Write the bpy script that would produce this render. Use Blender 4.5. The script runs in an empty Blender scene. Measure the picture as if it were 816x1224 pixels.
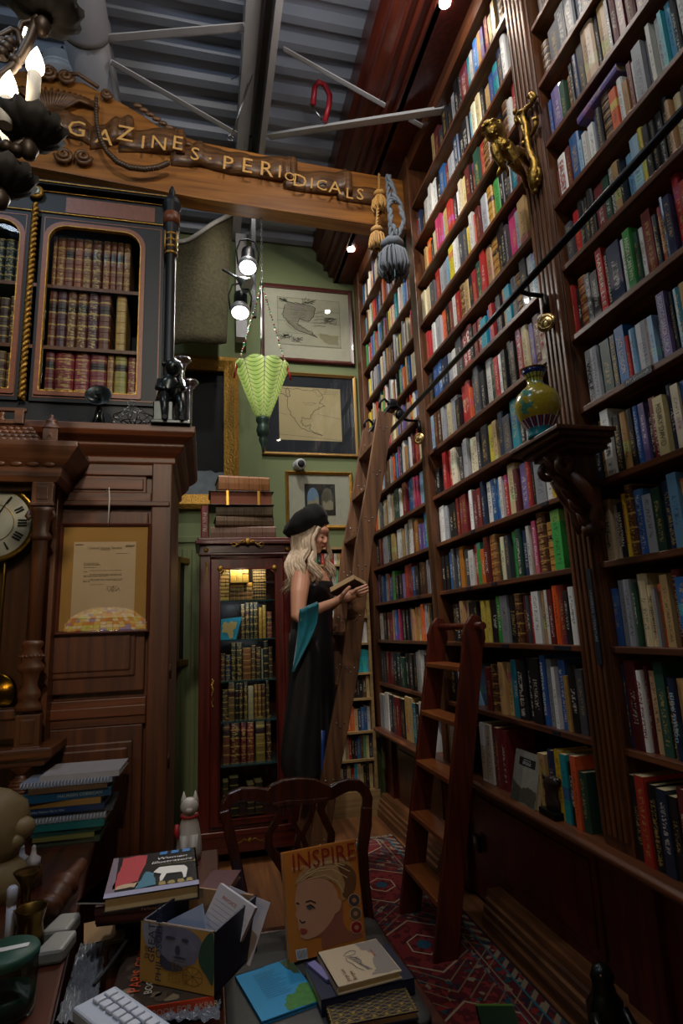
import bpy, bmesh, math, random
from math import sin, cos, pi, radians as RD
from mathutils import Vector as V, Matrix, Euler
import colorsys
random.seed(7)
SC = bpy.context.scene
COL = SC.collection
# ------------------------------------------------------------------ camera model (f, pitch, roll, yaw) and depth helpers
FPX, PIT, ROL, YAW, H = 690.0, 0.2, -0.041, 0.236, 1.35
_fw = V((sin(YAW)*cos(PIT), cos(YAW)*cos(PIT), sin(PIT)))
_rt = V((cos(YAW), -sin(YAW), 0)); _up = _rt.cross(_fw)
_r = _rt*cos(ROL)+_up*sin(ROL); _u = -_rt*sin(ROL)+_up*cos(ROL)
def ray(x, y): return _fw*FPX+_r*(x-408)-_u*(y-612)
O0 = V((0, 0, H))
def AX(x, y, v): d = ray(x, y); return O0+d*(v/d.x)
def AY(x, y, v): d = ray(x, y); return O0+d*(v/d.y)
def AZ(x, y, v): d = ray(x, y); return O0+d*((v-H)/d.z)
def PR(p):
    v = V(p)-O0; w = v.dot(_fw); return (408+FPX*v.dot(_r)/w, 612-FPX*v.dot(_u)/w)
cam = bpy.data.objects.new('camera', bpy.data.cameras.new('camera')); COL.objects.link(cam)
M = Matrix((_r, _u, -_fw)).transposed().to_4x4(); M.translation = O0; cam.matrix_world = M
cam.data.sensor_fit = 'VERTICAL'; cam.data.sensor_height = 36; cam.data.sensor_width = 24
cam.data.lens = 36*FPX/1224; cam.data.clip_start = 0.05; SC.camera = cam
SC.view_settings.view_transform = 'Standard'; SC.view_settings.look = 'None'; SC.view_settings.gamma = 1
SC.view_settings.use_curve_mapping = False
# ------------------------------------------------------------------ materials
MT = {}
def srgb(c):
    if isinstance(c, str): c = [int(c[i:i+2], 16)/255 for i in (0, 2, 4)]
    return tuple((x/12.92 if x <= .04045 else ((x+.055)/1.055)**2.4) for x in c[:3])+(1,)
def newmat(n):
    m = bpy.data.materials.new(n); m.use_nodes = True; return m, m.node_tree, m.node_tree.nodes['Principled BSDF']
def ma(nt, op, a, b=None, c=None):
    n = nt.nodes.new('ShaderNodeMath'); n.operation = op
    for i, x in enumerate((a, b, c)):
        if x is None: continue
        if isinstance(x, (int, float)): n.inputs[i].default_value = x
        else: nt.links.new(x, n.inputs[i])
    return n.outputs[0]
def mixc(nt, f, a, b):
    n = nt.nodes.new('ShaderNodeMix'); n.data_type = 'RGBA'
    for s, x in ((0, f), (6, a), (7, b)):
        if isinstance(x, (int, float, tuple)): n.inputs[s].default_value = x
        else: nt.links.new(x, n.inputs[s])
    return n.outputs[2]
def plain(n, c, rough=.6, metal=0, noise=0, nscale=20, bump=0, spec=.5, coat=0):
    if n in MT: return MT[n]
    m, nt, b = newmat(n); col = srgb(c)
    b.inputs['Base Color'].default_value = col; b.inputs['Roughness'].default_value = rough
    b.inputs['Metallic'].default_value = metal; b.inputs['Specular IOR Level'].default_value = spec
    b.inputs['Coat Weight'].default_value = coat
    tc = nt.nodes.new('ShaderNodeTexCoord'); no = nt.nodes.new('ShaderNodeTexNoise')
    no.inputs['Scale'].default_value = nscale; no.inputs['Detail'].default_value = 4
    nt.links.new(tc.outputs['Object'], no.inputs['Vector'])
    k = max(noise, .06)
    dk = tuple(x*(1-k) for x in col[:3])+(1,); lt = tuple(min(1, x*(1+k)) for x in col[:3])+(1,)
    nt.links.new(mixc(nt, no.outputs[0], dk, lt), b.inputs['Base Color'])
    if bump:
        bp = nt.nodes.new('ShaderNodeBump'); bp.inputs['Strength'].default_value = bump; bp.inputs['Distance'].default_value = .01
        nt.links.new(no.outputs[0], bp.inputs['Height']); nt.links.new(bp.outputs[0], b.inputs['Normal'])
    MT[n] = m; return m
def wood(n, c1, c2, axis=2, scale=9, rough=.38, coat=.15, flute=None):
    if n in MT: return MT[n]
    m, nt, b = newmat(n)
    tc = nt.nodes.new('ShaderNodeTexCoord'); mp = nt.nodes.new('ShaderNodeMapping')
    s = [scale*4]*3; s[axis] = scale*.25; mp.inputs['Scale'].default_value = s
    nt.links.new(tc.outputs['Object'], mp.inputs[0])
    no = nt.nodes.new('ShaderNodeTexNoise'); no.inputs['Scale'].default_value = 1; no.inputs['Detail'].default_value = 6
    no.inputs['Distortion'].default_value = .6
    nt.links.new(mp.outputs[0], no.inputs['Vector'])
    cr = nt.nodes.new('ShaderNodeValToRGB'); cr.color_ramp.elements[0].position = .35; cr.color_ramp.elements[1].position = .68
    cr.color_ramp.elements[0].color = srgb(c1); cr.color_ramp.elements[1].color = srgb(c2)
    nt.links.new(no.outputs[0], cr.inputs[0]); nt.links.new(cr.outputs[0], b.inputs['Base Color'])
    b.inputs['Roughness'].default_value = rough; b.inputs['Coat Weight'].default_value = coat; b.inputs['Coat Roughness'].default_value = .25
    bp = nt.nodes.new('ShaderNodeBump'); bp.inputs['Strength'].default_value = .15; bp.inputs['Distance'].default_value = .004
    nt.links.new(no.outputs[0], bp.inputs['Height']); nt.links.new(bp.outputs[0], b.inputs['Normal'])
    MT[n] = m; return m
def emis(n, c, s):
    if n in MT: return MT[n]
    m, nt, b = newmat(n); b.inputs['Base Color'].default_value = srgb(c)
    b.inputs['Emission Color'].default_value = srgb(c); b.inputs['Emission Strength'].default_value = s
    MT[n] = m; return m
def glassm(n, tint='FFFFFF', refl=.06, rough=.02):
    if n in MT: return MT[n]
    m, nt, b = newmat(n); nt.nodes.remove(b)
    t = nt.nodes.new('ShaderNodeBsdfTransparent'); t.inputs[0].default_value = srgb(tint)
    g = nt.nodes.new('ShaderNodeBsdfGlossy'); g.inputs['Roughness'].default_value = rough
    lw = nt.nodes.new('ShaderNodeLayerWeight'); f = ma(nt, 'ADD', ma(nt, 'MULTIPLY', ma(nt, 'POWER', lw.outputs[1], 5), .8), refl*.7+.015)
    mx = nt.nodes.new('ShaderNodeMixShader'); nt.links.new(f, mx.inputs[0]); nt.links.new(t.outputs[0], mx.inputs[1]); nt.links.new(g.outputs[0], mx.inputs[2])
    nt.links.new(mx.outputs[0], nt.nodes['Material Output'].inputs[0]); MT[n] = m; return m
def bookmat(n, mode, leather=False):
    """spine shader: colour and a random number come from the object (mode obj) or a colour attribute"""
    m, nt, b = newmat(n)
    if mode == 'obj':
        oi = nt.nodes.new('ShaderNodeObjectInfo'); col, rnd = oi.outputs['Color'], oi.outputs['Random']
    else:
        at = nt.nodes.new('ShaderNodeVertexColor'); at.layer_name = 'bookcol'; col, rnd = at.outputs['Color'], at.outputs['Alpha']
    uv = nt.nodes.new('ShaderNodeUVMap'); uv.uv_map = 'UVMap'
    sp = nt.nodes.new('ShaderNodeSeparateXYZ'); nt.links.new(uv.outputs[0], sp.inputs[0]); u, v = sp.outputs[0], sp.outputs[1]
    def inr(x, a, c):
        return ma(nt, 'MULTIPLY', ma(nt, 'GREATER_THAN', x, a), ma(nt, 'LESS_THAN', x, c))
    def hsh(k): return ma(nt, 'FRACT', ma(nt, 'MULTIPLY', ma(nt, 'ADD', rnd, .173), k))
    bw = nt.nodes.new('ShaderNodeRGBToBW'); nt.links.new(col, bw.inputs[0])
    dark = ma(nt, 'LESS_THAN', bw.outputs[0], .22)
    cb = nt.nodes.new('ShaderNodeCombineXYZ')
    nt.links.new(ma(nt, 'MULTIPLY', u, 3.0), cb.inputs[0]); nt.links.new(ma(nt, 'MULTIPLY', v, 46), cb.inputs[1])
    nt.links.new(ma(nt, 'MULTIPLY', rnd, 57.3), cb.inputs[2])
    no = nt.nodes.new('ShaderNodeTexNoise'); no.inputs['Scale'].default_value = 1; no.inputs['Detail'].default_value = 2
    nt.links.new(cb.outputs[0], no.inputs['Vector'])
    if leather:
        gold = srgb('C9A050') if leather is True else srgb('2A1A12')
        fr = ma(nt, 'FRACT', ma(nt, 'ADD', ma(nt, 'MULTIPLY', v, 5.0), .08))
        line = ma(nt, 'LESS_THAN', fr, .12 if leather is True else .06)
        orn = 0.0 if leather == 'plain' else ma(nt, 'MULTIPLY', ma(nt, 'GREATER_THAN', no.outputs[0], .56), ma(nt, 'MULTIPLY', inr(u, .2, .8), ma(nt, 'GREATER_THAN', hsh(7.7), .35)))
        lab = 0.0 if leather == 'plain' else ma(nt, 'MULTIPLY', inr(v, .6, .74), ma(nt, 'GREATER_THAN', hsh(13.1), .4))
        c = mixc(nt, lab, col, mixc(nt, hsh(5.1), srgb('1a1512'), srgb('4a1512')))
        c = mixc(nt, ma(nt, 'MULTIPLY', ma(nt, 'MAXIMUM', line, orn), .75), c, gold)
    else:
        txt = ma(nt, 'MULTIPLY', ma(nt, 'GREATER_THAN', no.outputs[0], .53), inr(u, .28, .72))
        lo = ma(nt, 'MULTIPLY', hsh(3.3), .3); hi = ma(nt, 'ADD', .6, ma(nt, 'MULTIPLY', hsh(9.1), .32))
        txt = ma(nt, 'MULTIPLY', txt, ma(nt, 'MULTIPLY', ma(nt, 'GREATER_THAN', v, ma(nt, 'ADD', lo, .05)), ma(nt, 'LESS_THAN', v, hi)))
        tc = mixc(nt, dark, srgb('20202a'), mixc(nt, ma(nt, 'GREATER_THAN', hsh(21.7), .5), srgb('e8e2d4'), srgb('c8a860')))
        hs = nt.nodes.new('ShaderNodeHueSaturation'); nt.links.new(ma(nt, 'ADD', .4, ma(nt, 'MULTIPLY', hsh(31.), .2)), hs.inputs[0])
        hs.inputs['Saturation'].default_value = .9; nt.links.new(col, hs.inputs['Color'])
        blk = ma(nt, 'MULTIPLY', ma(nt, 'GREATER_THAN', hsh(17.9), .62), ma(nt, 'LESS_THAN', ma(nt, 'ABSOLUTE', ma(nt, 'SUBTRACT', v, hsh(2.9))), .09))
        c = mixc(nt, blk, col, hs.outputs[0])
        c = mixc(nt, ma(nt, 'MULTIPLY', txt, .6), c, tc)
    nt.links.new(c, b.inputs['Base Color'])
    b.inputs['Roughness'].default_value = .42 if not leather else .5
    b.inputs['Coat Weight'].default_value = .15
    MT[n] = m; return m
bookmat('book_cover', 'obj'); bookmat('book_cover_rows', 'attr'); bookmat('leather_cover', 'obj', True); bookmat('calf_cover', 'obj', 'plain')
# ------------------------------------------------------------------ mesh helpers
class MB:
    def __init__(s): s.bm = bmesh.new(); s.mats = []
    def mi(s, m):
        if m not in s.mats: s.mats.append(m)
        return s.mats.index(m)
    def poly(s, pts, m=0, sm=False):
        f = s.bm.faces.new([s.bm.verts.new(p) for p in pts]); f.material_index = m; f.smooth = sm; return f
    def box(s, a, b, m=0, mat=None):
        x0, y0, z0 = a; x1, y1, z1 = b
        p = [V(q) for q in ((x0,y0,z0),(x1,y0,z0),(x1,y1,z0),(x0,y1,z0),(x0,y0,z1),(x1,y0,z1),(x1,y1,z1),(x0,y1,z1))]
        if mat: p = [mat @ q for q in p]
        vs = [s.bm.verts.new(q) for q in p]
        for f in ((0,3,2,1),(4,5,6,7),(0,1,5,4),(1,2,6,5),(2,3,7,6),(3,0,4,7)):
            fc = s.bm.faces.new([vs[i] for i in f]); fc.material_index = m
        return s
    def loft(s, rings, m=0, caps=True, sm=True, closed=True):
        R = [[s.bm.verts.new(p) for p in r] for r in rings]; n = len(R[0])
        for a, b in zip(R, R[1:]):
            for i in range(n if closed else n-1):
                j = (i+1) % n
                try: f = s.bm.faces.new((a[i], a[j], b[j], b[i])); f.material_index = m; f.smooth = sm
                except ValueError: pass
        if caps and closed:
            for r in (R[0][::-1], R[-1]):
                try: f = s.bm.faces.new(r); f.material_index = m
                except ValueError: pass
        return s
    def tube(s, pts, r, n=8, m=0, caps=True):
        pts = [V(p) for p in pts]; rr = r if isinstance(r, (list, tuple)) else [r]*len(pts)
        rings = []; up = None
        for i, p in enumerate(pts):
            t = (pts[min(i+1, len(pts)-1)]-pts[max(i-1, 0)])
            if t.length < 1e-9: t = V((0,0,1))
            t.normalize()
            if up is None: up = V((0,0,1)) if abs(t.z) < .9 else V((1,0,0))
            sd = t.cross(up)
            if sd.length < 1e-6: sd = t.orthogonal()
            sd.normalize(); up = sd.cross(t).normalized()
            rings.append([p+(sd*cos(2*pi*k/n)+up*sin(2*pi*k/n))*rr[i] for k in range(n)])
        return s.loft(rings, m, caps)
    def lathe(s, prof, c=(0,0,0), n=24, m=0, axis=None, flut=0):
        """prof: list of (r, h)"""
        c = V(c); q = V((0,0,1)).rotation_difference(V(axis)).to_matrix() if axis else Matrix.Identity(3)
        rings = []
        for r, h in prof:
            rings.append([c+q @ V((max(r, 1e-4)*(1+flut*(k % 2))*cos(2*pi*k/n), max(r, 1e-4)*(1+flut*(k % 2))*sin(2*pi*k/n), h)) for k in range(n)])
        return s.loft(rings, m, True)
    def prism(s, pts, d, m=0):
        """closed polygon pts (3D) extruded by vector d"""
        d = V(d); a = [s.bm.verts.new(V(p)) for p in pts]; b = [s.bm.verts.new(V(p)+d) for p in pts]; n = len(a)
        for f in (a[::-1], b):
            fc = s.bm.faces.new(f); fc.material_index = m
        for i in range(n):
            j = (i+1) % n; fc = s.bm.faces.new((a[i], a[j], b[j], b[i])); fc.material_index = m
        return s
    def ball(s, c, r, m=0, n=12, sc=(1,1,1)):
        c = V(c); rings = []
        for i in range(1, n):
            t = pi*i/n; rings.append([c+V((r*sc[0]*sin(t)*cos(2*pi*k/(2*n)), r*sc[1]*sin(t)*sin(2*pi*k/(2*n)), -r*sc[2]*cos(t))) for k in range(2*n)])
        return s.loft(rings, m, True)
    def obj(s, name, mats, parent=None, bev=0, sub=0, sm=None, seg=2):
        me = bpy.data.meshes.new(name); bmesh.ops.recalc_face_normals(s.bm, faces=s.bm.faces[:]); s.bm.to_mesh(me); s.bm.free()
        for m in (mats if isinstance(mats, (list, tuple)) else [mats]): me.materials.append(m)
        o = bpy.data.objects.new(name, me); COL.objects.link(o)
        if parent: o.parent = parent
        if bev:
            b = o.modifiers.new('bevel', 'BEVEL'); b.width = bev; b.segments = seg; b.limit_method = 'ANGLE'
        if sub:
            b = o.modifiers.new('subd', 'SUBSURF'); b.levels = sub; b.render_levels = sub
        return o
def tag(o, label=None, cat=None, group=None, kind=None):
    if label: o['label'] = label
    if cat: o['category'] = cat
    if group: o['group'] = group
    if kind: o['kind'] = kind
    return o
def thing(name, label, cat, loc=(0,0,0), rot=None, group=None, mw=None):
    o = bpy.data.objects.new(name, None); COL.objects.link(o); o.empty_display_size = .05
    if mw is not None: o.matrix_world = mw
    else:
        o.location = loc
        if rot is not None: o.rotation_euler = rot if isinstance(rot, (tuple, list)) else (0,0,rot)
    return tag(o, label, cat, group)
def frame_m(o, x, y):
    """matrix with origin o, x axis along x, y axis roughly along y"""
    x = V(x).normalized(); z = x.cross(V(y)).normalized(); y = z.cross(x)
    m = Matrix((x, y, z)).transposed().to_4x4(); m.translation = V(o); return m
def text(s, size, m, parent, name='lettering', ext=.0006, align='CENTER', mw=None, spacing=1.0, shear=0, lines=1.0):
    cu = bpy.data.curves.new(name, 'FONT'); cu.body = s; cu.size = size; cu.extrude = ext; cu.align_x = align; cu.align_y = 'CENTER'
    cu.space_character = spacing; cu.shear = shear; cu.resolution_u = 2; cu.space_line = lines
    t = bpy.data.objects.new('tmp', cu); COL.objects.link(t)
    dg = bpy.context.evaluated_depsgraph_get(); dg.update()
    me = bpy.data.meshes.new_from_object(t.evaluated_get(dg)); bpy.data.objects.remove(t); bpy.data.curves.remove(cu)
    me.materials.clear(); me.materials.append(m); me.name = name
    o = bpy.data.objects.new(name, me); COL.objects.link(o)
    if parent: o.parent = parent
    if mw is not None: o.matrix_basis = mw
    return o
def copytree(o, parent=None):
    c = o.copy(); COL.objects.link(c); c.parent = parent
    for ch in [x for x in bpy.data.objects if x.parent == o]: copytree(ch, c)
    return c
ORD = ['zeroth','first','second','third','fourth','fifth','sixth','seventh','eighth','ninth','tenth','eleventh','twelfth','thirteenth','fourteenth','fifteenth','sixteenth','seventeenth','eighteenth','nineteenth','twentieth','twenty-first','twenty-second','twenty-third','twenty-fourth','twenty-fifth','twenty-sixth','twenty-seventh','twenty-eighth','twenty-ninth','thirtieth']
PAL = dict(W=('DDDBD6','white'), C=('D8C9A2','cream'), T=('B8935E','tan'), O=('D9622B','orange'), R=('B02A28','red'), D=('6B2326','dark red'),
 P=('B83A66','pink'), B=('2A5C9C','blue'), N=('1C2B4A','navy'), L=('7DAAC8','pale blue'), U=('1F8A9A','teal'), G=('3E9A48','green'), E=('23483A','dark green'),
 Y=('D6BC3A','yellow'), K=('1B1A1E','black'), S=('9A9CA2','grey'), A=('4A4B52','dark grey'), H=('5A3622','brown'), V=('6B5A94','violet'), M=('A9772E','mustard'), I=('8A5128','light brown'))
# common materials
Wcase = wood('bookcase_wood', '3E2415', '6E4226', 2); WcaseY = wood('bookcase_wood_long', '46271A', '764428', 1)
Wback = wood('back_panel_wood', '1E0F0B', '2E170F', 2)
Wred = wood('mahogany', '3A0F0B', '5A1C14', 2, rough=.3); WredX = wood('mahogany_cross', '3A0F0B', '5C1D14', 0, rough=.3)
Wdark = wood('dark_oak', '3A1C0A', '5C2E12', 2, rough=.48, coat=.0); WdarkX = wood('dark_oak_cross', '401F0B', '683414', 0, rough=.48, coat=.0)
Wlad = wood('ladder_oak', '4A2F1E', '7A5436', 2, rough=.5); Wstep = wood('step_ladder_cherry', '42160C', '652412', 2, rough=.35, coat=.3)
WstepY = wood('step_tread_cherry', '7A3C1A', '98582A', 1, rough=.35, coat=.3)
Wply = wood('plywood', '8A6E48', 'B0905F', 0, rough=.6)
Wblack = plain('ebonised_wood', '0C1218', .5, noise=.3, coat=.0, spec=.3); Wburl = plain('burl_inlay', '6A3414', .45, noise=.5, nscale=60, coat=.0)
Brass = plain('brass', 'B08A3E', .3, 1, noise=.2); Gilt = plain('gilt', '94702E', .45, .75, noise=.55, nscale=70, bump=.6)
Iron = plain('black_iron', '15161A', .35, .6); Steel = plain('steel', '9A9CA0', .3, 1)
Paint = plain('white_paint_metal', 'B4B4B8', .55, noise=.12, nscale=5)
Page = plain('paper_pages', 'CDB98E', .85, noise=.12, nscale=150); White = plain('white_paper', 'D5D5D8', .8)
Black = plain('matt_black', '101013', .7)
# ------------------------------------------------------------------ room shell
def struct(mb, name, mats, **k):
    o = mb.obj(name, mats, **k); o['kind'] = 'structure'; return o
Floor = wood('floor_boards', '5A3620', '8A5A34', 1, 5, rough=.45); 
Green = plain('sage_green_wall', '6E7A55', .85, noise=.08, nscale=3)
DarkWall = plain('dark_wall', '3A2A22', .9)
YB = 4.62; XR = 1.60
struct(MB().box((-1.8, -2.6, -.08), (XR+.1, YB+.1, 0)), 'floor', Floor)
struct(MB().box((-1.8, YB, 0), (XR+.1, YB+.1, 5.3)), 'wall_back', Green)
struct(MB().box((XR, -2.6, 0), (XR+.1, YB, 5.3)), 'wall_right', DarkWall)
struct(MB().box((-1.9, -2.6, 0), (-1.8, YB+.1, 5.3)), 'wall_left', plain('left_wall_sage', '5C6548', .9))
mb = MB()  # corrugated ceiling, ridges along X
P = .17; prof = []; y = -2.6
while y < YB:
    prof += [(y, 5.07), (y+P*.3, 5.07), (y+P*.45, 5.125), (y+P*.85, 5.125)]; y += P
prof.append((YB, 5.07)); prof = [(a, b-max(0, a-3.2)*.21) for a, b in prof]
mb.loft([[(-1.8, a, b) for a, b in prof], [(XR, a, b) for a, b in prof]], closed=False, caps=False, sm=False)
mb.box((-1.8, -2.6, 5.15), (XR, YB, 5.19))
struct(mb, 'ceiling', plain('corrugated_steel', '8890A0', .5, .1, noise=.15, nscale=3))
mb = MB(); mb.box((-.33, 4.56, 0), (-.03, YB, 2.05)).box((-.35, 4.545, 2.05), (-.01, YB, 2.1))
for x in (-.31, -.24, -.17, -.10): mb.box((x, 4.54, .1), (x+.035, 4.57, 2.0))
struct(mb, 'trim_1', Green, bev=.006)
# steel roof beam with flanges, running away from the camera
rb = thing('roof_beam', 'long white painted steel roof beam carrying the black lamp track', 'beam', (.3, -2.4, 4.78))
mb = MB(); 
for x0, x1, z0, z1 in ((-.1, -.02, -.02, 0), (.06, .1, -.02, 0), (-.035, -.02, 0, .22), (.06, .075, 0, .22), (-.1, .1, .2, .215)): mb.box((x0, 0, z0), (x1, 7.0, z1))
mb.obj('flange', Paint, rb)
mb = MB(); mb.box((-.06, 6.9, -1.0), (.03, 7.0, -.02)); mb.obj('bracket_post', Paint, rb)
tr = thing('lamp_track', 'black lighting track under the white roof beam', 'lamp track', (.318, -1.0, 4.70))
MB().box((-.018, 0, 0), (.018, 5.05, .055)).obj('rail', Iron, tr)
MB().box((-.02, 4.95, -.04), (.02, 5.05, .0)).obj('power_connector', Iron, tr)
def strut(name, a, b, w, h, label, m=Paint):
    a, b = V(a), V(b); t = thing(name, label, 'beam', a, mw=frame_m(a, b-a, (0,0,1)))
    L = (b-a).length
    # angle iron: two plates at right angles
    MB().box((0, -w/2, -h/2), (L, w/2, -h/2+.008)).box((0, -w/2, -h/2), (L, -w/2+.008, h/2)).obj('angle_iron', Paint, t)
    mb = MB()
    for x in (.03, L-.03): mb.lathe([(.011, 0), (.011, .012)], (x, 0, -h/2-.01), 6)
    mb.obj('bolt', Steel, t)
    return t
strut('roof_strut', AZ(322, 160, 4.76), AZ(531, 128, 4.30), .055, .05, 'thick white steel strut with the red clamp on it')
strut('roof_strut', AZ(340, 57, 4.92), AZ(533, 165, 4.33), .03, .03, 'thin white steel brace crossing the clamped strut')
strut('roof_strut', AZ(133, 72, 4.82), AZ(286, 160, 4.80), .035, .035, 'thin white steel brace sloping down left of the roof beam')
strut('roof_strut', AZ(128, 42, 4.9), AZ(292, 28, 4.82), .06, .05, 'white steel strut near the top left of the roof beam')
# round duct and its outlet
du = thing('air_duct', 'fat round grey duct running above the carved sign board', 'duct', (-.715, -2.4, 4.92))
mb = MB()
for k in range(9): mb.lathe([(.138, 0), (.138, .72), (.144, .73), (.144, .76), (.138, .77)], (0, k*.78, 0), 28, axis=(0,1,0))
mb.obj('duct_pipe', plain('duct_grey', '8A8A90', .45, noise=.08), du)
ou = thing('ceiling_canister', 'white round canister fitting beside the duct above the sign', 'ceiling fitting', AY(72, 96, 3.34))
mb = MB(); mb.lathe([(.0, .0), (.115, .0), (.12, .02), (.12, .055), (.112, .06), (.112, .12), (.1, .14), (.05, .16)], (0,0,0), 32); mb.obj('canister_body', plain('white_enamel', 'C8CCD0', .4), ou)
MB().lathe([(.122, 0), (.127, .012), (.122, .024)], (0,0,.03), 32).obj('rim', plain('white_enamel', 'C8CCD0', .4), ou)
MB().tube([(0,0,.19), (0,0,.3)], .012).obj('hanging_rod', Steel, ou)
# red C clamp on the strut
p = AZ(386, 148, 4.61)
cl = thing('c_clamp', 'red C clamp gripping the white roof strut', 'clamp', mw=frame_m(p, _r, _u))
sc = p.length and (p-O0).dot(_fw)/FPX
mb = MB(); pts = [(-12,22),(-10,44),(-5,50),(2,46),(8,34),(7,22),(2,2)]
mb.tube([(a*sc, b*sc, 0) for a, b in pts], 3.3*sc, 6); mb.obj('frame', plain('clamp_red', 'A3182A', .4), cl)
mb = MB(); mb.tube([(-13*sc, 21*sc, 0), (-2*sc, 5*sc, 0)], 1.6*sc, 8).tube([(-16*sc, 26*sc, -4*sc), (-16*sc, 18*sc, 6*sc)], 1.0*sc, 6); mb.obj('screw', Steel, cl)

# ------------------------------------------------------------------ the tall bookcase
SZ = [.595, .92, 1.237, 1.515, 1.79, 2.067, 2.345, 2.63, 2.90, 3.18, 3.46, 3.74, 4.03]
TH = .022; FX = 1.30
BAYS = dict(left=(3.195, 4.40), middle=(1.845, 3.10), right=(.42, 1.70))
bc = thing('bookcase', 'floor to ceiling dark brown bookcase filled with books along the right wall', 'bookcase', (0,0,0))
for bn, (y0, y1) in BAYS.items():
    for k, z in enumerate(SZ):
        if k == 0: continue
        mb = MB(); mb.box((FX, y0-.005, z), (XR-.02, y1+.005, z+TH)); mb.obj('shelf', WcaseY, bc, bev=.003)
    MB().box((FX, y0-.005, 4.33), (XR-.02, y1+.005, 4.5)).obj('top_rail', WcaseY, bc)
MB().box((XR-.03, .3, .6), (XR, 4.6, 4.5)).obj('back_panel', Wback, bc)
for y0, y1 in ((3.10, 3.195), (4.40, 4.53)):
    mb = MB(); mb.box((FX-.012, y0, .62), (XR-.02, y1, 4.44)); mb.obj('upright', Wcase, bc, bev=.004)
mb = MB(); mb.box((FX, 1.70, .62), (XR-.02, 1.845, 4.44))
for i in range(5): mb.box((FX-.02, 1.712+i*.0265, .66), (FX+.001, 1.712+i*.0265+.017, 4.40))
mb.box((FX-.008, 1.70, .62), (FX, 1.845, 4.44)); mb.obj('fluted_pilaster', Wcase, bc, bev=.003)
MB().box((FX-.012, .30, .62), (XR-.02, .42, 4.44)).obj('upright', Wcase, bc, bev=.004)
mb = MB(); mb.prism([(1.245, .3, .588), (1.235, .3, .6), (1.235, .3, .612), (1.25, .3, .622), (XR-.02, .3, .622), (XR-.02, .3, .588)], (0, 4.1, 0)); mb.obj('ledge', WcaseY, bc, bev=.004)
# base cupboards
mb = MB(); mb.box((1.345, .3, .02), (XR, 4.42, .59))
mb.obj('base_panel', Wred, bc)
for y0, y1 in ((1.68, 1.86), (3.04, 3.2), (4.25, 4.42), (.42, .5)): MB().box((1.32, y0, .02), (1.35, y1, .588)).obj('base_stile', Wred, bc, bev=.003)
for y0, y1 in ((1.98, 2.9), (3.32, 4.15), (.62, 1.56)):
    mb = MB(); mb.box((1.335, y0, .2), (1.35, y1, .54)); mb.box((1.328, y0+.03, .23), (1.336, y1-.03, .51)); mb.obj('raised_panel', Wred, bc, bev=.004)
for y0, y1 in ((.42, 2.74), (3.28, 4.42)):
    mb = MB()
    pr = [(XR-.1, 0), (1.24, 0), (1.24, .05), (1.25, .058), (1.25, .085), (1.262, .09), (1.262, .115), (1.275, .12), (1.28, .15), (XR-.1, .15)]
    mb.prism([(a, y0, b) for a, b in pr], (0, y1-y0, 0)); mb.obj('skirting', wood('skirting_wood', '4A2C1A', '7A5030', 1), bc)
# soffit with crown mouldings
mb = MB(); mb.box((1.13, -.6, 4.45), (XR, YB, 4.48)); mb.obj('soffit', Wred, bc)
mb = MB(); cp = [(1.16, 4.45), (1.12, 4.45), (1.12, 4.50), (1.08, 4.50), (1.07, 4.56), (1.035, 4.56), (1.035, 4.62), (1.0, 4.64), (.97, 4.66), (.97, 4.74), (.93, 4.78), (.93, 4.98), (1.16, 4.98)]
mb.prism([(a, -.6, b) for a, b in cp], (0, YB+.6, 0)); mb.obj('crown_moulding', wood('crown_wood', '3A120C', '5A2214', 1, rough=.35), bc)
for y in (2.15, 4.12, .15):
    o = MB().lathe([(.0, 0), (.02, 0), (.03, -.005), (.03, .004)], (0,0,0), 20).obj('recessed_light', [emis('bulb_white', 'FFF4E0', 30)])
    o.location = (1.165, y, 4.445); tag(o, {2.15:'small recessed downlight in the soffit at the top edge of the photo', 4.12:'small recessed downlight in the soffit above the left bay', .15:'recessed downlight in the soffit nearest the room front'}[y], 'downlight', 'soffit downlights')
# dark name tags on shelf edges
for (x, y, w) in ((560, 702, .05), (652, 620, .05), (563, 620, .04), (520, 540, .05), (604, 775, .06), (672, 777, .1), (500, 715, .05), (775, 700, 0), (590, 695, .05), (663, 862, .05)):
    if not w: continue
    p = AX(x, y, FX-.002); k = min(SZ, key=lambda z: abs(z-p.z+TH/2))
    o = MB().box((-.003, -w/2, 0), (0, w/2, .014)).obj('shelf_label', plain('tag_navy', '16202E', .5), bc); o.location = (FX-.001, p.y, k+.004)
pt = AX(770, 445, FX-.002)
o = MB().box((-.003, -.06, -.011), (0, .06, .011)).obj('shelf_label', plain('tag_navy', '16202E', .5), bc); o.location = (FX-.001, 1.41, 2.078)
text('H.P. Lovecraft', .017, White, o, 'lettering', .0002, mw=frame_m((-.0034, 0, 0), (0,-1,0), (0,0,1)))
o = MB().box((-.003, -.012, -.16), (0, .012, .16)).obj('name_plate', plain('tag_navy', '16202E', .5), bc); o.location = (FX-.021, 1.735, 1.36)
text('UNIVERSAL LITERATURE', .016, plain('tag_text', '8C9098', .5), o, 'lettering', .0002, mw=frame_m((-.0034, 0, 0), (0,0,-1), (0,-1,0)))
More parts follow.
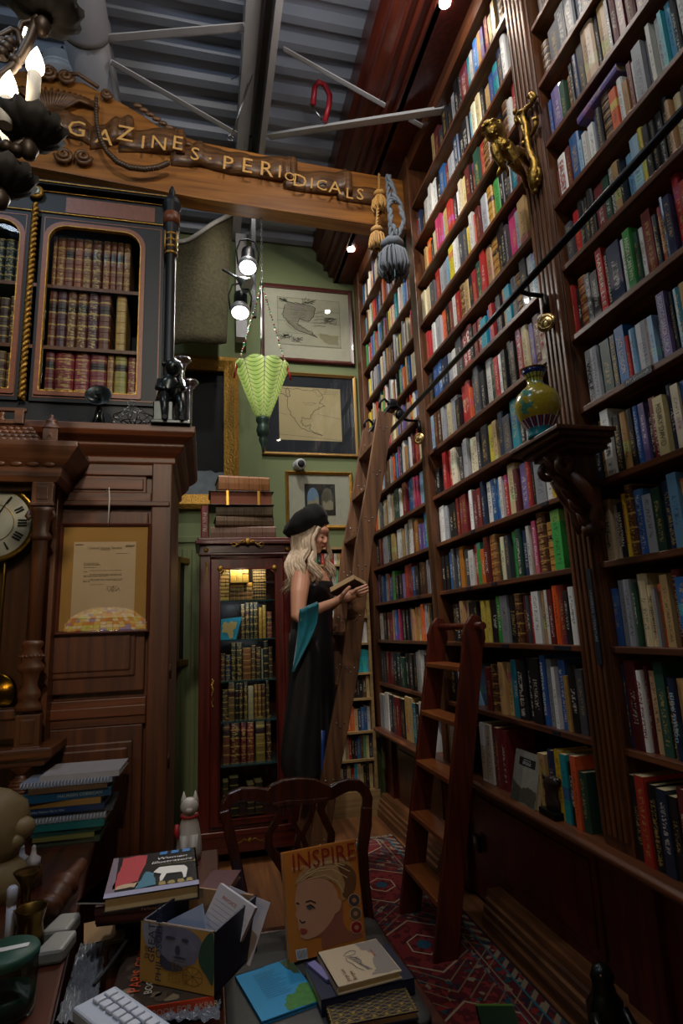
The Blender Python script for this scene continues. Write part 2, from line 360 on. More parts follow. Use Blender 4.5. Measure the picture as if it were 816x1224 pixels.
# ------------------------------------------------------------------ books
def uvbox(bm, uvl, pts, faces, mi, cl=None, col=None):
    vs = [bm.verts.new(p[:3]) for p in pts]
    for f in faces:
        fc = bm.faces.new([vs[i] for i in f]); fc.material_index = mi
        for lp, i in zip(fc.loops, f):
            lp[uvl].uv = (pts[i][3], pts[i][4])
            if cl: lp[cl] = col
def book_geo(bm, uvl, T, kind, cl=None, col=None):
    """unit book: x 0..1 depth from spine, y 0..1 thickness (0 = near side), z 0..1; T maps to place"""
    def P(x, y, z): q = T @ V((x, y, z)); return (q.x, q.y, q.z, 1-y, z)
    bul = .0 if kind == 0 else .035
    t = .10 if kind else .04
    ys = [0, .12, .5, .88, 1] if kind else [0, 1]
    xs = [.05, .012, 0, .012, .05] if kind else [0, 0]
    # spine strip plus the two boards, one closed skin
    n = len(ys)
    pts = [P(xs[i], ys[i], 0) for i in range(n)]+[P(xs[i], ys[i], 1) for i in range(n)]
    fs = [(i, i+1, n+i+1, n+i) for i in range(n-1)]
    uvbox(bm, uvl, pts, fs, 0, cl, col)
    for a, b in ((0, t), (1-t, 1)):
        x0 = .05 if kind else 0
        pts = [P(x, y, z) for z in (0, 1) for x, y in ((x0, a), (1, a), (1, b), (x0, b))]
        uvbox(bm, uvl, pts, [(0,3,2,1),(4,5,6,7),(0,1,5,4),(1,2,6,5),(2,3,7,6),(3,0,4,7)], 0, cl, col)
    e = .02 if kind else 0.002
    pts = [P(x, y, z) for z in (e, 1-e) for x, y in ((.02, t), (.96, t), (.96, 1-t), (.02, 1-t))]
    uvbox(bm, uvl, pts, [(0,3,2,1),(4,5,6,7),(0,1,5,4),(1,2,6,5),(2,3,7,6),(3,0,4,7)], 1, cl, col)
    if kind == 2:
        for z in (.15, .32, .5, .68, .85):
            pts = [P(-.012+xs[i], ys[i]*.96+.02, z-.012) for i in range(n)]+[P(-.012+xs[i], ys[i]*.96+.02, z+.012) for i in range(n)]+[P(xs[i]+.01, ys[i], z-.02) for i in range(n)]+[P(xs[i]+.01, ys[i], z+.02) for i in range(n)]
            f2 = []
            for i in range(n-1): f2 += [(i, i+1, n+i+1, n+i), (2*n+i, 2*n+i+1, i+1, i), (n+i, n+i+1, 3*n+i+1, 3*n+i)]
            uvbox(bm, uvl, pts, f2, 0, cl, col)
UNIT = {}
def unit(kind, mat):
    if (kind, mat) in UNIT: return UNIT[kind, mat]
    bm = bmesh.new(); uvl = bm.loops.layers.uv.new('UVMap'); book_geo(bm, uvl, Matrix.Identity(4), kind)
    me = bpy.data.meshes.new('book'); bm.to_mesh(me); bm.free(); me.materials.append(MT[mat]); me.materials.append(Page); UNIT[kind, mat] = me; return me
def jit(hexc, s=.05):
    r, g, b = [int(hexc[i:i+2], 16)/255 for i in (0, 2, 4)]
    h, l, q = colorsys.rgb_to_hls(r, g, b); h = (h+random.uniform(-.012, .012)) % 1; l = min(.95, max(.04, l*random.uniform(1-s*2.4, 1+s*2.4))); q = min(1, max(0, q*random.uniform(.85, 1.15)))
    return srgb(colorsys.hls_to_rgb(h, l, q))
def bookmx(x, y, z, d, t, h, lean=0):
    """spine face at x, near side at y, extends away +y by t"""
    return Matrix.Translation((x, y, z)) @ Matrix.Rotation(lean, 4, 'X') @ Matrix.Diagonal((d, t, h, 1))
# transcribed rows: bay, shelf index, tokens  (x in a 4.08x crop at x0) : colour : height
ROWS = [
('right', 10, 616, 4.08, "105:H:.75 140:H:.7 170:A:.8 215:A:.85 255:A:.8 300:N:.85 335:K:.8"),
('right', 9, 616, 4.08, "152:D:.8 172:B:.75 192:V:.8 240:E:.7 262:H:.7 285:K:.8 300:N:.85 322:K:.9 350:T:1 410:K:.95 428:T:1 475:K:.9 490:D:.9 520:D:.9 550:D:.9 590:D:.9 625:D:.9"),
('right', 8, 616, 4.08, "187:W:.6 205:D:.6 222:W:.75 262:D:.75 285:B:.8 330:L:.55 350:W:.6 370:W:.65 395:B:.7 415:K:.7 440:H:.8 485:O:.7 518:W:.75 545:T:.6 570:D:.8 590:W:.75 610:S:.85 655:S:.8 685:W:.9 705:W:.9 745:U:.85 765:L:.9 790:K:.9 815:W:.9 850:W:.8"),
('right', 7, 616, 4.08, "234:A:.75 262:A:.7 290:R:.8 322:K:.85 352:K:.8 372:K:.85 398:D:.8 440:E:.8 470:W:.85 497:T:.8 535:K:.75 550:L:.75 590:L:.85 640:Y:.85 665:K:.8 690:K:.8 710:K:.85 740:K:.95 775:T:.8 800:C:.8 840:K:.8"),
('right', 6, 616, 4.08, "288:R:.8 310:K:.7 330:I:.8 370:A:.75 395:K:.7 430:R:.95 460:K:.85 480:N:.85 540:W:.8 565:G:.85 600:E:.75 620:W:.75 645:D:.9 690:K:.75 715:R:.8 745:N:.85 765:N:.8 800:R:1 840:R:.8"),
('right', 5, 616, 4.08, "322:M:.75 350:W:.85 385:S:.8 430:E:.8 480:K:.8 505:B:.85 550:R:.65 570:L:.7 600:S:.7 665:D:.65 685:L:.65 710:A:.6 735:V:.85 775:K:.8 800:U:.8 840:T:.8"),
('right', 4, 616, 4.08, "367:M:.9 395:N:.85 430:M:.85 455:W:.95 495:K:.8 535:T:.8 570:K:.8 600:B:.8 625:V:.8 655:K:.65 680:D:.8 715:C:.75 765:N:.85 800:C:.8 840:B:.8"),
('right', 3, 616, 4.08, "445:C:.85 490:W:.75 520:K:.75 550:Y:.85 570:H:.95 605:B:.85 650:S:.75 695:E:.8 740:N:.85 790:L:.9 840:O:.8"),
('right', 2, 616, 4.08, "467:B:.85 495:B:.75 530:S:.85 560:S:.85 600:E:.8 620:C:.9 670:C:.75 700:S:.7 715:O:.75 750:T:.85 790:D:.9 830:B:.8"),
('right', 1, 616, 4.08, "512:N:.95 545:N:.9 580:D:.95 635:W:.85 665:D:.9 680:T:.85 720:E:.95 770:H:.7 795:N:.8 835:T:.8"),
('right', 0, 616, 4.08, "505:N:.7 550:R:.75 590:K:.68 645:R:.7 695:K:.66 750:N:.65 805:K:.62 850:D:.7"),
('middle', 12, 480, 4.08, "155:T:.8 165:D:.8 185:A:.6 205:K:.8 230:K:.7 245:S:.8 265:K:.9 300:D:.8 330:U:.8 345:S:.75 360:B:.85 380:T:.85 395:V:.8 410:D:.9 425:M:.8 440:K:.8 455:T:.8 470:A:.8 485:H:.8"),
('middle', 11, 480, 4.08, "72:R:.7 84:N:.8 98:K:.7 115:W:.8 140:W:.9 170:K:.85 192:B:.8 215:D:.7 230:S:.7 260:N:.85 285:K:.8 305:K:.8 335:L:.85 350:C:.8 395:K:.8 410:T:.7 430:B:.8 450:U:.8 475:N:.9 500:W:1"),
('middle', 10, 480, 4.08, "120:T:.7 130:O:.8 145:K:.7 155:C:.8 180:P:.9 205:L:.8 215:T:.8 235:R:.8 255:K:.8 270:W:.8 285:C:.9 300:C:.85 320:D:.9 340:K:.85 350:D:.8 365:E:.9 390:R:.9 410:H:.8 440:K:.7 460:H:.8 480:K:.8 500:H:.9 525:W:.8 545:R:1"),
('middle', 9, 480, 4.08, "88:O:.8 105:C:.8 125:C:.8 150:A:.7 170:R:.85 190:S:.8 225:L:.8 240:Y:.9 260:W:.9 290:A:.85 320:Y:.8 335:K:.7 345:W:.9 362:R:.8 378:D:.8 395:S:.9 425:M:.9 450:G:.9 480:K:.9 520:A:.8 540:U:.9 570:D:.8 590:K:.8"),
('middle', 8, 480, 4.08, "115:K:.8 130:R:.8 155:W:.85 180:S:.8 200:O:.85 225:K:.8 240:D:.8 252:W:.85 272:R:.8 290:H:.85 312:T:.8 335:K:.8 352:R:.8 372:E:.85 398:R:.95 420:T:.9 445:M:.9 480:K:.95 520:A:.8 535:P:.95 572:S:.8 590:T:.9 625:Y:.9 642:P:.85"),
('middle', 7, 480, 4.08, "122:K:.9 140:K:.8 160:B:.9 205:N:.8 235:S:.8 245:W:.8 270:A:.9 300:R:.95 345:K:.8 360:D:.8 378:D:.8 400:U:.7 425:B:.8 445:R:.8 462:N:.8 480:K:.8 500:T:.85 520:U:.8 545:A:.85 570:H:.8 600:K:.95 630:W:.9 655:L:.85"),
('middle', 6, 480, 4.08, "150:L:.85 170:H:.85 200:S:.85 230:C:.8 245:S:.85 275:K:.7 295:R:.9 318:R:.9 340:O:.7 350:A:1 395:K:.8 415:W:.95 445:K:.8 455:E:.8 470:R:.8 490:W:.8 505:K:.8 525:K:.9 545:K:.8 570:R:.95 600:C:.9 630:V:.85 655:D:.9 690:C:.8"),
('middle', 5, 480, 4.08, "160:K:.6 175:K:.65 195:K:.6 215:R:.9 250:C:.85 275:K:.8 300:S:.85 335:C:.8 360:C:.75 380:A:.8 395:K:.85 430:Y:.8 455:T:.8 475:N:.9 500:A:.75 535:U:.95 575:K:.8 600:S:.7 620:Y:.5 650:A:.7 690:C:.7"),
('middle', 4, 480, 4.08, "185:W:.85 215:S:.8 235:K:.8 270:D:.85 300:D:.85 345:W:.85 360:D:.8 380:D:.8 400:N:.9 415:W:.85 440:B:.85 465:B:.8 490:W:.8 505:R:.8 525:C:.95 560:D:.8 580:V:.85 620:R:.9 640:K:.8 650:S:.9 700:W:.8 740:Y:.7 770:K:.7"),
('middle', 3, 480, 4.08, "195:K:.8 240:B:.85 255:A:.9 285:M:.9 305:A:.8 335:W:.75 360:R:.85 375:G:.85 395:O:.7 415:D:.9 440:I:.9 480:E:.75 500:C:.8 520:A:.8 540:G:.85 575:E:.85 600:N:.8 625:W:.85 645:T:.8 660:P:.9 680:H:1 720:M:.8 760:G:.95 805:H:.8"),
('middle', 2, 480, 4.08, "255:K:.8 300:T:.85 340:K:.8 365:K:.8 400:Y:.8 440:K:.8 475:G:.85 495:S:.85 530:K:.85 570:H:.85 600:D:.8 620:A:.8 640:R:.8 655:W:.85 690:T:.85 720:W:.85 735:D:.85 760:O:.9 790:D:.9 815:K:.8 838:W:.85"),
('middle', 1, 480, 4.08, "220:K:.7 250:K:.7 276:S:.7 296:P:.7 316:W:.6 331:L:.7 420:D:.7 446:H:.75 490:T:.8 545:U:.85 580:K:.85 625:K:.9 655:K:.9 700:B:.95 722:S:.9 745:C:.8 762:W:.8 780:B:.9 812:T:.7 832:K:.85 875:A:.8"),
('middle', 0, 480, 4.08, "232:T:.6 250:W:.62 275:K:.6 290:R:.55 320:K:.6 400:W:.72 458:D:.72 500:D:.7 700:T:.6 735:N:.66 770:Y:.68 805:U:.66 835:K:.6 862:O:.68 890:E:.55"),
('left', 0, 430, 4.08, "105:S:.66 130:W:.72 150:K:.7 165:N:.7 180:D:.7 205:K:.7 230:T:.76 265:U:.68 285:K:.7 300:W:.74 325:A:.7 345:W:.66"),
('left', 1, 420, 5.829, "215:A:.8 240:D:.8 270:D:.8 300:K:.8 350:E:.7 380:K:.8 420:K:.8 465:S:.85 485:W:.9 520:N:.8 550:B:.85 565:D:.85 578:K:.8"),
('left', 2, 420, 5.829, "195:D:.85 205:W:.8 225:K:.8 250:D:.8 290:T:.85 305:B:.85 325:P:.85 350:K:.8 370:K:.8 405:N:.85 430:T:.8 450:T:.85 485:O:.9 520:S:.9 540:T:.9 560:K:.85"),
('left', 3, 420, 5.829, "170:B:.7 180:V:.9 205:K:.8 220:B:.8 235:S:.85 255:O:.8 268:B:.7 290:G:.85 310:K:.7 350:V:.7 375:R:.9 400:R:.9 430:B:.8 450:K:.8 475:H:.85 500:H:.8 530:S:.85"),
('left', 4, 420, 5.829, "162:K:.9 190:D:.85 220:S:.85 245:S:.85 262:E:.85 290:T:.8 310:K:.8 325:W:.85 355:T:.8 375:W:.9 400:W:.98 430:D:.85 450:M:.85 475:V:.7 510:B:.95 530:G:.85"),
('left', 5, 420, 5.829, "150:D:.85 165:O:.85 180:C:.85 205:A:.85 220:C:.85 245:T:.8 265:W:.9 285:T:.85 300:E:.85 310:E:.9 340:W:.85 355:Y:.8 370:R:.9 395:B:.9 415:B:.9 445:P:.85 475:L:.9 500:E:.85"),
]
TXT = {('right',6,430):('HARPER LEE','e8e2d4',.8), ('right',5,350):('WOLF','2a3350',.5), ('right',5,505):('JACK LONDON','d8d8e0',.6), ('right',5,735):('FEDERICO GARCIA LORCA','e0dcec',.85),
 ('right',5,480):('DETLEF AGNER','c8b060',.7), ('right',1,512):('Boris Pasternak','e8e8ec',.7), ('right',1,635):('ALAN PATON','8a1c24',.7), ('right',1,795):('blue moon','9ac0e0',.6),
 ('right',3,520):('IAN McEWAN','e8e2e0',.6), ('right',3,605):('IN THE ROUGH','0f3050',.5), ('right',2,790):("IT'S TO MIDNIGHT",'d8c8c0',.8), ('right',2,670):('THE GREEN MIRROR','20202a',.6), ('right',8,222):('EAUDEY','b83030',.7),
 ('right',7,470):('SHERWOOD','2a2a30',.7), ('right',4,600):('ANTHEA TREAUX','a8b8e0',.8), ('right',4,455):('MAILER','20202a',.4), ('right',4,715):('HENRY DAVID','6a5a40',.7), ('right',6,565):('ANSON CAN WIN','e8e8d0',.7),
 ('right',6,460):('SHAKESPEAREAN','d0d0c8',.8), ('right',6,715):('GREAT EXPECT','d8b060',.6), ('right',3,445):('Ian McEwan','4a4a50',.6), ('right',3,550):('Danielle Steel','b02030',.6),
 ('middle',3,660):('Point Dume','f0dce4',.7), ('middle',1,700):('MARTHA GRIMES','e8ecf4',.75), ('middle',6,690):('LEE','b02a28',.5), ('middle',10,180):('Heaven','f0dce4',.8), ('middle',7,160):('CATHER','c0d4ec',.6), ('middle',7,300):('CANADA','f4f0ea',.7), ('left',4,162):('REBEL','d8d8d8',.8)}
random.seed(11)
books = []   # (bay, k, slot, x, y_near, z, depth, thick, height, code, key)
def solve_y(px, z, X):
    lo, hi = .3, 4.6
    for _ in range(40):
        m = (lo+hi)/2
        if PR((X, m, z))[0] > px: lo = m
        else: hi = m
    return (lo+hi)/2
def gap(k): return (SZ[k+1]-SZ[k]-TH) if k+1 < len(SZ) else .28
done = set()
for bay, k, x0, s, toks in ROWS:
    done.add((bay, k)); y0, y1 = BAYS[bay]
    X = 1.325 if k else 1.30
    z = SZ[k]+(TH if k else .027)
    T = [t.split(':') for t in toks.split()]
    ys = [min(y1-.004, max(y0, solve_y(x0+float(t[0])/s, z, X))) for t in T]
    for i, t in enumerate(T):
        far = ys[i]; near = ys[i+1]+.001 if i+1 < len(T) else max(y0+.003, far-.04)
        if bay == 'middle' and k == 0 and t[0] in ('320', '500'): near = far-.045
        if bay == 'middle' and k == 1 and t[0] == '331': near = far-.05
        if bay == 'left' and i == len(T)-1 and far-near < .012: near = far-.02
        if far-near < .007: continue
        parts = 1 if far-near < .075 else 2
        for q in range(parts):
            f = far-(far-near)*q/parts; n = far-(far-near)*(q+1)/parts+(.001 if parts > 1 else 0)
            n = max(n, y0+.002)
            if f-n < .006: continue
            g = gap(k)
            h = float(t[2])*.97*g if k else float(t[2])*.36
            books.append([bay, k, X+random.uniform(-.008, .012) if k else X-random.uniform(0, .012), n, z+.0005, random.uniform(.14, .19), f-n-.0008, min(h, g-.008), t[1], (bay, k, int(t[0]))])
    # carry the row on to the near end of the bay, past the frame edge
    if bay == 'right':
        yy = min(b[3] for b in books if b[0] == bay and b[1] == k)-.003
        while yy > .5:
            w = random.uniform(.018, .04)
            books.append([bay, k, X, yy-w, z+.0005, .16, w-.001, gap(k)*random.uniform(.7, .9) if k else .25, random.choice('WCTRDBNKSAHUE'), None]); yy -= w
BR = 'RRWWWCCCTTBBNKKKSSLUEGYOPDDHAV'
for bay, (y0, y1) in BAYS.items():
    for k in range(len(SZ)):
        if (bay, k) in done: continue
        z = SZ[k]+TH; y = y0+.004; pal = BR if bay != 'right' else 'DDHHAAKKTN'
        while y < y1-.03:
            w = random.uniform(.016, .042)
            books.append([bay, k, 1.325+random.uniform(-.006, .012), y, z+.0005, .16, w-.0015, gap(k)*random.uniform(.68, .93), random.choice(pal), None]); y += w
            if random.random() < .02: y += random.uniform(.02, .06)
# visible size decides which ones are individual objects
def vis(b):
    c = V((b[2], b[3]+b[6]/2, b[4]+b[7]/2)); p = PR(c)
    if not (-8 < p[0] < 824 and -8 < p[1] < 1232): return 0
    a = PR((b[2], b[3], b[4])); d = PR((b[2], b[3]+b[6], b[4])); e = PR((b[2], b[3], b[4]+b[7]))
    return abs((a[0]-d[0])*(a[1]-e[1])-(a[1]-d[1])*(a[0]-e[0]))
books.sort(key=vis, reverse=True)
NI = 299
ind, rest = books[:NI], books[NI:]
rowcount = {}
for b in books: rowcount.setdefault((b[0], b[1]), []).append(b)
for r in rowcount.values(): r.sort(key=lambda b: -b[3])
for b in ind:
    kind = {'H':2, 'I':2, 'M':2}.get(b[8], 1 if random.random() < .6 else 0)
    mat = 'leather_cover' if kind == 2 else 'book_cover'
    o = bpy.data.objects.new('book', unit(kind, mat)); COL.objects.link(o)
    lean = 0
    o.matrix_world = bookmx(b[2], b[3], b[4], b[5], b[6], b[7], lean)
    o.color = jit(PAL[b[8]][0]); 
    n = rowcount[b[0], b[1]].index(b)+1
    siz = 'tall ' if b[7] > .87*gap(b[1]) else ('short ' if b[7] < .66*gap(b[1]) else '')
    wd = 'thick ' if b[6] > .042 else ('slim ' if b[6] < .02 else '')
    shf = 'ledge row' if b[1] == 0 else f'{ORD[b[1]]} shelf above the ledge'
    tag(o, f"{siz}{wd}{PAL[b[8]][1]} book, {ORD[min(n,30)]} from the left, {shf}, {b[0]} bay", 'book', f'books in the {b[0]} bay of the tall bookcase')
    if b[9] in TXT:
        s, c, fr = TXT[b[9]]
        m = plain('ink_'+c, c, .6)
        t = text(s, 1, m, None, 'title_lettering', 0)
        w = max(v.co.x for v in t.data.vertices)-min(v.co.x for v in t.data.vertices)
        sx = b[7]*fr/w; sy = min(b[6]*.78, sx*1.5)
        t.parent = o
        T = Matrix.Translation((b[2]-.0015, b[3]+b[6]/2, b[4]+b[7]*(.52))) @ frame_m((0,0,0), (0,0,-1), (0,-1,0)) @ Matrix.Diagonal((sx, sy, 1, 1))
        t.matrix_basis = o.matrix_world.inverted() @ T
        t.matrix_parent_inverse = Matrix.Identity(4)
pa, pb = AX(690, 150, 1.315), AX(737, 84, 1.315); dz_ = pb-pa; o = bpy.data.objects.new('book', unit(1, 'book_cover')); COL.objects.link(o)
ww = V((0, dz_.y, dz_.z)); L_b = ww.length; ww.normalize(); nn_ = V((1,0,0)).cross(ww); nn_ = nn_ if nn_.z > 0 else -nn_
Mb = Matrix(((.16, 0, 0, pa.x), (0, nn_.y*.034, ww.y*L_b, pa.y), (0, nn_.z*.034, ww.z*L_b, pa.z), (0, 0, 0, 1))); o.matrix_world = Mb; o.color = srgb('5E4E8E')
tag(o, 'tall violet book lying slanted across the tops of white and blue books, right bay', 'book', 'books in the right bay of the tall bookcase')
bm = bmesh.new(); uvl = bm.loops.layers.uv.new('UVMap'); cl = bm.loops.layers.color.new('bookcol')
for b in rest:
    c = jit(PAL[b[8]][0]); c = (c[0], c[1], c[2], random.random())
    # colour layers hold sRGB bytes
    c = tuple(min(1, (x*12.92 if x <= .0031308 else 1.055*x**(1/2.4)-.055)) for x in c[:3])+(c[3],)
    book_geo(bm, uvl, bookmx(b[2], b[3], b[4], b[5], b[6], b[7]), 0, cl, c)
me = bpy.data.meshes.new('shelved_books'); bm.to_mesh(me); bm.free(); me.materials.append(MT['book_cover_rows']); me.materials.append(Page)
o = bpy.data.objects.new('shelved_books', me); COL.objects.link(o)
tag(o, 'hundreds of smaller looking books of every colour on the upper and far shelves', 'books', kind='stuff')
# ------------------------------------------------------------------ back wall: framed maps, painting, camera
GlassF = glassm('picture_glass', 'F4F6F4', .035)
def framed(name, label, cat, x0, x1, z0, z1, Y, fw, fm, matm=None, inner=None, art=None, depth=.03, glass=True, group=None, outer=None):
    """picture on a wall plane facing -Y; inner = (x0,x1,z0,z1) of the print"""
    t = thing(name, label, cat, ((x0+x1)/2, Y, z0), group=group)
    cx = (x0+x1)/2; L = lambda x, z, d=0: (x-cx, -d, z-z0)
    mb = MB(); prf = [(0, 0), (0, depth*.8), (fw*.3, depth), (fw*.7, depth*.75), (fw, depth*.6), (fw, 0)]
    rings = []
    for (x, z, sx, sz) in ((x0, z0, 1, 1), (x1, z0, -1, 1), (x1, z1, -1, -1), (x0, z1, 1, -1)):
        rings.append([L(x+sx*a, z+sz*a, d) for a, d in prf])
    rings.append(rings[0]); mb.loft(rings, caps=False, sm=False, closed=True); mb.obj('frame', fm, t)
    if matm: MB().box(L(x0+fw*.5, z0+fw*.5, 0), L(x1-fw*.5, z1-fw*.5, .008)).obj('mat_board', matm, t)
    if inner:
        a, b, c, d = inner; o = MB().box(L(a, c, .008), L(b, d, .0095)).obj('print', art[0], t)
        if len(art) > 1: art[1](o, lambda u, v, k=0: V(L(a+(b-a)*u, c+(d-c)*v, .0097+k*.0003)))
    if glass: MB().box(L(x0+fw*.6, z0+fw*.6, .012), L(x1-fw*.6, z1-fw*.6, .014)).obj('glass_pane', GlassF, t)
    return t
def wig(pts, n=6, amp=.01, seed=1):
    r = random.Random(seed); out = []
    for a, b in zip(pts, pts[1:]+pts[:1]):
        for i in range(n):
            f = i/n; out.append((a[0]+(b[0]-a[0])*f+r.uniform(-amp, amp), a[1]+(b[1]-a[1])*f+r.uniform(-amp, amp)))
    return out
def patch(parent, F, pts, m, name='map_land', k=0):
    mb = MB(); mb.poly([F(u, v, k) for u, v in pts]); return mb.obj(name, m, parent)
def strokes(parent, F, lines, w, m, name='map_lines', k=1):
    mb = MB()
    for ln in lines:
        P3 = [F(u, v, k) for u, v in ln]
        for a, b in zip(P3, P3[1:]):
            d = (b-a)
            if d.length < 1e-6: continue
            up = (F(1, 0)-F(0, 0)).cross(F(0, 1)-F(0, 0)).normalized(); s = d.cross(up).normalized()*w/2
            mb.poly([a-s, b-s, b+s, a+s])
    return mb.obj(name, m, parent)
Parch = plain('map_paper', 'BDB8A6', .8, noise=.15, nscale=8); Parch2 = plain('map_paper_tan', 'C2AE88', .8, noise=.1, nscale=8)
InkG = plain('map_ink', '4A463E', .8); Ink2 = plain('map_ink_soft', '7A7260', .8)
NA = [(.12,.95),(.3,.97),(.5,.93),(.62,.98),(.72,.85),(.66,.72),(.74,.66),(.62,.6),(.52,.5),(.5,.42),(.44,.4),(.36,.42),(.35,.32),(.42,.26),(.5,.3),(.48,.22),(.58,.14),(.68,.1),(.6,.12),(.46,.17),(.34,.24),(.26,.36),(.2,.46),(.14,.6),(.14,.78)]
def art1(o, F):
    patch(o, F, wig([(.15,.9),(.42,.88),(.6,.82),(.56,.6),(.48,.52),(.34,.55),(.3,.45),(.4,.38),(.52,.3),(.62,.2),(.5,.24),(.3,.32),(.16,.48),(.08,.62)], 4, .015, 3), plain('map_wash', '9C9384', .8))
    patch(o, F, wig([(.66,.3),(.8,.26),(.95,.24),(.95,.06),(.75,.08),(.66,.18)], 4, .012, 4), plain('map_wash2', 'A09880', .8), k=1)
    patch(o, F, wig([(.26,.85),(.4,.84),(.42,.74),(.28,.72)], 3, .01, 6), plain('map_pink', 'A0918F', .8), k=2)
    strokes(o, F, [wig([(.15,.9),(.42,.88),(.6,.82),(.56,.6),(.48,.52),(.34,.55),(.3,.45),(.4,.38),(.52,.3),(.62,.2),(.5,.24),(.3,.32),(.16,.48),(.08,.62)], 5, .014, 3)], .006, InkG, k=3)
    strokes(o, F, [wig([(.2,.86-.06*i),(.45,.84-.05*i)], 5, .02, 20+i) for i in range(6)]+[wig([(.12,.55-.05*i),(.3,.36-.04*i)], 4, .015, 40+i) for i in range(3)]+[wig([(.55,.7-.07*i),(.75,.72-.07*i)], 5, .02, 60+i) for i in range(5)], .0025, Ink2, k=3)
    strokes(o, F, [[(x, 0), (x, 1)] for x in (.01, .99)]+[[(0, y), (1, y)] for y in (.01, .99)]+[[(0, y), (1, y)] for y in (.25, .5, .75)], .0025, Ink2, k=3)
    r = random.Random(5)
    for cx, cy, s in ((.84,.56,.11), (.12,.16,.1), (.3,.12,.09), (.1,.93,.07), (.5,.95,.12)):
        strokes(o, F, [[(cx+r.uniform(-s, s), cy+r.uniform(-s*.7, s*.7)), (cx+r.uniform(-s, s), cy+r.uniform(-s*.7, s*.7))] for _ in range(22)], .0035, InkG if cx < .9 else Ink2, 'engraving', k=2)
def art2(o, F):
    strokes(o, F, [wig(NA, 5, .014, 9)+[NA[0]]], .004, InkG, k=1)
    strokes(o, F, [wig([(.55,.98),(.62,.84),(.74,.88),(.78,.98)], 4, .02, 2), wig([(.4,.7),(.5,.66),(.6,.7)], 5, .02, 8), [(0,.1),(1,.02)], [(0,.5),(.14,.46)], [(.62,.5),(1,.42)]], .003, Ink2, k=1)
    strokes(o, F, [[(.72,.95),(.97,.95)], [(.72,.92),(.97,.92)], [(.75,.89),(.94,.89)]], .003, Ink2, k=1)
    strokes(o, F, [wig([(.02,.85),(.16,.8),(.18,.95),(.06,.98)], 4, .02, 5)], .005, InkG, k=1)
FrW = plain('frame_dark_mahogany', '4A1A14', .35, coat=.3); FrGold = plain('frame_thin_gold', '8E6F3C', .4, .6)
framed('framed_map', 'framed antique map of North America on cream mat in red-brown frame, upper of two', 'picture', .451, 1.285, 3.64, 4.372, YB, .035, FrW, plain('mat_cream', 'C9C3B4', .9), (.60, 1.17, 3.80, 4.26), (Parch, art1))
framed('framed_map', 'framed antique map on navy mat with thin gold frame, below the cream one', 'picture', .452, 1.285, 2.79, 3.54, YB, .028, FrGold, plain('mat_navy', '1C2230', .8), (.60, 1.14, 2.93, 3.41), (Parch2, art2))
def art3(o, F):
    sky = plain('print_sky', '6F8CAE', .8); st = plain('print_stone', '6B6456', .8, noise=.3, nscale=30); dk = plain('print_shadow', '2E2A28', .8); lt = plain('print_stone_light', '9A8F78', .8)
    patch(o, F, [(0,0),(1,0),(1,1),(0,1)], dk, 'print_field')
    for cx, c in ((.27, sky), (.74, st)):
        patch(o, F, [(cx-.19,.18),(cx+.19,.18)]+[(cx+.19*cos(a*pi/10), .55+.33*sin(a*pi/10)) for a in range(11)], c, 'arch_view', 1)
    patch(o, F, wig([(.09,.18),(.45,.18),(.45,.5),(.36,.62),(.32,.44),(.2,.5),(.14,.42),(.09,.46)], 3, .01, 2), lt, 'ruin', 2)
    patch(o, F, wig([(.56,.18),(.92,.18),(.92,.42),(.8,.5),(.7,.4),(.6,.46)], 3, .01, 3), lt, 'ruin', 2)
    strokes(o, F, [[(.6+.05*i, .46), (.6+.05*i, .74)] for i in range(7)], .003, dk, 'masonry', 3)
framed('framed_print', 'small framed print of two stone arches in a beaded gold frame behind the beret', 'picture', .64, 1.212, 2.17, 2.655, YB, .028, Gilt, plain('mat_pale', 'B9B3A6', .9), (.80, 1.06, 2.28, 2.55), (plain('print_border', 'C8C4B8', .8), art3))
gp = framed('gilt_painting', 'large dark oil painting in a broad gilt frame behind the left cabinets', 'painting', -.72, .262, 2.32, 3.62, YB, .12, Gilt, None, (-.62, .15, 2.44, 3.50), (plain('old_canvas', '0E1014', .5, noise=.6, nscale=6, spec=.1), lambda o, F: patch(o, F, wig([(0,0),(1,0),(1,.17),(.8,.2),(.6,.16),(.3,.2),(0,.18)], 4, .012, 3), plain('painted_marble', '55606A', .6, noise=.6, nscale=14), 'painted_marble')), depth=.07, glass=False)
# narrow gilt frame standing by the display cabinet
t = thing('empty_frame', 'narrow tarnished gold frame hanging beside the glass cabinet', 'picture frame', (-.20, 4.40, 1.13), (0, 0, RD(62)))
mb = MB(); 
for a, b in (((0,0,0),(.05,.04,.80)), ((.40,0,0),(.45,.04,.80)), ((0,0,0),(.45,.04,.05)), ((0,0,.75),(.45,.04,.80))): mb.box(a, b)
mb.obj('gilt_moulding', plain('tarnished_gold', '7E6230', .5, .5, noise=.4, nscale=40), t, bev=.008); MB().box((.04,.025,.04),(.41,.03,.76)).obj('backing', Black, t)
# wall camera
p = AY(356, 557, YB)
t = thing('security_camera', 'small round white security camera on the wall above the arches print', 'camera', p)
mb = MB(); mb.lathe([(.045, 0), (.045, .02), (.03, .03), (.028, .05)], (0,0,0), 24, axis=(0,-1,0)); mb.lathe([(.04, 0), (.044, .01), (.044, .055), (.036, .065)], (0,-.05,0), 24, axis=(.15,-1,-.2)); mb.obj('housing', plain('camera_white', 'B8BABE', .4), t)
MB().lathe([(.028, 0), (.03, .004), (.02, .012), (.001, .014)], (.009,-.112,-.013), 20, axis=(.15,-1,-.2)).obj('lens', Black, t)
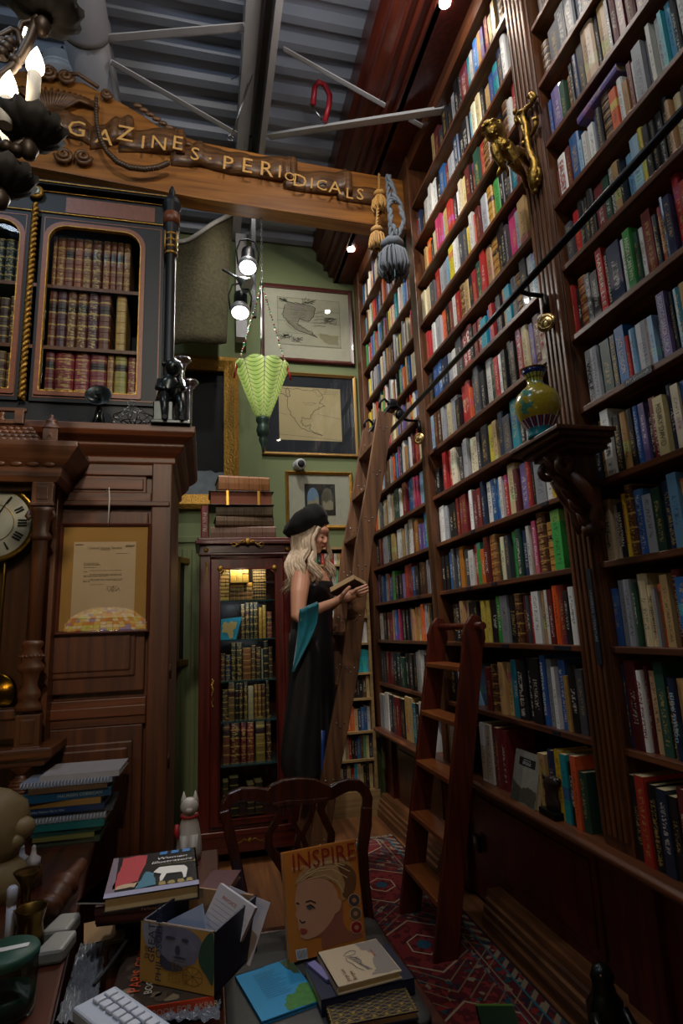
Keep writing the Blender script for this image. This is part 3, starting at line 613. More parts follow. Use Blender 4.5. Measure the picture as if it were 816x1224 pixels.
# moss coloured textile hung from the roof
t = thing('hanging_textile', 'moss green patterned textile with white edging hung below the roof', 'textile', AY(240, 410, 4.15))
org = t.location.copy(); mb = MB(); rows = []
tl, tr_, brr, bl = AY(198, 288, 4.15), AY(279, 252, 4.15), AY(270, 408, 4.15), AY(196, 411, 4.15)
for j in range(13):
    v = j/12; row = []
    for i in range(13):
        u = i/12; q = tl.lerp(tr_, u).lerp(bl.lerp(brr, u), v)
        q.z -= .13*sin(pi*u)*(1-v)*(.4+.6*u); q.y += .05*sin(u*7+v*2)*(1-.5*v); row.append(q-org)
    rows.append(row)
mb.loft(rows, closed=False, caps=False); o = mb.obj('cloth', plain('moss_textile', '3C3722', .95, noise=.75, nscale=45, bump=.6), t); s = o.modifiers.new('s', 'SOLIDIFY'); s.thickness = .02
MB().tube([r+V((0,-.012,.005)) for r in rows[0]], .018, 6).obj('white_edging', plain('linen_white', 'A8A8A4', .9), t)

# ------------------------------------------------------------------ carved sign board
Wsign = wood('sign_oak', '7A4A1C', 'AA7030', 0, 6, rough=.4, coat=.25); Wcarve = wood('ribbon_wood', '4A2E18', '7A5430', 0, 14, rough=.45); GoldL = plain('carved_gold_letters', 'D9A860', .4)
YS = 3.2; sg = thing('carved_sign', 'carved wooden sign board reading MAGAZINES PERIODICALS spanning the room', 'sign', (0, YS, 4.0))
def S(px, py, d=0): q = AY(px, py, YS-d); return q-V((0, YS, 4.0))
top = [(1.30, 4.335), (.6, 4.36), (-.044, 4.40), (-.20, 4.43), (-.30, 4.47), (-.42, 4.545), (-.55, 4.61), (-.66, 4.66), (-.74, 4.70), (-.80, 4.70), (-.86, 4.72), (-.95, 4.80), (-1.04, 4.72), (-1.16, 4.70), (-1.5, 4.55), (-1.79, 4.42)]
bot = [(-1.79, 4.09), (-1.06, 4.07), (-.04, 3.995), (1.30, 3.955)]
mb = MB(); mb.prism([(x, 0, z-4) for x, z in top+bot], (0, .09, 0)); mb.obj('board', Wsign, sg, bev=.008)
mb = MB(); mb.prism([(-1.79, -.01, 4.09-4), (-1.06, -.01, .07), (-.04, -.01, -.005), (1.30, -.01, -.045), (1.30, -.01, -.06), (-.04, -.01, -.02), (-1.06, -.01, .055), (-1.79, -.01, .075)], (0, .11, 0)); mb.obj('lower_moulding', Wsign, sg, bev=.003)
# the ribbon: strips with folds
def ribbon(pts, hh=.075, d=.03):
    """pts: px, py, depth"""
    mb = MB(); up, lo = [], []
    dn = []
    for i in range(len(pts)-1):
        for k in range(5):
            f = k/5; a, b = pts[i], pts[i+1]; dn.append(tuple(a[j]+(b[j]-a[j])*f for j in range(3)))
    dn.append(pts[-1])
    A = []
    for n, (x, y, dd) in enumerate(dn):
        c = S(x, y, .0); wv = .008*sin(n*.9); A.append([(c.x, -dd-wv, c.z+hh), (c.x, -dd-.014-wv, c.z+hh*.5), (c.x, -dd-.016-wv, c.z), (c.x, -dd-.014-wv, c.z-hh*.5), (c.x, -dd-wv, c.z-hh), (c.x, .01, c.z-hh), (c.x, .01, c.z+hh)])
    mb.loft(A, sm=True); return mb.obj('ribbon', Wcarve, sg)
ribbon([(10,148,.01),(60,150,.03),(82,152,.04),(98,156,.02),(112,164,.005)])
ribbon([(108,166,.0),(125,164,.02),(140,160,.045),(150,158,.035)], .08); ribbon([(142,170,.0),(165,170,.02),(200,173,.045),(212,172,.05)]); ribbon([(204,186,.0),(225,188,.02),(240,187,.04),(256,192,.02),(275,197,.03),(300,200,.02),(335,206,.045),(345,205,.05)]); ribbon([(338,214,.0),(360,218,.02),(395,222,.03),(412,220,.045)]); ribbon([(402,230,.0),(420,233,.02),(450,237,.01)], .06)
for x, y in ((155,160),(216,176),(349,208),(414,224)):
    c = S(x, y); MB().lathe([(.0, 0), (.026, 0), (.03, .02), (.03, .13), (.024, .155), (.0, .155)], (c.x, -.04, c.z-.08), 14).obj('ribbon_curl', Wcarve, sg)
for ch, x, y, s in (('M',44,150,.14),('A',70,155,.15),('G',92,156,.15),('A',125,166,.15),('Z',150,162,.15),('I',171,172,.13),('N',190,173,.13),('E',212,173,.14),('S',233,186,.13),('·',251,192,.14),('P',272,197,.14),('E',295,200,.15),('R',318,204,.15),('I',334,207,.13),('O',346,213,.09),('D',358,218,.13),('I',372,221,.11),('C',384,223,.11),('A',400,226,.13),('L',417,233,.11),('S',430,234,.12)):
    c = S(x, y, .06); text(ch, s, GoldL, sg, 'letter', .002, mw=Matrix.Translation((c.x, -.068, c.z)) @ Matrix.Rotation(RD(4), 4, 'Y') @ Matrix.Rotation(pi/2, 4, 'X'))
# shell, scrolls and swag of beads carved on it
cc = S(62, 128); mb = MB()
for k in range(25):
    a = pi*(k/24); x = -cos(a); mb.tube([(cc.x+.03*x, -.02, cc.z-.06), (cc.x+.16*x, -.05, cc.z+.03+.02*sin(a)), (cc.x+.27*x, -.02, cc.z+.02+.09*sin(a))], [.006, .011, .007], 6)
mb.obj('carved_shell', Wcarve, sg)
def scroll(px, py, r, turn=1, n=22):
    c = S(px, py); return [(c.x+turn*r*(1-i/n*.85)*cos(i/n*3.6*pi+pi), -.03-.01*i/n, c.z+r*(1-i/n*.85)*sin(i/n*3.6*pi+pi)) for i in range(n+1)]
mb = MB()
for x, y, r, t_ in ((60, 92, .05, 1), (80, 97, .045, -1), (128, 118, .03, -1), (78, 190, .05, 1), (100, 192, .05, -1), (45, 92, .05, 1)): MB().tube(scroll(x, y, r, t_), .012, 7).obj('carved_scroll', Wcarve, sg)
mb.tube([S(78, 92)+V((0,-.02,0)), S(95, 94)+V((0,-.03,0)), S(118, 108)+V((0,-.02,0))], .012, 6)
mb.obj('carved_volute', Wcarve, sg); mb = MB()
for i in range(9): c = S(165+i*7.5, 125+i*5.2+ (0 if i < 7 else 4)); mb.ball((c.x, -.02, c.z-.03), .022, 0, 6, (1.3, .6, .7))
mb.obj('carved_leaf_border', Wcarve, sg)
mb = MB(); sw = [(115,118),(115,135),(116,150),(120,167),(128,182),(140,194),(155,201),(172,203),(188,201),(200,196)]
def cat_pts(p, n): 
    out = []
    for i in range(len(p)-1):
        for k in range(n): f = k/n; out.append(tuple(p[i][j]+(p[i+1][j]-p[i][j])*f for j in range(len(p[0]))))
    return out+[p[-1]]
for i, (x, y) in enumerate(cat_pts(sw, 5)): c = S(x, y, .07); mb.ball((c.x, -.075, c.z), .0115+.006*min(1, i/25), 0, 5)
mb.obj('bead_swag', plain('dark_bead', '4A3828', .35), sg)
mb = MB()
for a, b in (((275,168),(303,85)), ((275,168),(296,100)), ((296,100),(305,78)), ((276,95),(300,82))): mb.tube([AY(*a, 3.15), AY(*b, 3.0)], .003, 5)
mb.tube([AY(275,165,3.15)+V((.02*cos(k), 0, .02*sin(k))) for k in [i*.7 for i in range(10)]], .005, 5)
o = mb.obj('hanging_wire', Steel); tag(o, 'thin twisted steel wire tying the carved sign to the roof beam', 'wire')
# tassels
def tassel(px, py, Y, L, R, c, label, nm, ropetop):
    p = AY(px, py, Y); t = thing('tassel', label, 'tassel', p, group=None); m = plain(nm, c, .95, noise=.4, nscale=90)
    mb = MB(); mb.lathe([(.3*R, 0), (.62*R, -.06*L), (.66*R, -.16*L), (.45*R, -.22*L)], (0,0,0), 14, flut=.12); mb.obj('knot_head', m, t)
    mb = MB()
    for k in range(90):
        a = random.uniform(0, 2*pi); q = random.uniform(.5, 1); ln = random.uniform(.85, 1)
        mb.tube([(.3*R*cos(a)*q, .3*R*sin(a)*q, -.18*L), (.85*R*cos(a)*q, .85*R*sin(a)*q, -.4*L), (1.05*R*cos(a)*q, 1.05*R*sin(a)*q, -.75*L), (.8*R*cos(a+.1)*q, .8*R*sin(a+.1)*q, -L*ln)], .07*R, 5)
    mb.obj('fringe', m, t)
    q = AY(*ropetop, Y)-p; mb = MB(); n = 24
    for s in (0, pi): mb.tube([(q.x*i/n+.09*R*cos(i*1.1+s), .09*R*sin(i*1.1+s), q.z*i/n) for i in range(n+1)], .1*R, 6)
    mb.obj('cord', m, t); return t
tassel(453, 229, 3.05, .16, .055, 'B08548', 'small straw gold tassel hanging at the right end of the sign', 'tassel_gold', (453, 208))
tassel(450, 272, 3.02, .16, .055, 'A07A48', 'lower straw gold tassel half behind the big grey one', 'tassel_gold_dull', (452, 240))
bt = tassel(468, 287, 2.95, .26, .10, '565C64', 'big blue-grey wool tassel on a twisted rope by the sign end', 'tassel_grey', (463, 210))
m = MT['tassel_grey']; p0 = bt.location; mb = MB(); loop = [(463,212),(470,235),(478,250),(481,270),(474,285),(467,270),(464,250),(466,240),(474,245)]
for s in (0, 2): mb.tube([AY(x, y, 2.95)-p0+V((.008*cos(i*1.3+s), -.02+.008*sin(i*1.3+s), 0)) for i, (x, y) in enumerate(cat_pts(loop, 5))], .011, 6)
mb.obj('rope_loop', m, bt)

# ------------------------------------------------------------------ track spotlights
Emi = emis('spot_bulb', 'FFFDF4', 14)
def can(px, py, Y, label, tilt):
    p = AY(px, py, Y); ax = V(tilt).normalized(); t = thing('track_spotlight', label, 'spotlight', p, group='spotlights on the drop rod')
    mb = MB(); mb.lathe([(.058, 0), (.066, .004), (.066, .03), (.05, .06)], (0,0,0), 28, axis=-ax); mb.obj('reflector_rim', plain('lamp_grey', '9A9EA6', .35, .5), t)
    mb = MB(); mb.lathe([(.05, .05), (.046, .06), (.046, .17), (.03, .19), (.001, .192)], (0,0,0), 28, axis=-ax); mb.obj('can', Iron, t)
    MB().lathe([(.0, -.004), (.05, -.004), (.058, .003), (.0, .003)], (0,0,0), 24, axis=-ax).obj('bulb_face', Emi, t)
    mb = MB(); mb.tube([V((-.065, 0, .02)), V((-.075, 0, .12)), V((-.05, 0, .2)), V((0, 0, .215)), V((.05, 0, .2)), V((.075, 0, .12)), V((.065, 0, .02))], .006, 6); mb.obj('yoke', Iron, t); return p, ax
SPA = can(296, 320, 3.5, 'upper of the two black spotlights hanging under the sign', (-.05, -.35, -1))
SPB = can(287, 374, 3.5, 'lower of the two black spotlights hanging under the sign', (-.05, -.35, -1))
t = thing('drop_rod', 'black vertical rod carrying the two spotlights', 'rod', AY(303, 300, 3.55)); mb = MB(); z0 = t.location.z; mb.box((-.014, -.014, -.5), (.014, .014, 4.7-z0)); mb.obj('rod', Iron, t)
p = AY(284, 332, 3.5); t = thing('clip_lamp', 'small chrome clip lamp between the two spotlights', 'lamp', p)
mb = MB(); mb.lathe([(.015, 0), (.02, .02), (.05, .09), (.055, .1)], (0,0,0), 18, axis=(.6,-.3,-.7)); mb.obj('shade', plain('chrome', 'A8B0B0', .2, .9), t); MB().tube([(-.1, 0, .05), (0, 0, 0), (.03, 0, -.02)], .009, 6).obj('clip_arm', Steel, t)
# ------------------------------------------------------------------ green glass pendant
m, nt, b = newmat('feather_glass')
tc = nt.nodes.new('ShaderNodeTexCoord'); sp = nt.nodes.new('ShaderNodeSeparateXYZ'); nt.links.new(tc.outputs['Object'], sp.inputs[0])
th = ma(nt, 'ARCTAN2', sp.outputs[1], sp.outputs[0]); lob = ma(nt, 'ABSOLUTE', ma(nt, 'SINE', ma(nt, 'MULTIPLY', th, 4)))
fr = ma(nt, 'FRACT', ma(nt, 'SUBTRACT', ma(nt, 'MULTIPLY', sp.outputs[2], 42), ma(nt, 'MULTIPLY', lob, -1.1)))
ln = ma(nt, 'LESS_THAN', fr, .17); rib = ma(nt, 'LESS_THAN', lob, .09)
c = mixc(nt, lob, srgb('CDD0A4'), srgb('AEBE8A')); c = mixc(nt, ma(nt, 'MULTIPLY', ln, .75), c, srgb('4E6A3C')); c = mixc(nt, ma(nt, 'MULTIPLY', rib, .7), c, srgb('4E7A8A'))
nt.links.new(c, b.inputs['Base Color']); b.inputs['Roughness'].default_value = .25; b.inputs['Transmission Weight'].default_value = 0
b.inputs['Subsurface Weight'].default_value = .0
trn = nt.nodes.new('ShaderNodeBsdfTranslucent'); nt.links.new(c, trn.inputs[0]); mx = nt.nodes.new('ShaderNodeMixShader'); mx.inputs[0].default_value = .55
nt.links.new(b.outputs[0], mx.inputs[1]); nt.links.new(trn.outputs[0], mx.inputs[2]); nt.links.new(mx.outputs[0], nt.nodes['Material Output'].inputs[0]); MT['feather_glass'] = m
YL = 3.28; pb = AY(314, 503, YL); pl = thing('pendant_lamp', 'green feathered glass cone lamp hanging on beaded chains below the sign', 'pendant lamp', pb)
mb = MB(); rings = []; n = 64; Ht = .335
for j in range(14):
    f = j/13; r = .035+.125*f; rings.append([((r*(1+.03*abs(sin(4*(2*pi*k/n)))*f))*cos(2*pi*k/n) if True else 0, (r*(1+.03*abs(sin(4*(2*pi*k/n)))*f))*sin(2*pi*k/n), Ht*f+(.016*abs(sin(4*2*pi*k/n))*f**5)) for k in range(n)])
mb.loft(rings, caps=False); o = mb.obj('glass_cone', m, pl); s = o.modifiers.new('s', 'SOLIDIFY'); s.thickness = .004
mb = MB(); mb.lathe([(.0, .02), (.04, .02), (.042, .0), (.03, -.02), (.034, -.035), (.04, -.06), (.034, -.09), (.022, -.1), (.026, -.12), (.014, -.15), (.01, -.17), (.004, -.2), (.0, -.2)], (0,0,0), 20); mb.obj('turned_finial', plain('verdigris', '38504A', .35, .4, noise=.4, nscale=50), pl)
apex = AY(313, 340, YL)-pb
beads = [plain('bead_red', 'A01828', .25), plain('bead_green', '3E8A5A', .25), plain('bead_cream', 'C8C0A0', .4)]
for a in (-2.9, -.35, 1.5):
    mb = MB(); q = V((.155*cos(a), .155*sin(a), Ht-.02))
    for i in range(34):
        f = i/33; mb.ball(apex.lerp(q, f), .0055 if i % 6 else .009, (i*7+int(a*3)) % 3, 4)
    mb.obj('bead_chain', beads, pl)
    mb = MB(); mb.tube([q+V((0,0,.02)), q+V((.01*cos(a), .01*sin(a), -.03)), q+V((.02*cos(a), .02*sin(a), -.07))], .007, 6, 0); mb.obj('red_bead_drop', beads[0], pl)
mb = MB(); zt = AY(311, 244, YL).z-pb.z+.1
for i in range(int((zt-apex.z)/.022)): 
    z = apex.z+i*.022; mb.tube([(apex.x+.006*cos(k), .006*sin(k) if i % 2 else 0, z+.014*sin(k)) if i % 2 == 0 else (apex.x, .006*cos(k), z+.014*sin(k)) for k in [j*pi/4 for j in range(9)]], .0022, 4)
mb.tube([apex, (0, .0, Ht-.05)], .006, 6); mb.obj('silver_chain', Steel, pl)
# ------------------------------------------------------------------ big dark oak cupboard (front plane y = 2.2)
bg = thing('oak_cupboard', 'tall dark oak cupboard with heavy cornice, a framed letter hung on it', 'cupboard', (-.8, 2.2, 0))
def B(mb, x0, x1, y0, y1, z0, z1): return mb.box((x0+.8, y0-2.2, z0), (x1+.8, y1-2.2, z1))
B(MB(), -1.5, -.124, 2.215, 2.80, 0, 2.0).obj('carcass', Wdark, bg)
mb = MB(); B(mb, -.196, -.122, 2.19, 2.23, 0, 1.99); mb.obj('corner_stile', Wdark, bg, bev=.005)
mb = MB(); B(mb, -1.5, -.196, 2.19, 2.22, 1.84, 1.875); B(mb, -1.5, -.19, 2.195, 2.22, 1.94, 2.0); B(mb, -1.5, -.13, 2.182, 2.22, 1.822, 1.842); mb.obj('top_rail', WdarkX, bg, bev=.004)
mb = MB(); B(mb, -1.5, -.215, 2.20, 2.22, 1.875, 1.94); B(mb, -.47, -.225, 2.193, 2.22, 1.885, 1.928); mb.obj('frieze_panel', WdarkX, bg, bev=.004)
# cornice swept round the right corner
mb = MB(); cp = [(0, 1.975), (.012, 1.99), (.012, 2.01), (.03, 2.025), (.045, 2.045), (.045, 2.055), (.075, 2.075), (.085, 2.09), (.085, 2.115), (0, 2.115)]
rings = [[(-1.5+.8, -d, z) for d, z in cp], [(-.124+d+.8, -d, z) for d, z in cp], [(-.124+d+.8, .62, z) for d, z in cp]]
mb.loft(rings, sm=False); B(mb, -1.5, -.124, 2.2, 2.80, 2.0, 2.11); mb.obj('cornice', WdarkX, bg, bev=.003)
for z0, z1, nm in ((1.17, 1.80, 'upper_door'), (.2, 1.06, 'lower_door')):
    mb = MB(); B(mb, -.66, -.205, 2.19, 2.215, z0, z1); o = mb.obj(nm, Wdark, bg, bev=.004)
    mb = MB(); B(mb, -.60, -.235, 2.183, 2.2, z0+.05, z1-.05); B(mb, -.585, -.25, 2.178, 2.2, z0+.07, z1-.07); k = mb.obj('raised_panel', Wdark, o, bev=.006)
    mb = MB(); B(mb, -1.12, -.67, 2.19, 2.215, z0, z1); B(mb, -1.07, -.71, 2.18, 2.2, z0+.05, z1-.05); mb.obj(nm, Wdark, bg, bev=.004)
mb = MB(); B(mb, -1.5, -.196, 2.178, 2.22, 1.09, 1.125); B(mb, -1.5, -.196, 2.186, 2.22, 1.06, 1.15); mb.obj('middle_rail', WdarkX, bg, bev=.004)
mb = MB(); B(mb, -1.5, -.11, 2.16, 2.82, 0, .12); mb.obj('plinth', WdarkX, bg, bev=.006)
for z in (1.2, .9, .5): MB().lathe([(.005, 0), (.005, .05)], (-.121+.8, .03, z), 8).obj('hinge', plain('dark_hinge', '3A2A18', .4, .8), bg)
# framed letter
Yl = 2.172
la, lb = AY(89, 648, Yl), AY(160, 737, Yl)
def letter(o, F):
    ink = plain('typed_ink', '4A4038', .8); r = random.Random(3)
    L = []
    def row(y, a, b): 
        x = a
        while x < b:
            w = r.uniform(.015, .06); L.append([(x, y), (min(b, x+w), y)]); x += w+.014
    for y, a, b in ((.715,.17,.40),(.70,.17,.42),(.686,.17,.44),(.655,.17,.37),(.615,.26,.78),(.60,.17,.24),(.565,.27,.78),(.55,.17,.79),(.538,.17,.56),(.5,.28,.8),(.485,.17,.8),(.47,.17,.28),(.43,.28,.5),(.40,.55,.72),(.84,.68,.88)): row(y, a, b)
    strokes(o, F, L, .0016, ink, 'typed_lines')
    strokes(o, F, [[(.54+.02*i, .36+.03*sin(i*2.1)) for i in range(12)], [(.6,.33),(.66,.41),(.64,.33),(.75,.37)]], .001, ink, 'signature')
    strokes(o, F, [[(.84,.95),(.98,.95)],[(.82,.94),(.98,.94)],[(.83,.93),(.96,.93)],[(.02,.965),(.16,.965)],[(.02,.957),(.14,.957)]], .0016, ink, 'letterhead_marks')
    w = F(1,0)-F(0,0); text('United States Senate', .0135, ink, o, 'letterhead', .0001, mw=frame_m(F(.5,.915,2), w, F(0,1)-F(0,0))); text('WASHINGTON', .005, ink, o, 'letterhead', .0001, mw=frame_m(F(.5,.888,2), w, F(0,1)-F(0,0)))
fl = framed('framed_letter', 'typed letter on tan mat in a plain brown frame hung on the cupboard', 'picture', -.497, -.19, 1.368, 1.755, 2.178, .013, plain('frame_brown', '50281A', .4), plain('mat_tan', 'B08C54', .9), (la.x, lb.x, lb.z, la.z), (plain('letter_paper', 'CDBBA6', .85), letter), depth=.018)
[c for c in fl.children if c.name.startswith('glass_pane')][0].data.materials[0] = glassm('letter_glass', 'F8F6F0', .07)
o = MB().tube([AY(126, 588, 2.17), AY(130, 583, 2.16), AY(131, 596, 2.165), AY(129, 628, 2.165)], .0025, 6).obj('picture_hook', plain('white_cord', 'C8C4BC', .7)); tag(o, 'white bent hook and cord above the framed letter', 'hook')

# ------------------------------------------------------------------ ebonised bookcase on top (front y = 2.32)
YK = 2.32; k_ = YK/2.25
bk = thing('ebonised_cabinet', 'black glazed cabinet with burl inlay and gilt lines on top of the cupboard', 'cabinet', (-.69, YK, 2.115))
def K(mb, x0, x1, y0, y1, z0, z1, m=0): return mb.box((x0+.69, y0-YK, z0-2.115), (x1+.69, y1-YK, z1-2.115), m)
xr = -.165
def kz(z): return 1.35+(z-1.35)*k_
def kx(x): return x*k_
mb = MB(); K(mb, -1.25, -.15, 2.62, 2.64, 2.115, 3.2); K(mb, xr-.02, xr, YK+.02, 2.64, 2.115, 3.2); K(mb, -1.25, -1.23, YK+.02, 2.64, 2.115, 3.2); K(mb, -1.25, xr, YK, 2.64, 2.115, kz(2.235)); K(mb, -1.25, xr, YK+.02, 2.64, kz(3.03), kz(3.05)); mb.obj('case', Wblack, bk)
mb = MB(); K(mb, -1.25, xr, YK-.01, YK+.03, kz(3.02), kz(3.15)); K(mb, -1.27, xr+.02, YK-.04, 2.64, kz(3.15), kz(3.165)); K(mb, -1.27, xr+.02, YK-.03, 2.64, kz(3.165), kz(3.18)); mb.obj('frieze', Wblack, bk, bev=.003)
mb = MB(); K(mb, kx(-.56), kx(-.215), YK-.014, YK, kz(3.05), kz(3.12)); mb.obj('burl_panel', Wburl, bk)
mb = MB()
for z in (3.04, 3.135, 3.158): K(mb, -1.25, xr, YK-.045 if z > 3.15 else YK-.016, YK, kz(z), kz(z)+.004)
mb.obj('gilt_line', Gilt, bk)
gx0, gx1, gz0, gz1 = kx(-.615), kx(-.268), kz(2.278), kz(2.985)
def rrect(x0, x1, z0, z1, r, n=6):
    out = []
    for cx, cz, a0 in ((x1-r[0], z1-r[0], 0), (x0+r[0], z1-r[0], 1), (x0+r[1], z0+r[1], 2), (x1-r[1], z0+r[1], 3)):
        rr = r[0] if a0 < 2 else r[1]
        for i in range(n+1): a = (a0+i/n)*pi/2; out.append((cx+rr*cos(a), cz+rr*sin(a)))
    return out
def rframe(o_, i_, y0, y1, nm, m, par, off):
    """band between two same-length loops"""
    mb = MB(); A = [mb.bm.verts.new((x+off[0], y0+off[1], z+off[2])) for x, z in o_]; Bv = [mb.bm.verts.new((x+off[0], y0+off[1], z+off[2])) for x, z in i_]
    C = [mb.bm.verts.new((x+off[0], y1+off[1], z+off[2])) for x, z in i_]; D = [mb.bm.verts.new((x+off[0], y1+off[1], z+off[2])) for x, z in o_]; n = len(A)
    for i in range(n):
        j = (i+1) % n
        for p, q in ((A, Bv), (Bv, C), (D, A)): mb.bm.faces.new((p[i], p[j], q[j], q[i]))
    return mb.obj(nm, m, par)
off = (.69, -YK, -2.115); cxm = kx(-.667)
for sgn in (1, -1):
    X = lambda a: a if sgn == 1 else 2*cxm-a
    x0, x1 = sorted((X(gx0), X(gx1))); dx0, dx1 = sorted((X(cxm+.02), X(kx(-.175))))
    d = rframe(rrect(dx0, dx1, kz(2.235), kz(3.03), (.001, .001)), rrect(x0-.012, x1+.012, gz0-.012, gz1+.012, (.08, .01)), YK-.012, YK+.02, 'glazed_door', Wblack, bk, off)
    rframe(rrect(x0-.02, x1+.02, gz0-.02, gz1+.02, (.085, .008)), rrect(x0, x1, gz0, gz1, (.07, .003)), YK-.018, YK-.005, 'burl_surround', Wburl, d, off)
    rframe(rrect(x0-.003, x1+.003, gz0-.003, gz1+.003, (.072, .005)), rrect(x0+.001, x1-.001, gz0+.001, gz1-.001, (.068, .003)), YK-.019, YK+.0, 'gilt_bead', Gilt, d, off)
    rframe(rrect(dx0+.012, dx1-.012, kz(2.25), kz(3.02), (.001, .001)), rrect(dx0+.016, dx1-.016, kz(2.25)+.004, kz(3.02)-.004, (.001, .001)), YK-.0135, YK-.01, 'inlay_line', Wburl, d, off)
    K(MB(), x0-.005, x1+.005, YK-.004, YK-.001, gz0-.005, gz1+.005).obj('glass_pane', glassm('cabinet_glass', 'EEF4F4', .015), d)
for z in (kz(2.745), kz(2.48)):
    K(MB(), -1.22, xr-.02, YK+.03, 2.62, z-.012, z).obj('shelf', Wblack, bk); K(MB(), -1.22, xr-.02, YK+.026, YK+.031, z-.014, z+.001).obj('shelf_edge', Wburl, bk)
# gilt barley-twist between the doors, corner column, medallion
mb = MB(); n = 150
for s in (0, pi): mb.tube([(cxm+.69+.007*cos(i*.75+s), -.03+.007*sin(i*.75+s), kz(2.235)-2.115+i/n*(kz(3.06)-kz(2.235))) for i in range(n+1)], .0075, 5)
mb.obj('gilt_twist_moulding', Gilt, bk)
ccx = kx(-.147)
mb = MB(); mb.lathe([(.034, 0), (.034, .05), (.026, .07), (.03, .085), (.023, .1), (.02, .45), (.019, .80), (.026, .815), (.026, .9), (.03, .92), (.033, .96), (.033, 1.03), (.04, 1.05), (.04, 1.06), (.03, 1.085), (.01, 1.1), (.014, 1.125), (.006, 1.15)], (ccx+.69, -.02, .02), 20); mb.obj('corner_column', Wblack, bk)
mb = MB(); mb.lathe([(.0345, 0), (.0345, .055)], (ccx+.69, -.02, .975), 20); mb.obj('burl_band', Wburl, bk)
mb = MB()
for z in (.81, .84, .87, .9): mb.lathe([(.027, 0), (.0295, .006), (.027, .012)], (ccx+.69, -.02, z+.02), 16)
for dx in (-.024, .0, .024): mb.tube([(ccx+.69+dx, -.045, .84), (ccx+.69+dx, -.047, .93)], .004, 5)
mb.obj('gilt_capital', Gilt, bk)
c = AY(43, 230, YK-.02); mb = MB(); mb.lathe([(.0, 0), (.03, 0), (.032, .006), (.026, .012), (.0, .013)], (c.x+.69, c.y-YK, c.z-2.115), 24, axis=(0,-1,0)); me_ = mb.obj('medallion', Gilt, bk)
MB().lathe([(.0, 0), (.02, 0), (.015, .004), (.0, .005)], (c.x+.69, c.y-YK-.012, c.z-2.115), 20, axis=(0,-1,0)).obj('painted_porcelain', plain('porcelain', '9AA8A0', .3, noise=.9, nscale=120), me_)
K(MB(), cxm-.008, cxm+.012, YK-.035, YK-.02, kz(2.6), kz(2.7)).obj('lock_plate', Iron, bk, bev=.003)
def volume(name, mat, col, x0, x1, y, z, h, d, label, grp, lean=0, kind=2, parent=None):
    """leather book with its spine facing -Y"""
    o = bpy.data.objects.new(name, unit(kind, mat)); COL.objects.link(o)
    o.matrix_world = Matrix.Translation((x0, y, z)) @ Matrix.Rotation(lean, 4, 'Y') @ Matrix.Rotation(pi/2, 4, 'Z') @ Matrix.Translation((0, -(x1-x0), 0)) @ Matrix.Diagonal((d, x1-x0, h, 1))
    o.color = srgb(col) if isinstance(col, str) else col
    tag(o, label, 'book', grp); return o
s_ = 3.264
R1 = [(200,218),(218,252),(252,286),(288,320),(321,355),(357,395),(400,429),(430,453),(454,480),(481,508)]
R2 = [(182,214),(216,254),(256,293),(295,336),(338,380),(382,428),(449,490)]
R3 = [(168,206),(209,282),(286,343),(347,411),(413,441),(443,491),(495,528)]
yb = YK+.045
def cx_(px, py): return AY(px/s_, 220+py/s_, yb)
CN = {'5A3326':'brown','4E2A20':'dark brown','6A3A28':'brown','241C1C':'black','5E2428':'maroon','7A5A34':'pale gold','8A6A3C':'tan','602A30':'wine red','3A2226':'dark plum'}
for ri, (row, zf, ybot, ytop, cols) in enumerate(((R1, kz(2.745), 355, 205, ['5A3326','6A3A28','5A3326','6A3A28','6A3A28','4E2A20','6A3A28','5A3326','5A3326','6A3A28']), (R2, kz(2.48), 600, 405, ['4E2A20','3A2226','4E2A20','4E2A20','3A2226','4E2A20','8A6A3C']), (R3, kz(2.268), 810, 640, ['5E2428','5E2428','602A30','602A30','6A3A28','7A5A34','602A30']))):
    for i, (a, b2) in enumerate(row):
        x0 = cx_(a, ybot).x; x1 = cx_(b2, ybot).x; zt = cx_((a+b2)/2, ytop+ (i*3 if ri != 1 else i*2.2)).z
        rn = ('top', 'middle', 'bottom')[ri]
        volume('leather_volume', 'leather_cover', jit({'5A3326':'7A3E26','6A3A28':'8A4A2C','4E2A20':'6A3420','5E2428':'7A2428','602A30':'8A2A34','3A2226':'4E2230','7A5A34':'A88A44','8A6A3C':'B07A3A','241C1C':'241C1C'}[cols[i]], .03), x0, x1-.001, yb, zf+.0005, zt-zf, .15, f"{CN[cols[i]]} gilt leather volume, {ORD[i+1]} from the left, {rn} shelf, right door of black cabinet", 'leather volumes behind the black cabinet door')
for ri, (zf, h, cc2) in enumerate(((kz(2.745), .2, '1A1C20'), (kz(2.48), .215, '4A2A20'), (kz(2.268), .19, '5A3A26'))):
    x = -.735
    for i in range(6):
        w = random.uniform(.034, .042); volume('leather_volume', 'leather_cover', jit(cc2, .04), x-w, x-.001, yb, zf+.0005, h*random.uniform(.95, 1.02), .15, f"{'black brown maroon'.split()[ri]} gilt leather volume, {ORD[i+1]} from the twisted moulding, {('top', 'middle', 'bottom')[ri]} shelf behind left door", 'leather volumes behind the left door'); x -= w+.002
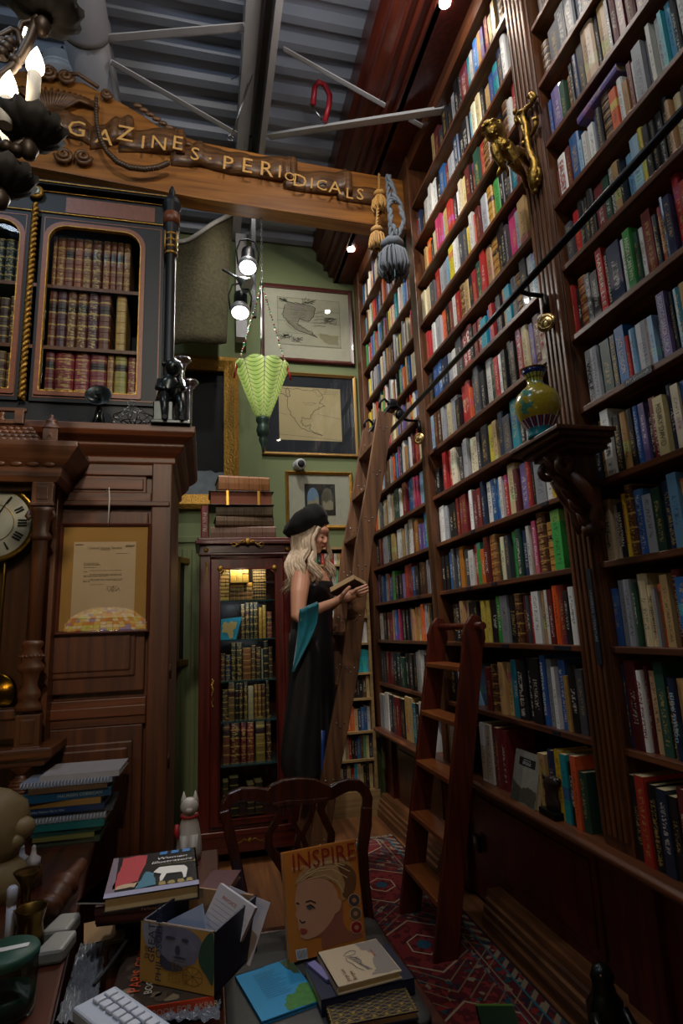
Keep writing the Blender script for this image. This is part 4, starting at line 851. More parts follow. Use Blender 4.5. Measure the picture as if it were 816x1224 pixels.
# ------------------------------------------------------------------ things standing on the cupboard
zt = 2.1155; BrD = plain('dark_bronze', '1C2224', .3, .7, noise=.3, nscale=30, coat=.3)
def P2(px, py, Y=2.2): return AY(px, py, Y)
c = P2(118, 500); t = thing('desk_lamp', 'small black metal lamp with a round dish head on the cupboard top', 'lamp', (c.x, 2.2, zt))
mb = MB(); mb.box((-.045, -.04, 0), (.05, .04, .008)); mb.obj('base', BrD, t, bev=.002)
mb = MB(); mb.tube([(-.02, 0, .005), (-.005, 0, .05), (.0, 0, .09)], .012, 8).tube([(.02, 0, .005), (.01, 0, .05), (.005, 0, .09)], .009, 8); mb.obj('stand', BrD, t)
mb = MB(); mb.lathe([(.0, 0), (.012, 0), (.03, .01), (.046, .03), (.048, .034), (.044, .034), (.025, .016), (.0, .01)], (0, .0, .115), 28, axis=(.0, -1, .35)); mb.obj('dish_head', BrD, t)
MB().tube([(0,-.015,.12), (0,-.04,.135)], [.008, .012], 8).obj('burner', BrD, t)
c = P2(160, 500); t = thing('wire_basket', 'delicate wire and glass bead basket ornament on the cupboard top', 'ornament', (c.x, 2.2, zt))
mb = MB()
for k in range(10):
    a = k*pi/5; mb.tube([(.01*cos(a), .01*sin(a), .02), (.045*cos(a), .045*sin(a), .035), (.075*cos(a), .06*sin(a), .055)], .0018, 5); mb.tube([(.075*cos(a), .06*sin(a), .055), (.045*cos(a), .04*sin(a), .075), (.006*cos(a), .006*sin(a), .1)], .0012, 4)
mb.tube([(.075*cos(a), .06*sin(a), .055) for a in [i*pi/12 for i in range(25)]], .002, 5).tube([(.045*cos(a), .036*sin(a), .035) for a in [i*pi/12 for i in range(25)]], .002, 5).tube([(0,0,0), (0,0,.02)], [.02, .006], 8)
mb.tube([(-.012+.012*cos(a), 0, .112+.014*sin(a)) for a in [i*pi/6 for i in range(13)]], .002, 5); mb.obj('wire_frame', plain('silver_wire', '5A5C60', .3, .9), t)
mb = MB()
for k in range(26): a = random.uniform(0, 2*pi); r = random.uniform(.01, .075); mb.ball((r*cos(a), r*.8*sin(a), .045+.06*(1-r/.075)+random.uniform(-.008, .008)), random.uniform(.003, .005), 0, 4)
mb.obj('glass_beads', plain('clear_bead', 'A8A8AC', .15, spec=.9), t)
# bronze seated boy with open book
c = P2(203, 503, 2.16); t = thing('bronze_figure', 'dark bronze figure of a seated curly-haired boy reading on the cupboard corner', 'statuette', (c.x, 2.16, zt))
mb = MB(); mb.box((-.05, -.05, 0), (.06, .05, .012)).box((-.045, -.03, .012), (.01, .045, .075)); mb.obj('plinth', BrD, t, bev=.003)
mb = MB(); mb.loft([[(-.012+r*cos(a)*1.0+dx, dy+r*.75*sin(a), z) for a in [i*pi/6 for i in range(12)]] for r, z, dx, dy in ((.03,.07,0,0),(.03,.09,0,0),(.026,.115,.003,-.002),(.03,.14,.006,-.004),(.02,.155,.008,-.006),(.01,.163,.01,-.008),(.012,.17,.012,-.01))])
mb.ball((.006, -.012, .187), .024, 0, 8, (.95, 1, 1.08)); mb.ball((.014, -.034, .184), .005, 0, 5)
for k in range(26): a = random.uniform(0, 2*pi); e = random.uniform(.1, 1.4); mb.ball((.003+.024*cos(a)*cos(e), -.008+.023*sin(a)*cos(e)*(1 if sin(a) > -.4 else .6), .19+.022*sin(e)), .0075, 0, 4)
mb.tube([(-.03, -.005, .145), (-.034, -.025, .115), (-.01, -.045, .105)], [.011, .009, .006], 8).tube([(.03, -.005, .145), (.038, -.022, .118), (.035, -.045, .107)], [.011, .009, .006], 8)
mb.tube([(-.02, -.01, .08), (-.015, -.045, .085), (-.012, -.05, .05), (-.012, -.05, .016), (-.01, -.065, .014)], [.017, .014, .011, .008, .007], 8).tube([(.01, -.01, .08), (.03, -.045, .085), (.034, -.05, .05), (.034, -.048, .016), (.036, -.064, .014)], [.017, .014, .011, .008, .007], 8); mb.obj('body', BrD, t)
mb = MB(); mb.poly([(-.03,-.03,.103),(.03,-.075,.098),(.055,-.06,.108),(0,-.02,.112)]); mb.obj('open_book', BrD, t).modifiers.new('s','SOLIDIFY').thickness = .004; t.scale = (1.3, 1.3, 1.3)
Crys = glassm('crystal', 'D8D8DE', .35, .08)
for x, y, h, lb_ in ((217, 500, .36, 'taller clear crystal candlestick behind the bronze boy'), (226, 502, .28, 'shorter clear crystal candlestick at the cupboard corner')):
    c = P2(x, y, 2.3); t = thing('crystal_candlestick', lb_, 'candlestick', (c.x, 2.3 if h > .3 else 2.34, zt)); 
    MB().lathe([(.03, 0), (.03, .01), (.012, .025), (.009, .05), (.014, .06), (.009, .07), (.01, h-.1), (.014, h-.09), (.009, h-.075), (.012, h-.04), (.02, h-.03)], (0,0,0), 8).obj('stem', Crys, t)
    MB().lathe([(.018, h-.03), (.036, h-.012), (.034, h-.002), (.02, h), (.0, h)], (0,0,0), 8).obj('drip_pan', Crys, t)

# ------------------------------------------------------------------ wall clock (front y = 1.75)
YC = 1.75; Wc = wood('clock_walnut', '3E200E', '643818', 2, rough=.42, coat=.1); WcX = wood('clock_walnut_x', '3E200E', '6E3E1A', 0, rough=.42, coat=.1)
ck = thing('wall_clock', 'carved walnut wall clock with white dial, turned columns and shingled hood', 'clock', (-.6, YC, 1.0)); 
def Cc(mb, x0, x1, y0, y1, z0, z1, m=0): return mb.box((x0+.6, y0-YC, z0-1), (x1+.6, y1-YC, z1-1), m)
mb = MB(); Cc(mb, -.80, -.43, 1.95, 2.11, 1.06, 1.84); Cc(mb, -.80, -.46, 1.80, 1.84, 1.10, 1.18); Cc(mb, -.80, -.46, 1.80, 1.84, 1.775, 1.83); Cc(mb, -.47, -.455, 1.80, 1.95, 1.10, 1.83)
mb.obj('case', Wc, ck, bev=.003)
mb = MB(); Cc(mb, -.476, -.455, 1.785, 1.81, 1.16, 1.80); Cc(mb, -.70, -.455, 1.785, 1.81, 1.15, 1.175); mb.obj('door_frame', Wc, ck, bev=.004)
Cc(MB(), -.72, -.47, 1.795, 1.798, 1.17, 1.80).obj('glass_pane', glassm('clock_glass', 'F0F0EC', .06), ck)
dc = AY(-1, 629, 1.84); mb = MB(); mb.lathe([(.0, 0), (.098, 0), (.1, -.004), (.1, .0), (.0, .004)], (0,0,0), 48, axis=(0,-1,0)); mb2 = mb
dial = mb.obj('dial', plain('dial_white', 'C8C8C4', .5), ck); dial.location = (dc.x+.6, 1.84-YC, dc.z-1)
MB().lathe([(.098, 0), (.104, .006), (.112, .006), (.114, -.004), (.1, -.004)], (0,0,0), 48, axis=(0,-1,0)).obj('bezel', Brass, dial)
MB().tube([(.054*cos(a), -.0055, .054*sin(a)) for a in [i*pi/24 for i in range(49)]], .0012, 5).obj('chapter_ring', Brass, dial)
mb = MB()
for h_ in range(12):
    a = RD(90-30*h_); nb = {0:3,1:1,2:2,3:3,4:3,5:1,6:2,7:3,8:4,9:2,10:1,11:2}[h_]
    for q in range(nb):
        o_ = (q-(nb-1)/2)*.008; u = V((cos(a), 0, sin(a))); w = V((-sin(a), 0, cos(a)))
        p0, p1 = u*.064+w*o_, u*.088+w*o_; mb.prism([p0-w*.0022+V((0,-.0055,0)), p1-w*.0028+V((0,-.0055,0)), p1+w*.0028+V((0,-.0055,0)), p0+w*.0022+V((0,-.0055,0))], (0,-.0005,0))
mb.obj('roman_numerals', Black, dial)
mb = MB()
for a, L, w in ((150, .055, .004), (62, .08, .003)): u = V((cos(RD(a)), 0, sin(RD(a)))); mb.tube([u*-.01+V((0,-.009,0)), u*L+V((0,-.009,0))], [w, .001], 6)
mb.lathe([(.0, .006), (.007, .006), (.007, .012), (.0, .013)], (0,0,0), 12, axis=(0,-1,0)); mb.obj('hands', Black, dial)
pc = AY(4, 826, 1.88); t = MB().lathe([(.0, -.004), (.05, -.004), (.056, .0), (.05, .006), (.0, .01)], (0,0,0), 36, axis=(0,-1,0)).obj('pendulum_bob', plain('polished_brass', 'B08A30', .12, 1), ck); t.location = (pc.x+.6, 1.88-YC, pc.z-1)
MB().tube([(pc.x+.6, 1.885-YC, pc.z-1), (pc.x+.6, 1.885-YC, .75)], .004, 6).obj('pendulum_rod', Brass, ck)
# turned column
cl_ = AY(50, 620, YC); cx0, cz = cl_.x, 1.0
zz = lambda py: AY(48, py, YC).z-1
mb = MB(); mb.lathe([(.020, zz(768)), (.020, zz(646)), (.0215, zz(644))], (cx0+.6, 0, 0), 24, flut=-.12); mb.obj('fluted_shaft', Wc, ck)
mb = MB(); mb.lathe([(.022, zz(850)), (.034, zz(848)), (.034, zz(843)), (.022, zz(836)), (.03, zz(832)), (.028, zz(827)), (.018, zz(818)), (.022, zz(808)), (.025, zz(803)), (.035, zz(800)), (.035, zz(796)), (.024, zz(790)), (.03, zz(786)), (.03, zz(782)), (.022, zz(775)), (.028, zz(771)), (.028, zz(767)), (.02, zz(765))], (cx0+.6-.003, 0, 0), 24); mb.obj('turned_base', Wc, ck)
mb = MB()
for k in range(16): a = k*pi/8; mb.ball((cx0+.597+.029*cos(a), .029*sin(a), zz(784)), .0045, 0, 4)
mb.obj('bead_ring', Wc, ck)
mb = MB(); mb.lathe([(.022, zz(646)), (.028, zz(643)), (.028, zz(640)), (.02, zz(636)), (.024, zz(622)), (.03, zz(612)), (.034, zz(607))], (cx0+.6, 0, 0), 20); mb.tube([(cx0+.6-.03, -.02, zz(612)), (cx0+.6-.036, -.025, zz(618)), (cx0+.6-.028, -.025, zz(622))], .006, 6).tube([(cx0+.6+.03, -.02, zz(612)), (cx0+.6+.036, -.025, zz(618)), (cx0+.6+.028, -.025, zz(622))], .006, 6); mb.obj('carved_capital', Wc, ck)
for z0, z1, w in ((zz(603), zz(577), .028), (zz(893), zz(853), .03)):
    mb = MB(); mb.box((cx0+.6-w, -w, z0), (cx0+.6+w, w, z1)); mb.box((cx0+.6-w*.55, -w-.004, z0+.012), (cx0+.6+w*.55, -w+.001, z1-.012)); mb.box((cx0+.6-w*1.15, -w*1.15, z0-.006), (cx0+.6+w*1.15, w, z0+.004)); mb.obj('column_block', Wc, ck, bev=.003)
mb = MB(); Cc(mb, -.85, -.385, 1.70, 2.11, 1+zz(905), 1+zz(893)); Cc(mb, -.85, -.405, 1.73, 2.11, 1+zz(915), 1+zz(905)); mb.obj('base_moulding', WcX, ck, bev=.005)
mb = MB(); a = cx0+.6; mb.lathe([(.0, zz(958)), (.008, zz(957)), (.022, zz(950)), (.027, zz(942)), (.024, zz(933)), (.014, zz(928)), (.012, zz(925))], (a-.012, 0, 0), 20, flut=0)
for q in range(6): mb.lathe([(.0225+.004*sin(pi*(q+.5)/6), 0), (.0245+.0045*sin(pi*(q+.5)/6), .002), (.0225+.004*sin(pi*(q+.5)/6), .004)], (a-.012, 0, zz(953-q*4)), 18)
mb.prism([(a-.035, -.02, zz(915)), (a+.015, -.02, zz(915)), (a-.012, -.01, zz(926))], (0, .03, 0)); mb.obj('drop_finial', Wc, ck)
mb = MB(); cpc = [(0, zz(577)), (.01, zz(570)), (.012, zz(560)), (.03, zz(552)), (.05, zz(540)), (.055, zz(536)), (.055, zz(530)), (0, zz(530))]
mb.loft([[(-.85+.6, -.02-d, z) for d, z in cpc], [(-.415+d+.6, -.02-d, z) for d, z in cpc], [(-.415+d+.6, .36, z) for d, z in cpc]], sm=False); mb.box((-.25, -.02, zz(577)), (.185, .36, zz(531))); mb.obj('cornice', WcX, ck, bev=.002)
mb = MB()
for i in range(9): mb.ball((-.18+i*.043+.0, -.038, zz(556)), .014, 0, 5, (1.3, .5, .7))
mb.obj('carved_eggs', WcX, ck)
# shingled hood
mb = MB(); z0, z1 = zz(530), zz(507); q = [(-.26, -.03, z0), (.135, -.03, z0), (.10, .06, z1), (-.26, .06, z1)]; mb.poly(q); mb.poly([(.135, -.03, z0), (.135, .35, z0), (.10, .3, z1), (.10, .06, z1)]); mb.poly([(-.26,.06,z1),(.10,.06,z1),(.10,.3,z1),(-.26,.3,z1)])
for r_ in range(4):
    for i in range(22):
        f = (r_+.3)/4.2; x = -.25+i*.018+(r_ % 2)*.009
        if x > .13-.035*f: continue
        c_ = V((x, -.03+.09*f-.004, z0+(z1-z0)*f+.002)); mb.ball(c_, .011, 0, 4, (.85, .35, .6))
mb.obj('shingled_hood', WcX, ck)
mb = MB(); zb = zz(505)
mb.box((-.26, .04, zb), (.075, .07, zb+.008)).box((-.26, .04, zz(490)), (.085, .07, zz(486))); mb.box((.055, .03, zb), (.08, .07, zz(487)))
for i in range(6): mb.lathe([(.006, 0), (.011, .008), (.005, .016), (.009, .026), (.004, .034), (.006, .04)], (.02-i*.045, .055, zb+.005), 10)
mb.obj('balustrade', WcX, ck, bev=.002)
fx = AY(61, 530, YC).x+.6; mb = MB(); mb.box((fx-.02, -.04, zz(530)), (fx+.02, 0, zz(514))); mb.lathe([(.02, 0), (.026, .004), (.018, .012), (.014, .02), (.016, .026), (.008, .032), (.004, .036), (.006, .04), (.002, .046)], (fx, -.02, zz(514)), 14); mb.prism([(fx-.01, -.042, zz(526)), (fx, -.046, zz(522)), (fx+.01, -.042, zz(526)), (fx, -.042, zz(518))], (0, .003, 0)); mb.obj('hood_finial', Wc, ck, bev=.002)

ks = 2.02/1.75; ck.location = O0+(V(ck.location)-O0)*ks; ck.location.y = 2.02; ck.scale = (ks, .5, ks)
# ------------------------------------------------------------------ display cabinet (front y = 3.83)
YD = 3.83; dcb = thing('display_cabinet', 'mahogany glass-fronted display cabinet with gilt mounts against the green wall', 'cabinet', (.27, YD, 0))
def D(mb, x0, x1, y0, y1, z0, z1): return mb.box((x0-.27, y0-YD, z0), (x1-.27, y1-YD, z1))
L_, R_ = -.035, .575; ztp = AY(290, 645, YD).z
zD = lambda py: AY(290, py, YD).z
gx0, gx1 = AY(262, 800, YD).x, AY(327, 800, YD).x; gx1 = max(gx1, .54-gx0-.0)
gz1, gz0 = zD(680), zD(978)
mb = MB(); D(mb, L_+.01, L_+.03, YD+.02, 4.25, .08, ztp-.03); D(mb, R_-.03, R_-.01, YD+.02, 4.25, .08, ztp-.03); D(mb, L_+.01, R_-.01, 4.23, 4.25, .08, ztp-.03); D(mb, L_+.01, R_-.01, YD+.02, 4.25, zD(995), zD(985)); D(mb, L_, R_, YD, 4.25, zD(665), ztp-.03); mb.obj('carcass', Wred, dcb)
mb = MB(); D(mb, L_-.03, R_+.03, YD-.04, 4.25, ztp-.035, ztp-.008); D(mb, L_-.015, R_+.015, YD-.025, 4.25, ztp-.008, ztp+.012); D(mb, L_-.01, R_+.01, YD-.015, YD+.02, zD(664), zD(661)); mb.obj('cornice', WredX, dcb, bev=.006)
mb = MB(); D(mb, L_+.07, R_-.07, YD-.008, YD, zD(660), zD(652)); mb.obj('frieze_panel', WredX, dcb)
for x0, x1 in ((L_, gx0-.055), (gx1+.055, R_)): mb = MB(); D(mb, x0, x1, YD-.005, YD+.03, zD(995), zD(665)); mb.obj('front_stile', Wred, dcb, bev=.006)
mb = MB(); D(mb, L_-.015, R_+.015, YD-.02, YD+.03, zD(997), zD(990)); D(mb, L_-.005, R_+.005, YD-.01, YD+.03, zD(1018), zD(997)); mb.obj('apron', WredX, dcb, bev=.004)
mb = MB()
for x in (L_+.02, R_-.04):
    for y in (YD+.01, 4.2): D(mb, x, x+.03, y, y+.03, 0, zD(1018)+.005)
D(mb, L_+.03, R_-.03, YD+.15, 4.24, .04, .06); 
for x in (L_+.02, R_-.04):
    for y in (YD+.01, 4.2):
        MB().lathe([(.012, 0), (.02, .02), (.016, .04), (.022, max(.06, zD(1018)))], (x+.015-.27, y+.015-YD, 0), 12).obj('foot', Wred, dcb)
mb.bm.free()
dr = rframe([(gx0-.055, zD(985)), (gx1+.055, zD(985)), (gx1+.055, zD(668)), (gx0-.055, zD(668))], [(gx0, gz0), (gx1, gz0), (gx1, gz1), (gx0, gz1)], YD-.012, YD+.012, 'glazed_door', Wred, dcb, (-.27, -YD, 0))
dr.modifiers.new('b', 'BEVEL').width = .004
mb = MB(); a, b = gx0-.27, gx1-.27; r = .03
prof = [(a, gz0), (b, gz0), (b, gz1-r), (b-r*.3, gz1-r), (b-r, gz1-r*.3), (b-r, gz1), (a+r, gz1), (a+r, gz1-r*.3), (a+r*.3, gz1-r), (a, gz1-r), (a, gz0)]
mb.tube([(x, -.016, z) for x, z in prof], .0065, 6); mb.obj('glazing_bead', Wred, dr)
D(MB(), gx0, gx1, YD+.002, YD+.004, gz0, gz1).obj('glass_pane', glassm('cabinet_glass', 'EEF4F4', .015), dr)
mb = MB()
for x in (a+.004, b-.004): mb.lathe([(.0, 0), (.017, 0), (.019, .004), (.012, .008), (.0, .011)], (x, -.014, gz1+.002), 16, axis=(0,-1,0))
mb.obj('rosette', Gilt, dr)
for x in (L_+.04, R_-.04): MB().lathe([(.0, 0), (.013, 0), (.015, .004), (.009, .007), (.0, .01)], (x-.27, -.006, zD(657)), 14, axis=(0,-1,0)).obj('rosette', Gilt, dcb)
mb = MB()
for k in range(14): mb.ball((L_+.045-.27, -.008, zD(672)-k*.0125), .0085*(1-k*.04), 0, 4, (1, .5, 1))
mb.obj('gilt_drop', Gilt, dcb)
mb = MB()
for k in range(15): z = zD(810)-k*.0115; mb.ball((gx0-.042-.27+.004*sin(k*1.4), -.016, z), .0065+.003*sin(k*.45), 0, 4, (1, .5, 1.1))
mb.obj('gilt_escutcheon', Gilt, dcb)
def mount(xc, z, w, h, nm, par, y):
    mb = MB()
    mb.ball((xc, y, z), h*.42, 0, 7, (1, .5, 1))
    for s in (-1, 1):
        for k in range(9):
            f = k/8; mb.ball((xc+s*(.02+f*(w-.02)), y, z-.3*h*f+.25*h*sin(f*9)*(1-f*.4)), h*.17*(1-.5*f), 0, 5, (1.2, .6, 1))
        mb.tube([(xc+s*(.01+.9*w*f), y, z-h*.1-h*.3*f+h*.25*sin(f*6)) for f in [i/12 for i in range(13)]], h*.06, 5)
    for k in range(7): a_ = pi*k/6; mb.tube([(xc, y, z+.1*h), (xc+.4*h*cos(a_), y-.004, z+.1*h+.45*h*sin(a_))], h*.07, 5)
    return mb.obj(nm, Gilt, par)
mount(0, zD(649), .105, .045, 'gilt_crest', dcb, -.045); mount(0, zD(1004), .1, .03, 'gilt_apron_mount', dcb, -.012)
gsh = [zD(y) for y in (717, 764, 814, 863, 916)]
for z in gsh:
    D(MB(), gx0-.03, gx1+.03, YD+.04, 4.22, z-.008, z).obj('glass_shelf', plain('green_glass_edge', '2C4A4C', .15, spec=.8), dcb)
def dv(x0p, x1p, yp, z, hpx, col, cn, n, sh, h=None, lean=0, w=None):
    yy = YD+.10; x0, x1 = AY(x0p, yp, yy).x, AY(x1p, yp, yy).x
    return volume('leather_volume', 'leather_cover', jit(col, .03), x0, x1-.001, yy, z+.0006, h or hpx/169, .13, f"{cn}, {n} in the display cabinet's {sh}", 'volumes in the display cabinet', lean)
c6 = 6.8
rows = [
 ('fourth row down', gsh[3]-.0, 862, [(225+275/c6,225+325/c6,.19,'3A2A22','dark brown book'),(225+325/c6,225+378/c6,.235,'6A5030','tan banded book'),(225+382/c6,225+412/c6,.225,'201A16','black gilt book'),(225+414/c6,225+446/c6,.225,'241C16','black spine book'),(225+452/c6,225+484/c6,.235,'3E3020','dark olive book'),(225+488/c6,225+534/c6,.205,'A09070','pale parchment book'),(225+538/c6,225+566/c6,.21,'7A4A24','reddish tan book'),(225+568/c6,225+598/c6,.21,'7A4A24','worn tan book'),(225+600/c6,225+630/c6,.21,'6A4020','plain tan book'),(225+634/c6,225+664/c6,.235,'2A2018','dark gilt book')]),
 ('fifth row down', gsh[4], 915, [(225+280/c6,225+338/c6,.275,'6A3420','thick russet gilt book'),(225+342/c6,225+420/c6,.25,'4A1414','very thick dark red book'),(225+428/c6,225+474/c6,.245,'5E1818','deep red book'),(225+480/c6,225+536/c6,.24,'7A2018','red book with pale edge'),(225+552/c6,225+628/c6,.27,'8A6A30','thick golden banded book'),(225+640/c6,225+680/c6,.27,'4A2018','maroon book')]),
 ('bottom row', gz0-.01, 976, [(225+280/c6,225+328/c6,.2,'4A3A26','olive brown book'),(225+335/c6,225+412/c6,.22,'241C1A','thick black banded book'),(225+480/c6,225+540/c6,.17,'3A2A1E','brown book behind papers'),(225+545/c6,225+610/c6,.18,'2E2218','dark brown book at right')]),
 ('third row down', gsh[2], 813, [(225+262/c6,225+300/c6,.17,'3A1A24','plum book'),(225+302/c6,225+345/c6,.16,'1E3A5A','blue book'),(225+348/c6,225+388/c6,.235,'1C1A18','black gilt book'),(225+392/c6,225+440/c6,.235,'2E2A1C','black and gold oval book'),(225+445/c6,225+512/c6,.2,'7A4A24','broad tan book'),(225+514/c6,225+550/c6,.215,'4A2A1E','brown ribbed book'),(225+552/c6,225+592/c6,.2,'3A2018','dark chestnut book'),(225+596/c6,225+612/c6,.19,'8A9088','thin pale book'),(225+615/c6,225+655/c6,.24,'2A2018','dark brown gilt book'),(225+656/c6,225+688/c6,.2,'4A3420','brown small book')]),
 ('second row down', gsh[1], 763, [(225+428/c6,225+462/c6,.225,'4A3626','brown spine book'),(225+464/c6,225+500/c6,.235,'1E1C1C','black book'),(225+502/c6,225+530/c6,.235,'2A2A2C','charcoal book'),(225+532/c6,225+568/c6,.235,'201A18','near black book'),(225+575/c6,225+602/c6,.2,'A87A28','bright gold book'),(225+604/c6,225+636/c6,.215,'8A6A30','antique gold book'),(225+640/c6,225+684/c6,.17,'7A2A28','red and white book')]),
]
for sh, z, yp, lst in rows:
    for i, (x0, x1, h, col, cn) in enumerate(lst): dv(x0, x1, yp, z, 0, col, cn, ORD[i+1]+' from left', sh, h=h)
# small calf volumes stacked flat on the top glass shelf
def flat(xc, w, y, z, t, d, col, label, grp, name='leather_volume', rz=0, mat='leather_cover', kind=2, cat='book'):
    """book lying flat, spine toward the viewer (-Y)"""
    o = bpy.data.objects.new(name, unit(kind, mat)); COL.objects.link(o)
    o.matrix_world = Matrix.Translation((xc, y, z)) @ Matrix.Rotation(rz, 4, 'Z') @ Matrix.Translation((-w/2, 0, t)) @ Matrix.Rotation(pi/2, 4, 'Z') @ Matrix.Rotation(-pi/2, 4, 'X') @ Matrix.Diagonal((d, t, w, 1))
    # make sure it extends in +X, away in +Y and up in +Z
    M0 = Matrix(((0, 0, w, -w/2), (d, 0, 0, 0), (0, t, 0, 0), (0, 0, 0, 1)))
    o.matrix_world = Matrix.Translation((xc, y, z)) @ Matrix.Rotation(rz, 4, 'Z') @ M0
    o.color = srgb(col) if isinstance(col, str) else col
    tag(o, label, cat, grp); return o
def stackpx(xa, xb, n, ytop, ybot, cols, who):
    yy = YD+.10; x0, x1 = AY(xa, 700, yy).x, AY(xb, 700, yy).x; z0, z1 = gsh[0]+.001, AY(295, ytop, yy).z; t = (z1-z0)/n
    for i in range(n): flat((x0+x1)/2, x1-x0-.004, yy+random.uniform(0, .006), z0+i*t, t-.0008, .1, jit(cols[i % len(cols)], .04), f"small calf volume lying flat, {ORD[i+1]} from the bottom, {who} in display cabinet", 'small calf volumes in the display cabinet')
stackpx(225+245/c6, 225+333/c6, 9, 679, 716, ['A8854A', '9A7A44', 'B08C50'], 'pale left stack')
stackpx(225+523/c6, 225+630/c6, 11, 679, 716, ['4A3A2A', '5A4630', '3E3226'], 'dark right stack')
stackpx(225+338/c6, 225+522/c6, 4, 696, 716, ['7A4A24', '6A3A2C', '8A6A40', 'B0853A'], 'middle stack')
zz0 = gsh[0]+.001+(AY(295, 696, YD+.06).z-gsh[0]-.001)
for i, (xa, xb) in enumerate(((340, 390), (392, 438), (441, 490))): volume('leather_volume', 'leather_cover', jit('B89040', .03), AY(225+xa/c6, 700, YD+.06).x, AY(225+xb/c6, 700, YD+.06).x, YD+.06, zz0+.0008, min(.095, gz1+.0-zz0), .09, f"small golden calf volume, {ORD[i+1]} of three standing on the middle stack", 'small calf volumes in the display cabinet')
# turquoise book with gold map
q = [AY(225+x/c6, 640+y/c6, YD+.06) for x, y in ((255, 822), (385, 828), (432, 635), (268, 655))]
t = thing('turquoise_book', 'bright turquoise book with a gold shape leaning in the display cabinet', 'book', (q[0].x, YD+.06, gsh[1]+.002))
o0 = t.location.copy(); o0.z = q[0].z; mb = MB(); mb.prism([p-o0 for p in q], (.006, .02, 0)); mb.obj('cover', plain('turquoise', '1E90B0', .45, noise=.35, nscale=30), t)
mb = MB(); cc = sum(q, V())/4-o0
mb.poly([(cc.x+x*.08, cc.y-.002, cc.z+y*.08) for x, y in wig([(-.6,.1),(-.5,.6),(0,.5),(.2,.7),(.6,.5),(.5,0),(.2,-.1),(.3,-.6),(0,-.8),(-.2,-.3),(-.6,-.3)], 3, .08, 2)]); mb.obj('gold_shape', plain('cover_gold', 'C8A868', .5), t)
# books stacked on top of the cabinet
zt_ = ztp+.0125; pz = lambda py: AY(290, py, 3.87).z
LB = [((252,329),634,619.5,'6A4A3E','thick maroon-brown ribbed volume, lowest of the stack on the display cabinet'),((258,327),619,607.5,'5A4630','mottled brown volume, second from the bottom on the display cabinet'),((258,326),607,595,'564228','mottled olive-brown volume, middle of the stack on the display cabinet'),((251,325),594,577.5,'5E3626','brown volume showing its page edges and two brass clasps on the display cabinet stack'),((261,323),577,558.5,'8A5A34','tan ribbed leather volume topmost of the stack on the display cabinet')]
z = zt_
for i, ((xa, xb), yb_, yt_, col, lab) in enumerate(LB):
    x0, x1 = AY(xa, 600, 3.87).x, AY(xb, 600, 3.87).x; t_ = (yb_-yt_)/169*1.0
    if i != 3:
        flat((x0+x1)/2, x1-x0, 3.87, z, t_, .26, jit(col, .02), lab, 'old folios stacked on the display cabinet', 'folio', RD((-2, 3, -3, 0, 5)[i]), mat='calf_cover', cat='book')
    else:
        t = thing('clasped_folio', lab, 'book', ((x0+x1)/2, 3.86, z), group='old folios stacked on the display cabinet'); w = (x1-x0)/2
        mb = MB(); mb.box((-w-.01, -.01, 0), (w+.012, .26, .006)).box((-w-.01, -.01, t_-.006), (w+.012, .26, t_)); mb.box((-w, .25, 0), (w, .265, t_)); mb.obj('cover', plain('old_leather', '3A241A', .5, noise=.3), t, bev=.002)
        MB().box((-w+.004, .0, .006), (w-.004, .255, t_-.006)).obj('page_block', plain('red_edge_pages', '7A4028', .7, noise=.3, nscale=90), t)
        for x in (-w*.45, w*.55): MB().box((x-.008, -.014, -.001), (x+.008, -.006, t_+.001)).lathe([(.009, 0), (.009, .004)], (x, -.012, t_*.5), 10, axis=(0,-1,0)).obj('clasp', Brass, t)
    z += t_+.0008
xr0 = AY(240, 620, 3.95).x; volume('red_book', 'book_cover', '7A2026', xr0, xr0+.055, 3.95, zt_, .24, .17, 'dark red upright book left of the folio stack on the cabinet', 'books on the display cabinet', kind=1)
# ------------------------------------------------------------------ plywood paperback shelves (front y = 4.45)
YP = 4.45; ps = thing('paperback_shelves', 'narrow pale plywood shelf unit of paperbacks behind the rolling ladder', 'shelf unit', (1.0, YP, 0))
def Pb(mb, x0, x1, y0, y1, z0, z1): return mb.box((x0-1, y0-YP, z0), (x1-1, y1-YP, z1))
pz_ = [AY(441, y, YP).z for y in (944, 907, 873.5, 834, 803.5, 768, 736)]; pz_ += [pz_[-1]+.205, pz_[-1]+.41]
for x0, x1 in ((.62, .64), (1.245, 1.265)): Pb(MB(), x0, x1, YP, 4.60, 0, 1.99).obj('side', Wply, ps)
Pb(MB(), .62, 1.265, YP-.004, 4.60, 1.975, 1.993).obj('top_board', Wply, ps); Pb(MB(), .64, 1.245, 4.585, 4.60, 0, 1.98).obj('back', plain('ply_back', '4A3826', .8), ps)
Pb(MB(), .62, 1.275, YP-.012, YP+.01, 0, pz_[0]-.005).obj('kick_panel', Wply, ps)
for z in pz_: Pb(MB(), .64, 1.245, YP+.002, 4.59, z-.016, z).obj('shelf', Wply, ps)
pcols = ['cream','white','tan','black','red','navy','orange','teal','green','yellow','grey','brown','blue']
cmap = {'cream':'C8B88E','white':'C4C2BC','tan':'A88A60','black':'1E1C20','red':'9A2826','navy':'1C2C50','orange':'B8582C','teal':'2A98A8','green':'5E9A6E','yellow':'C8A838','grey':'7E8086','brown':'5A3A26','blue':'2A5A98'}
given = {0: 'orange tan black black cream navy cream red blue teal cream cream black cream white'.split(), 1:'white yellow white red navy cream cream tan red black black blue brown red green cream navy'.split(), 2:'black red black cream red orange tan navy blue white'.split(), 5:'orange white cream white cream cream tan black white'.split(), 4:'white black black cream cream black teal teal teal'.split(), 3:'navy navy brown tan cream navy black black brown tan'.split()}
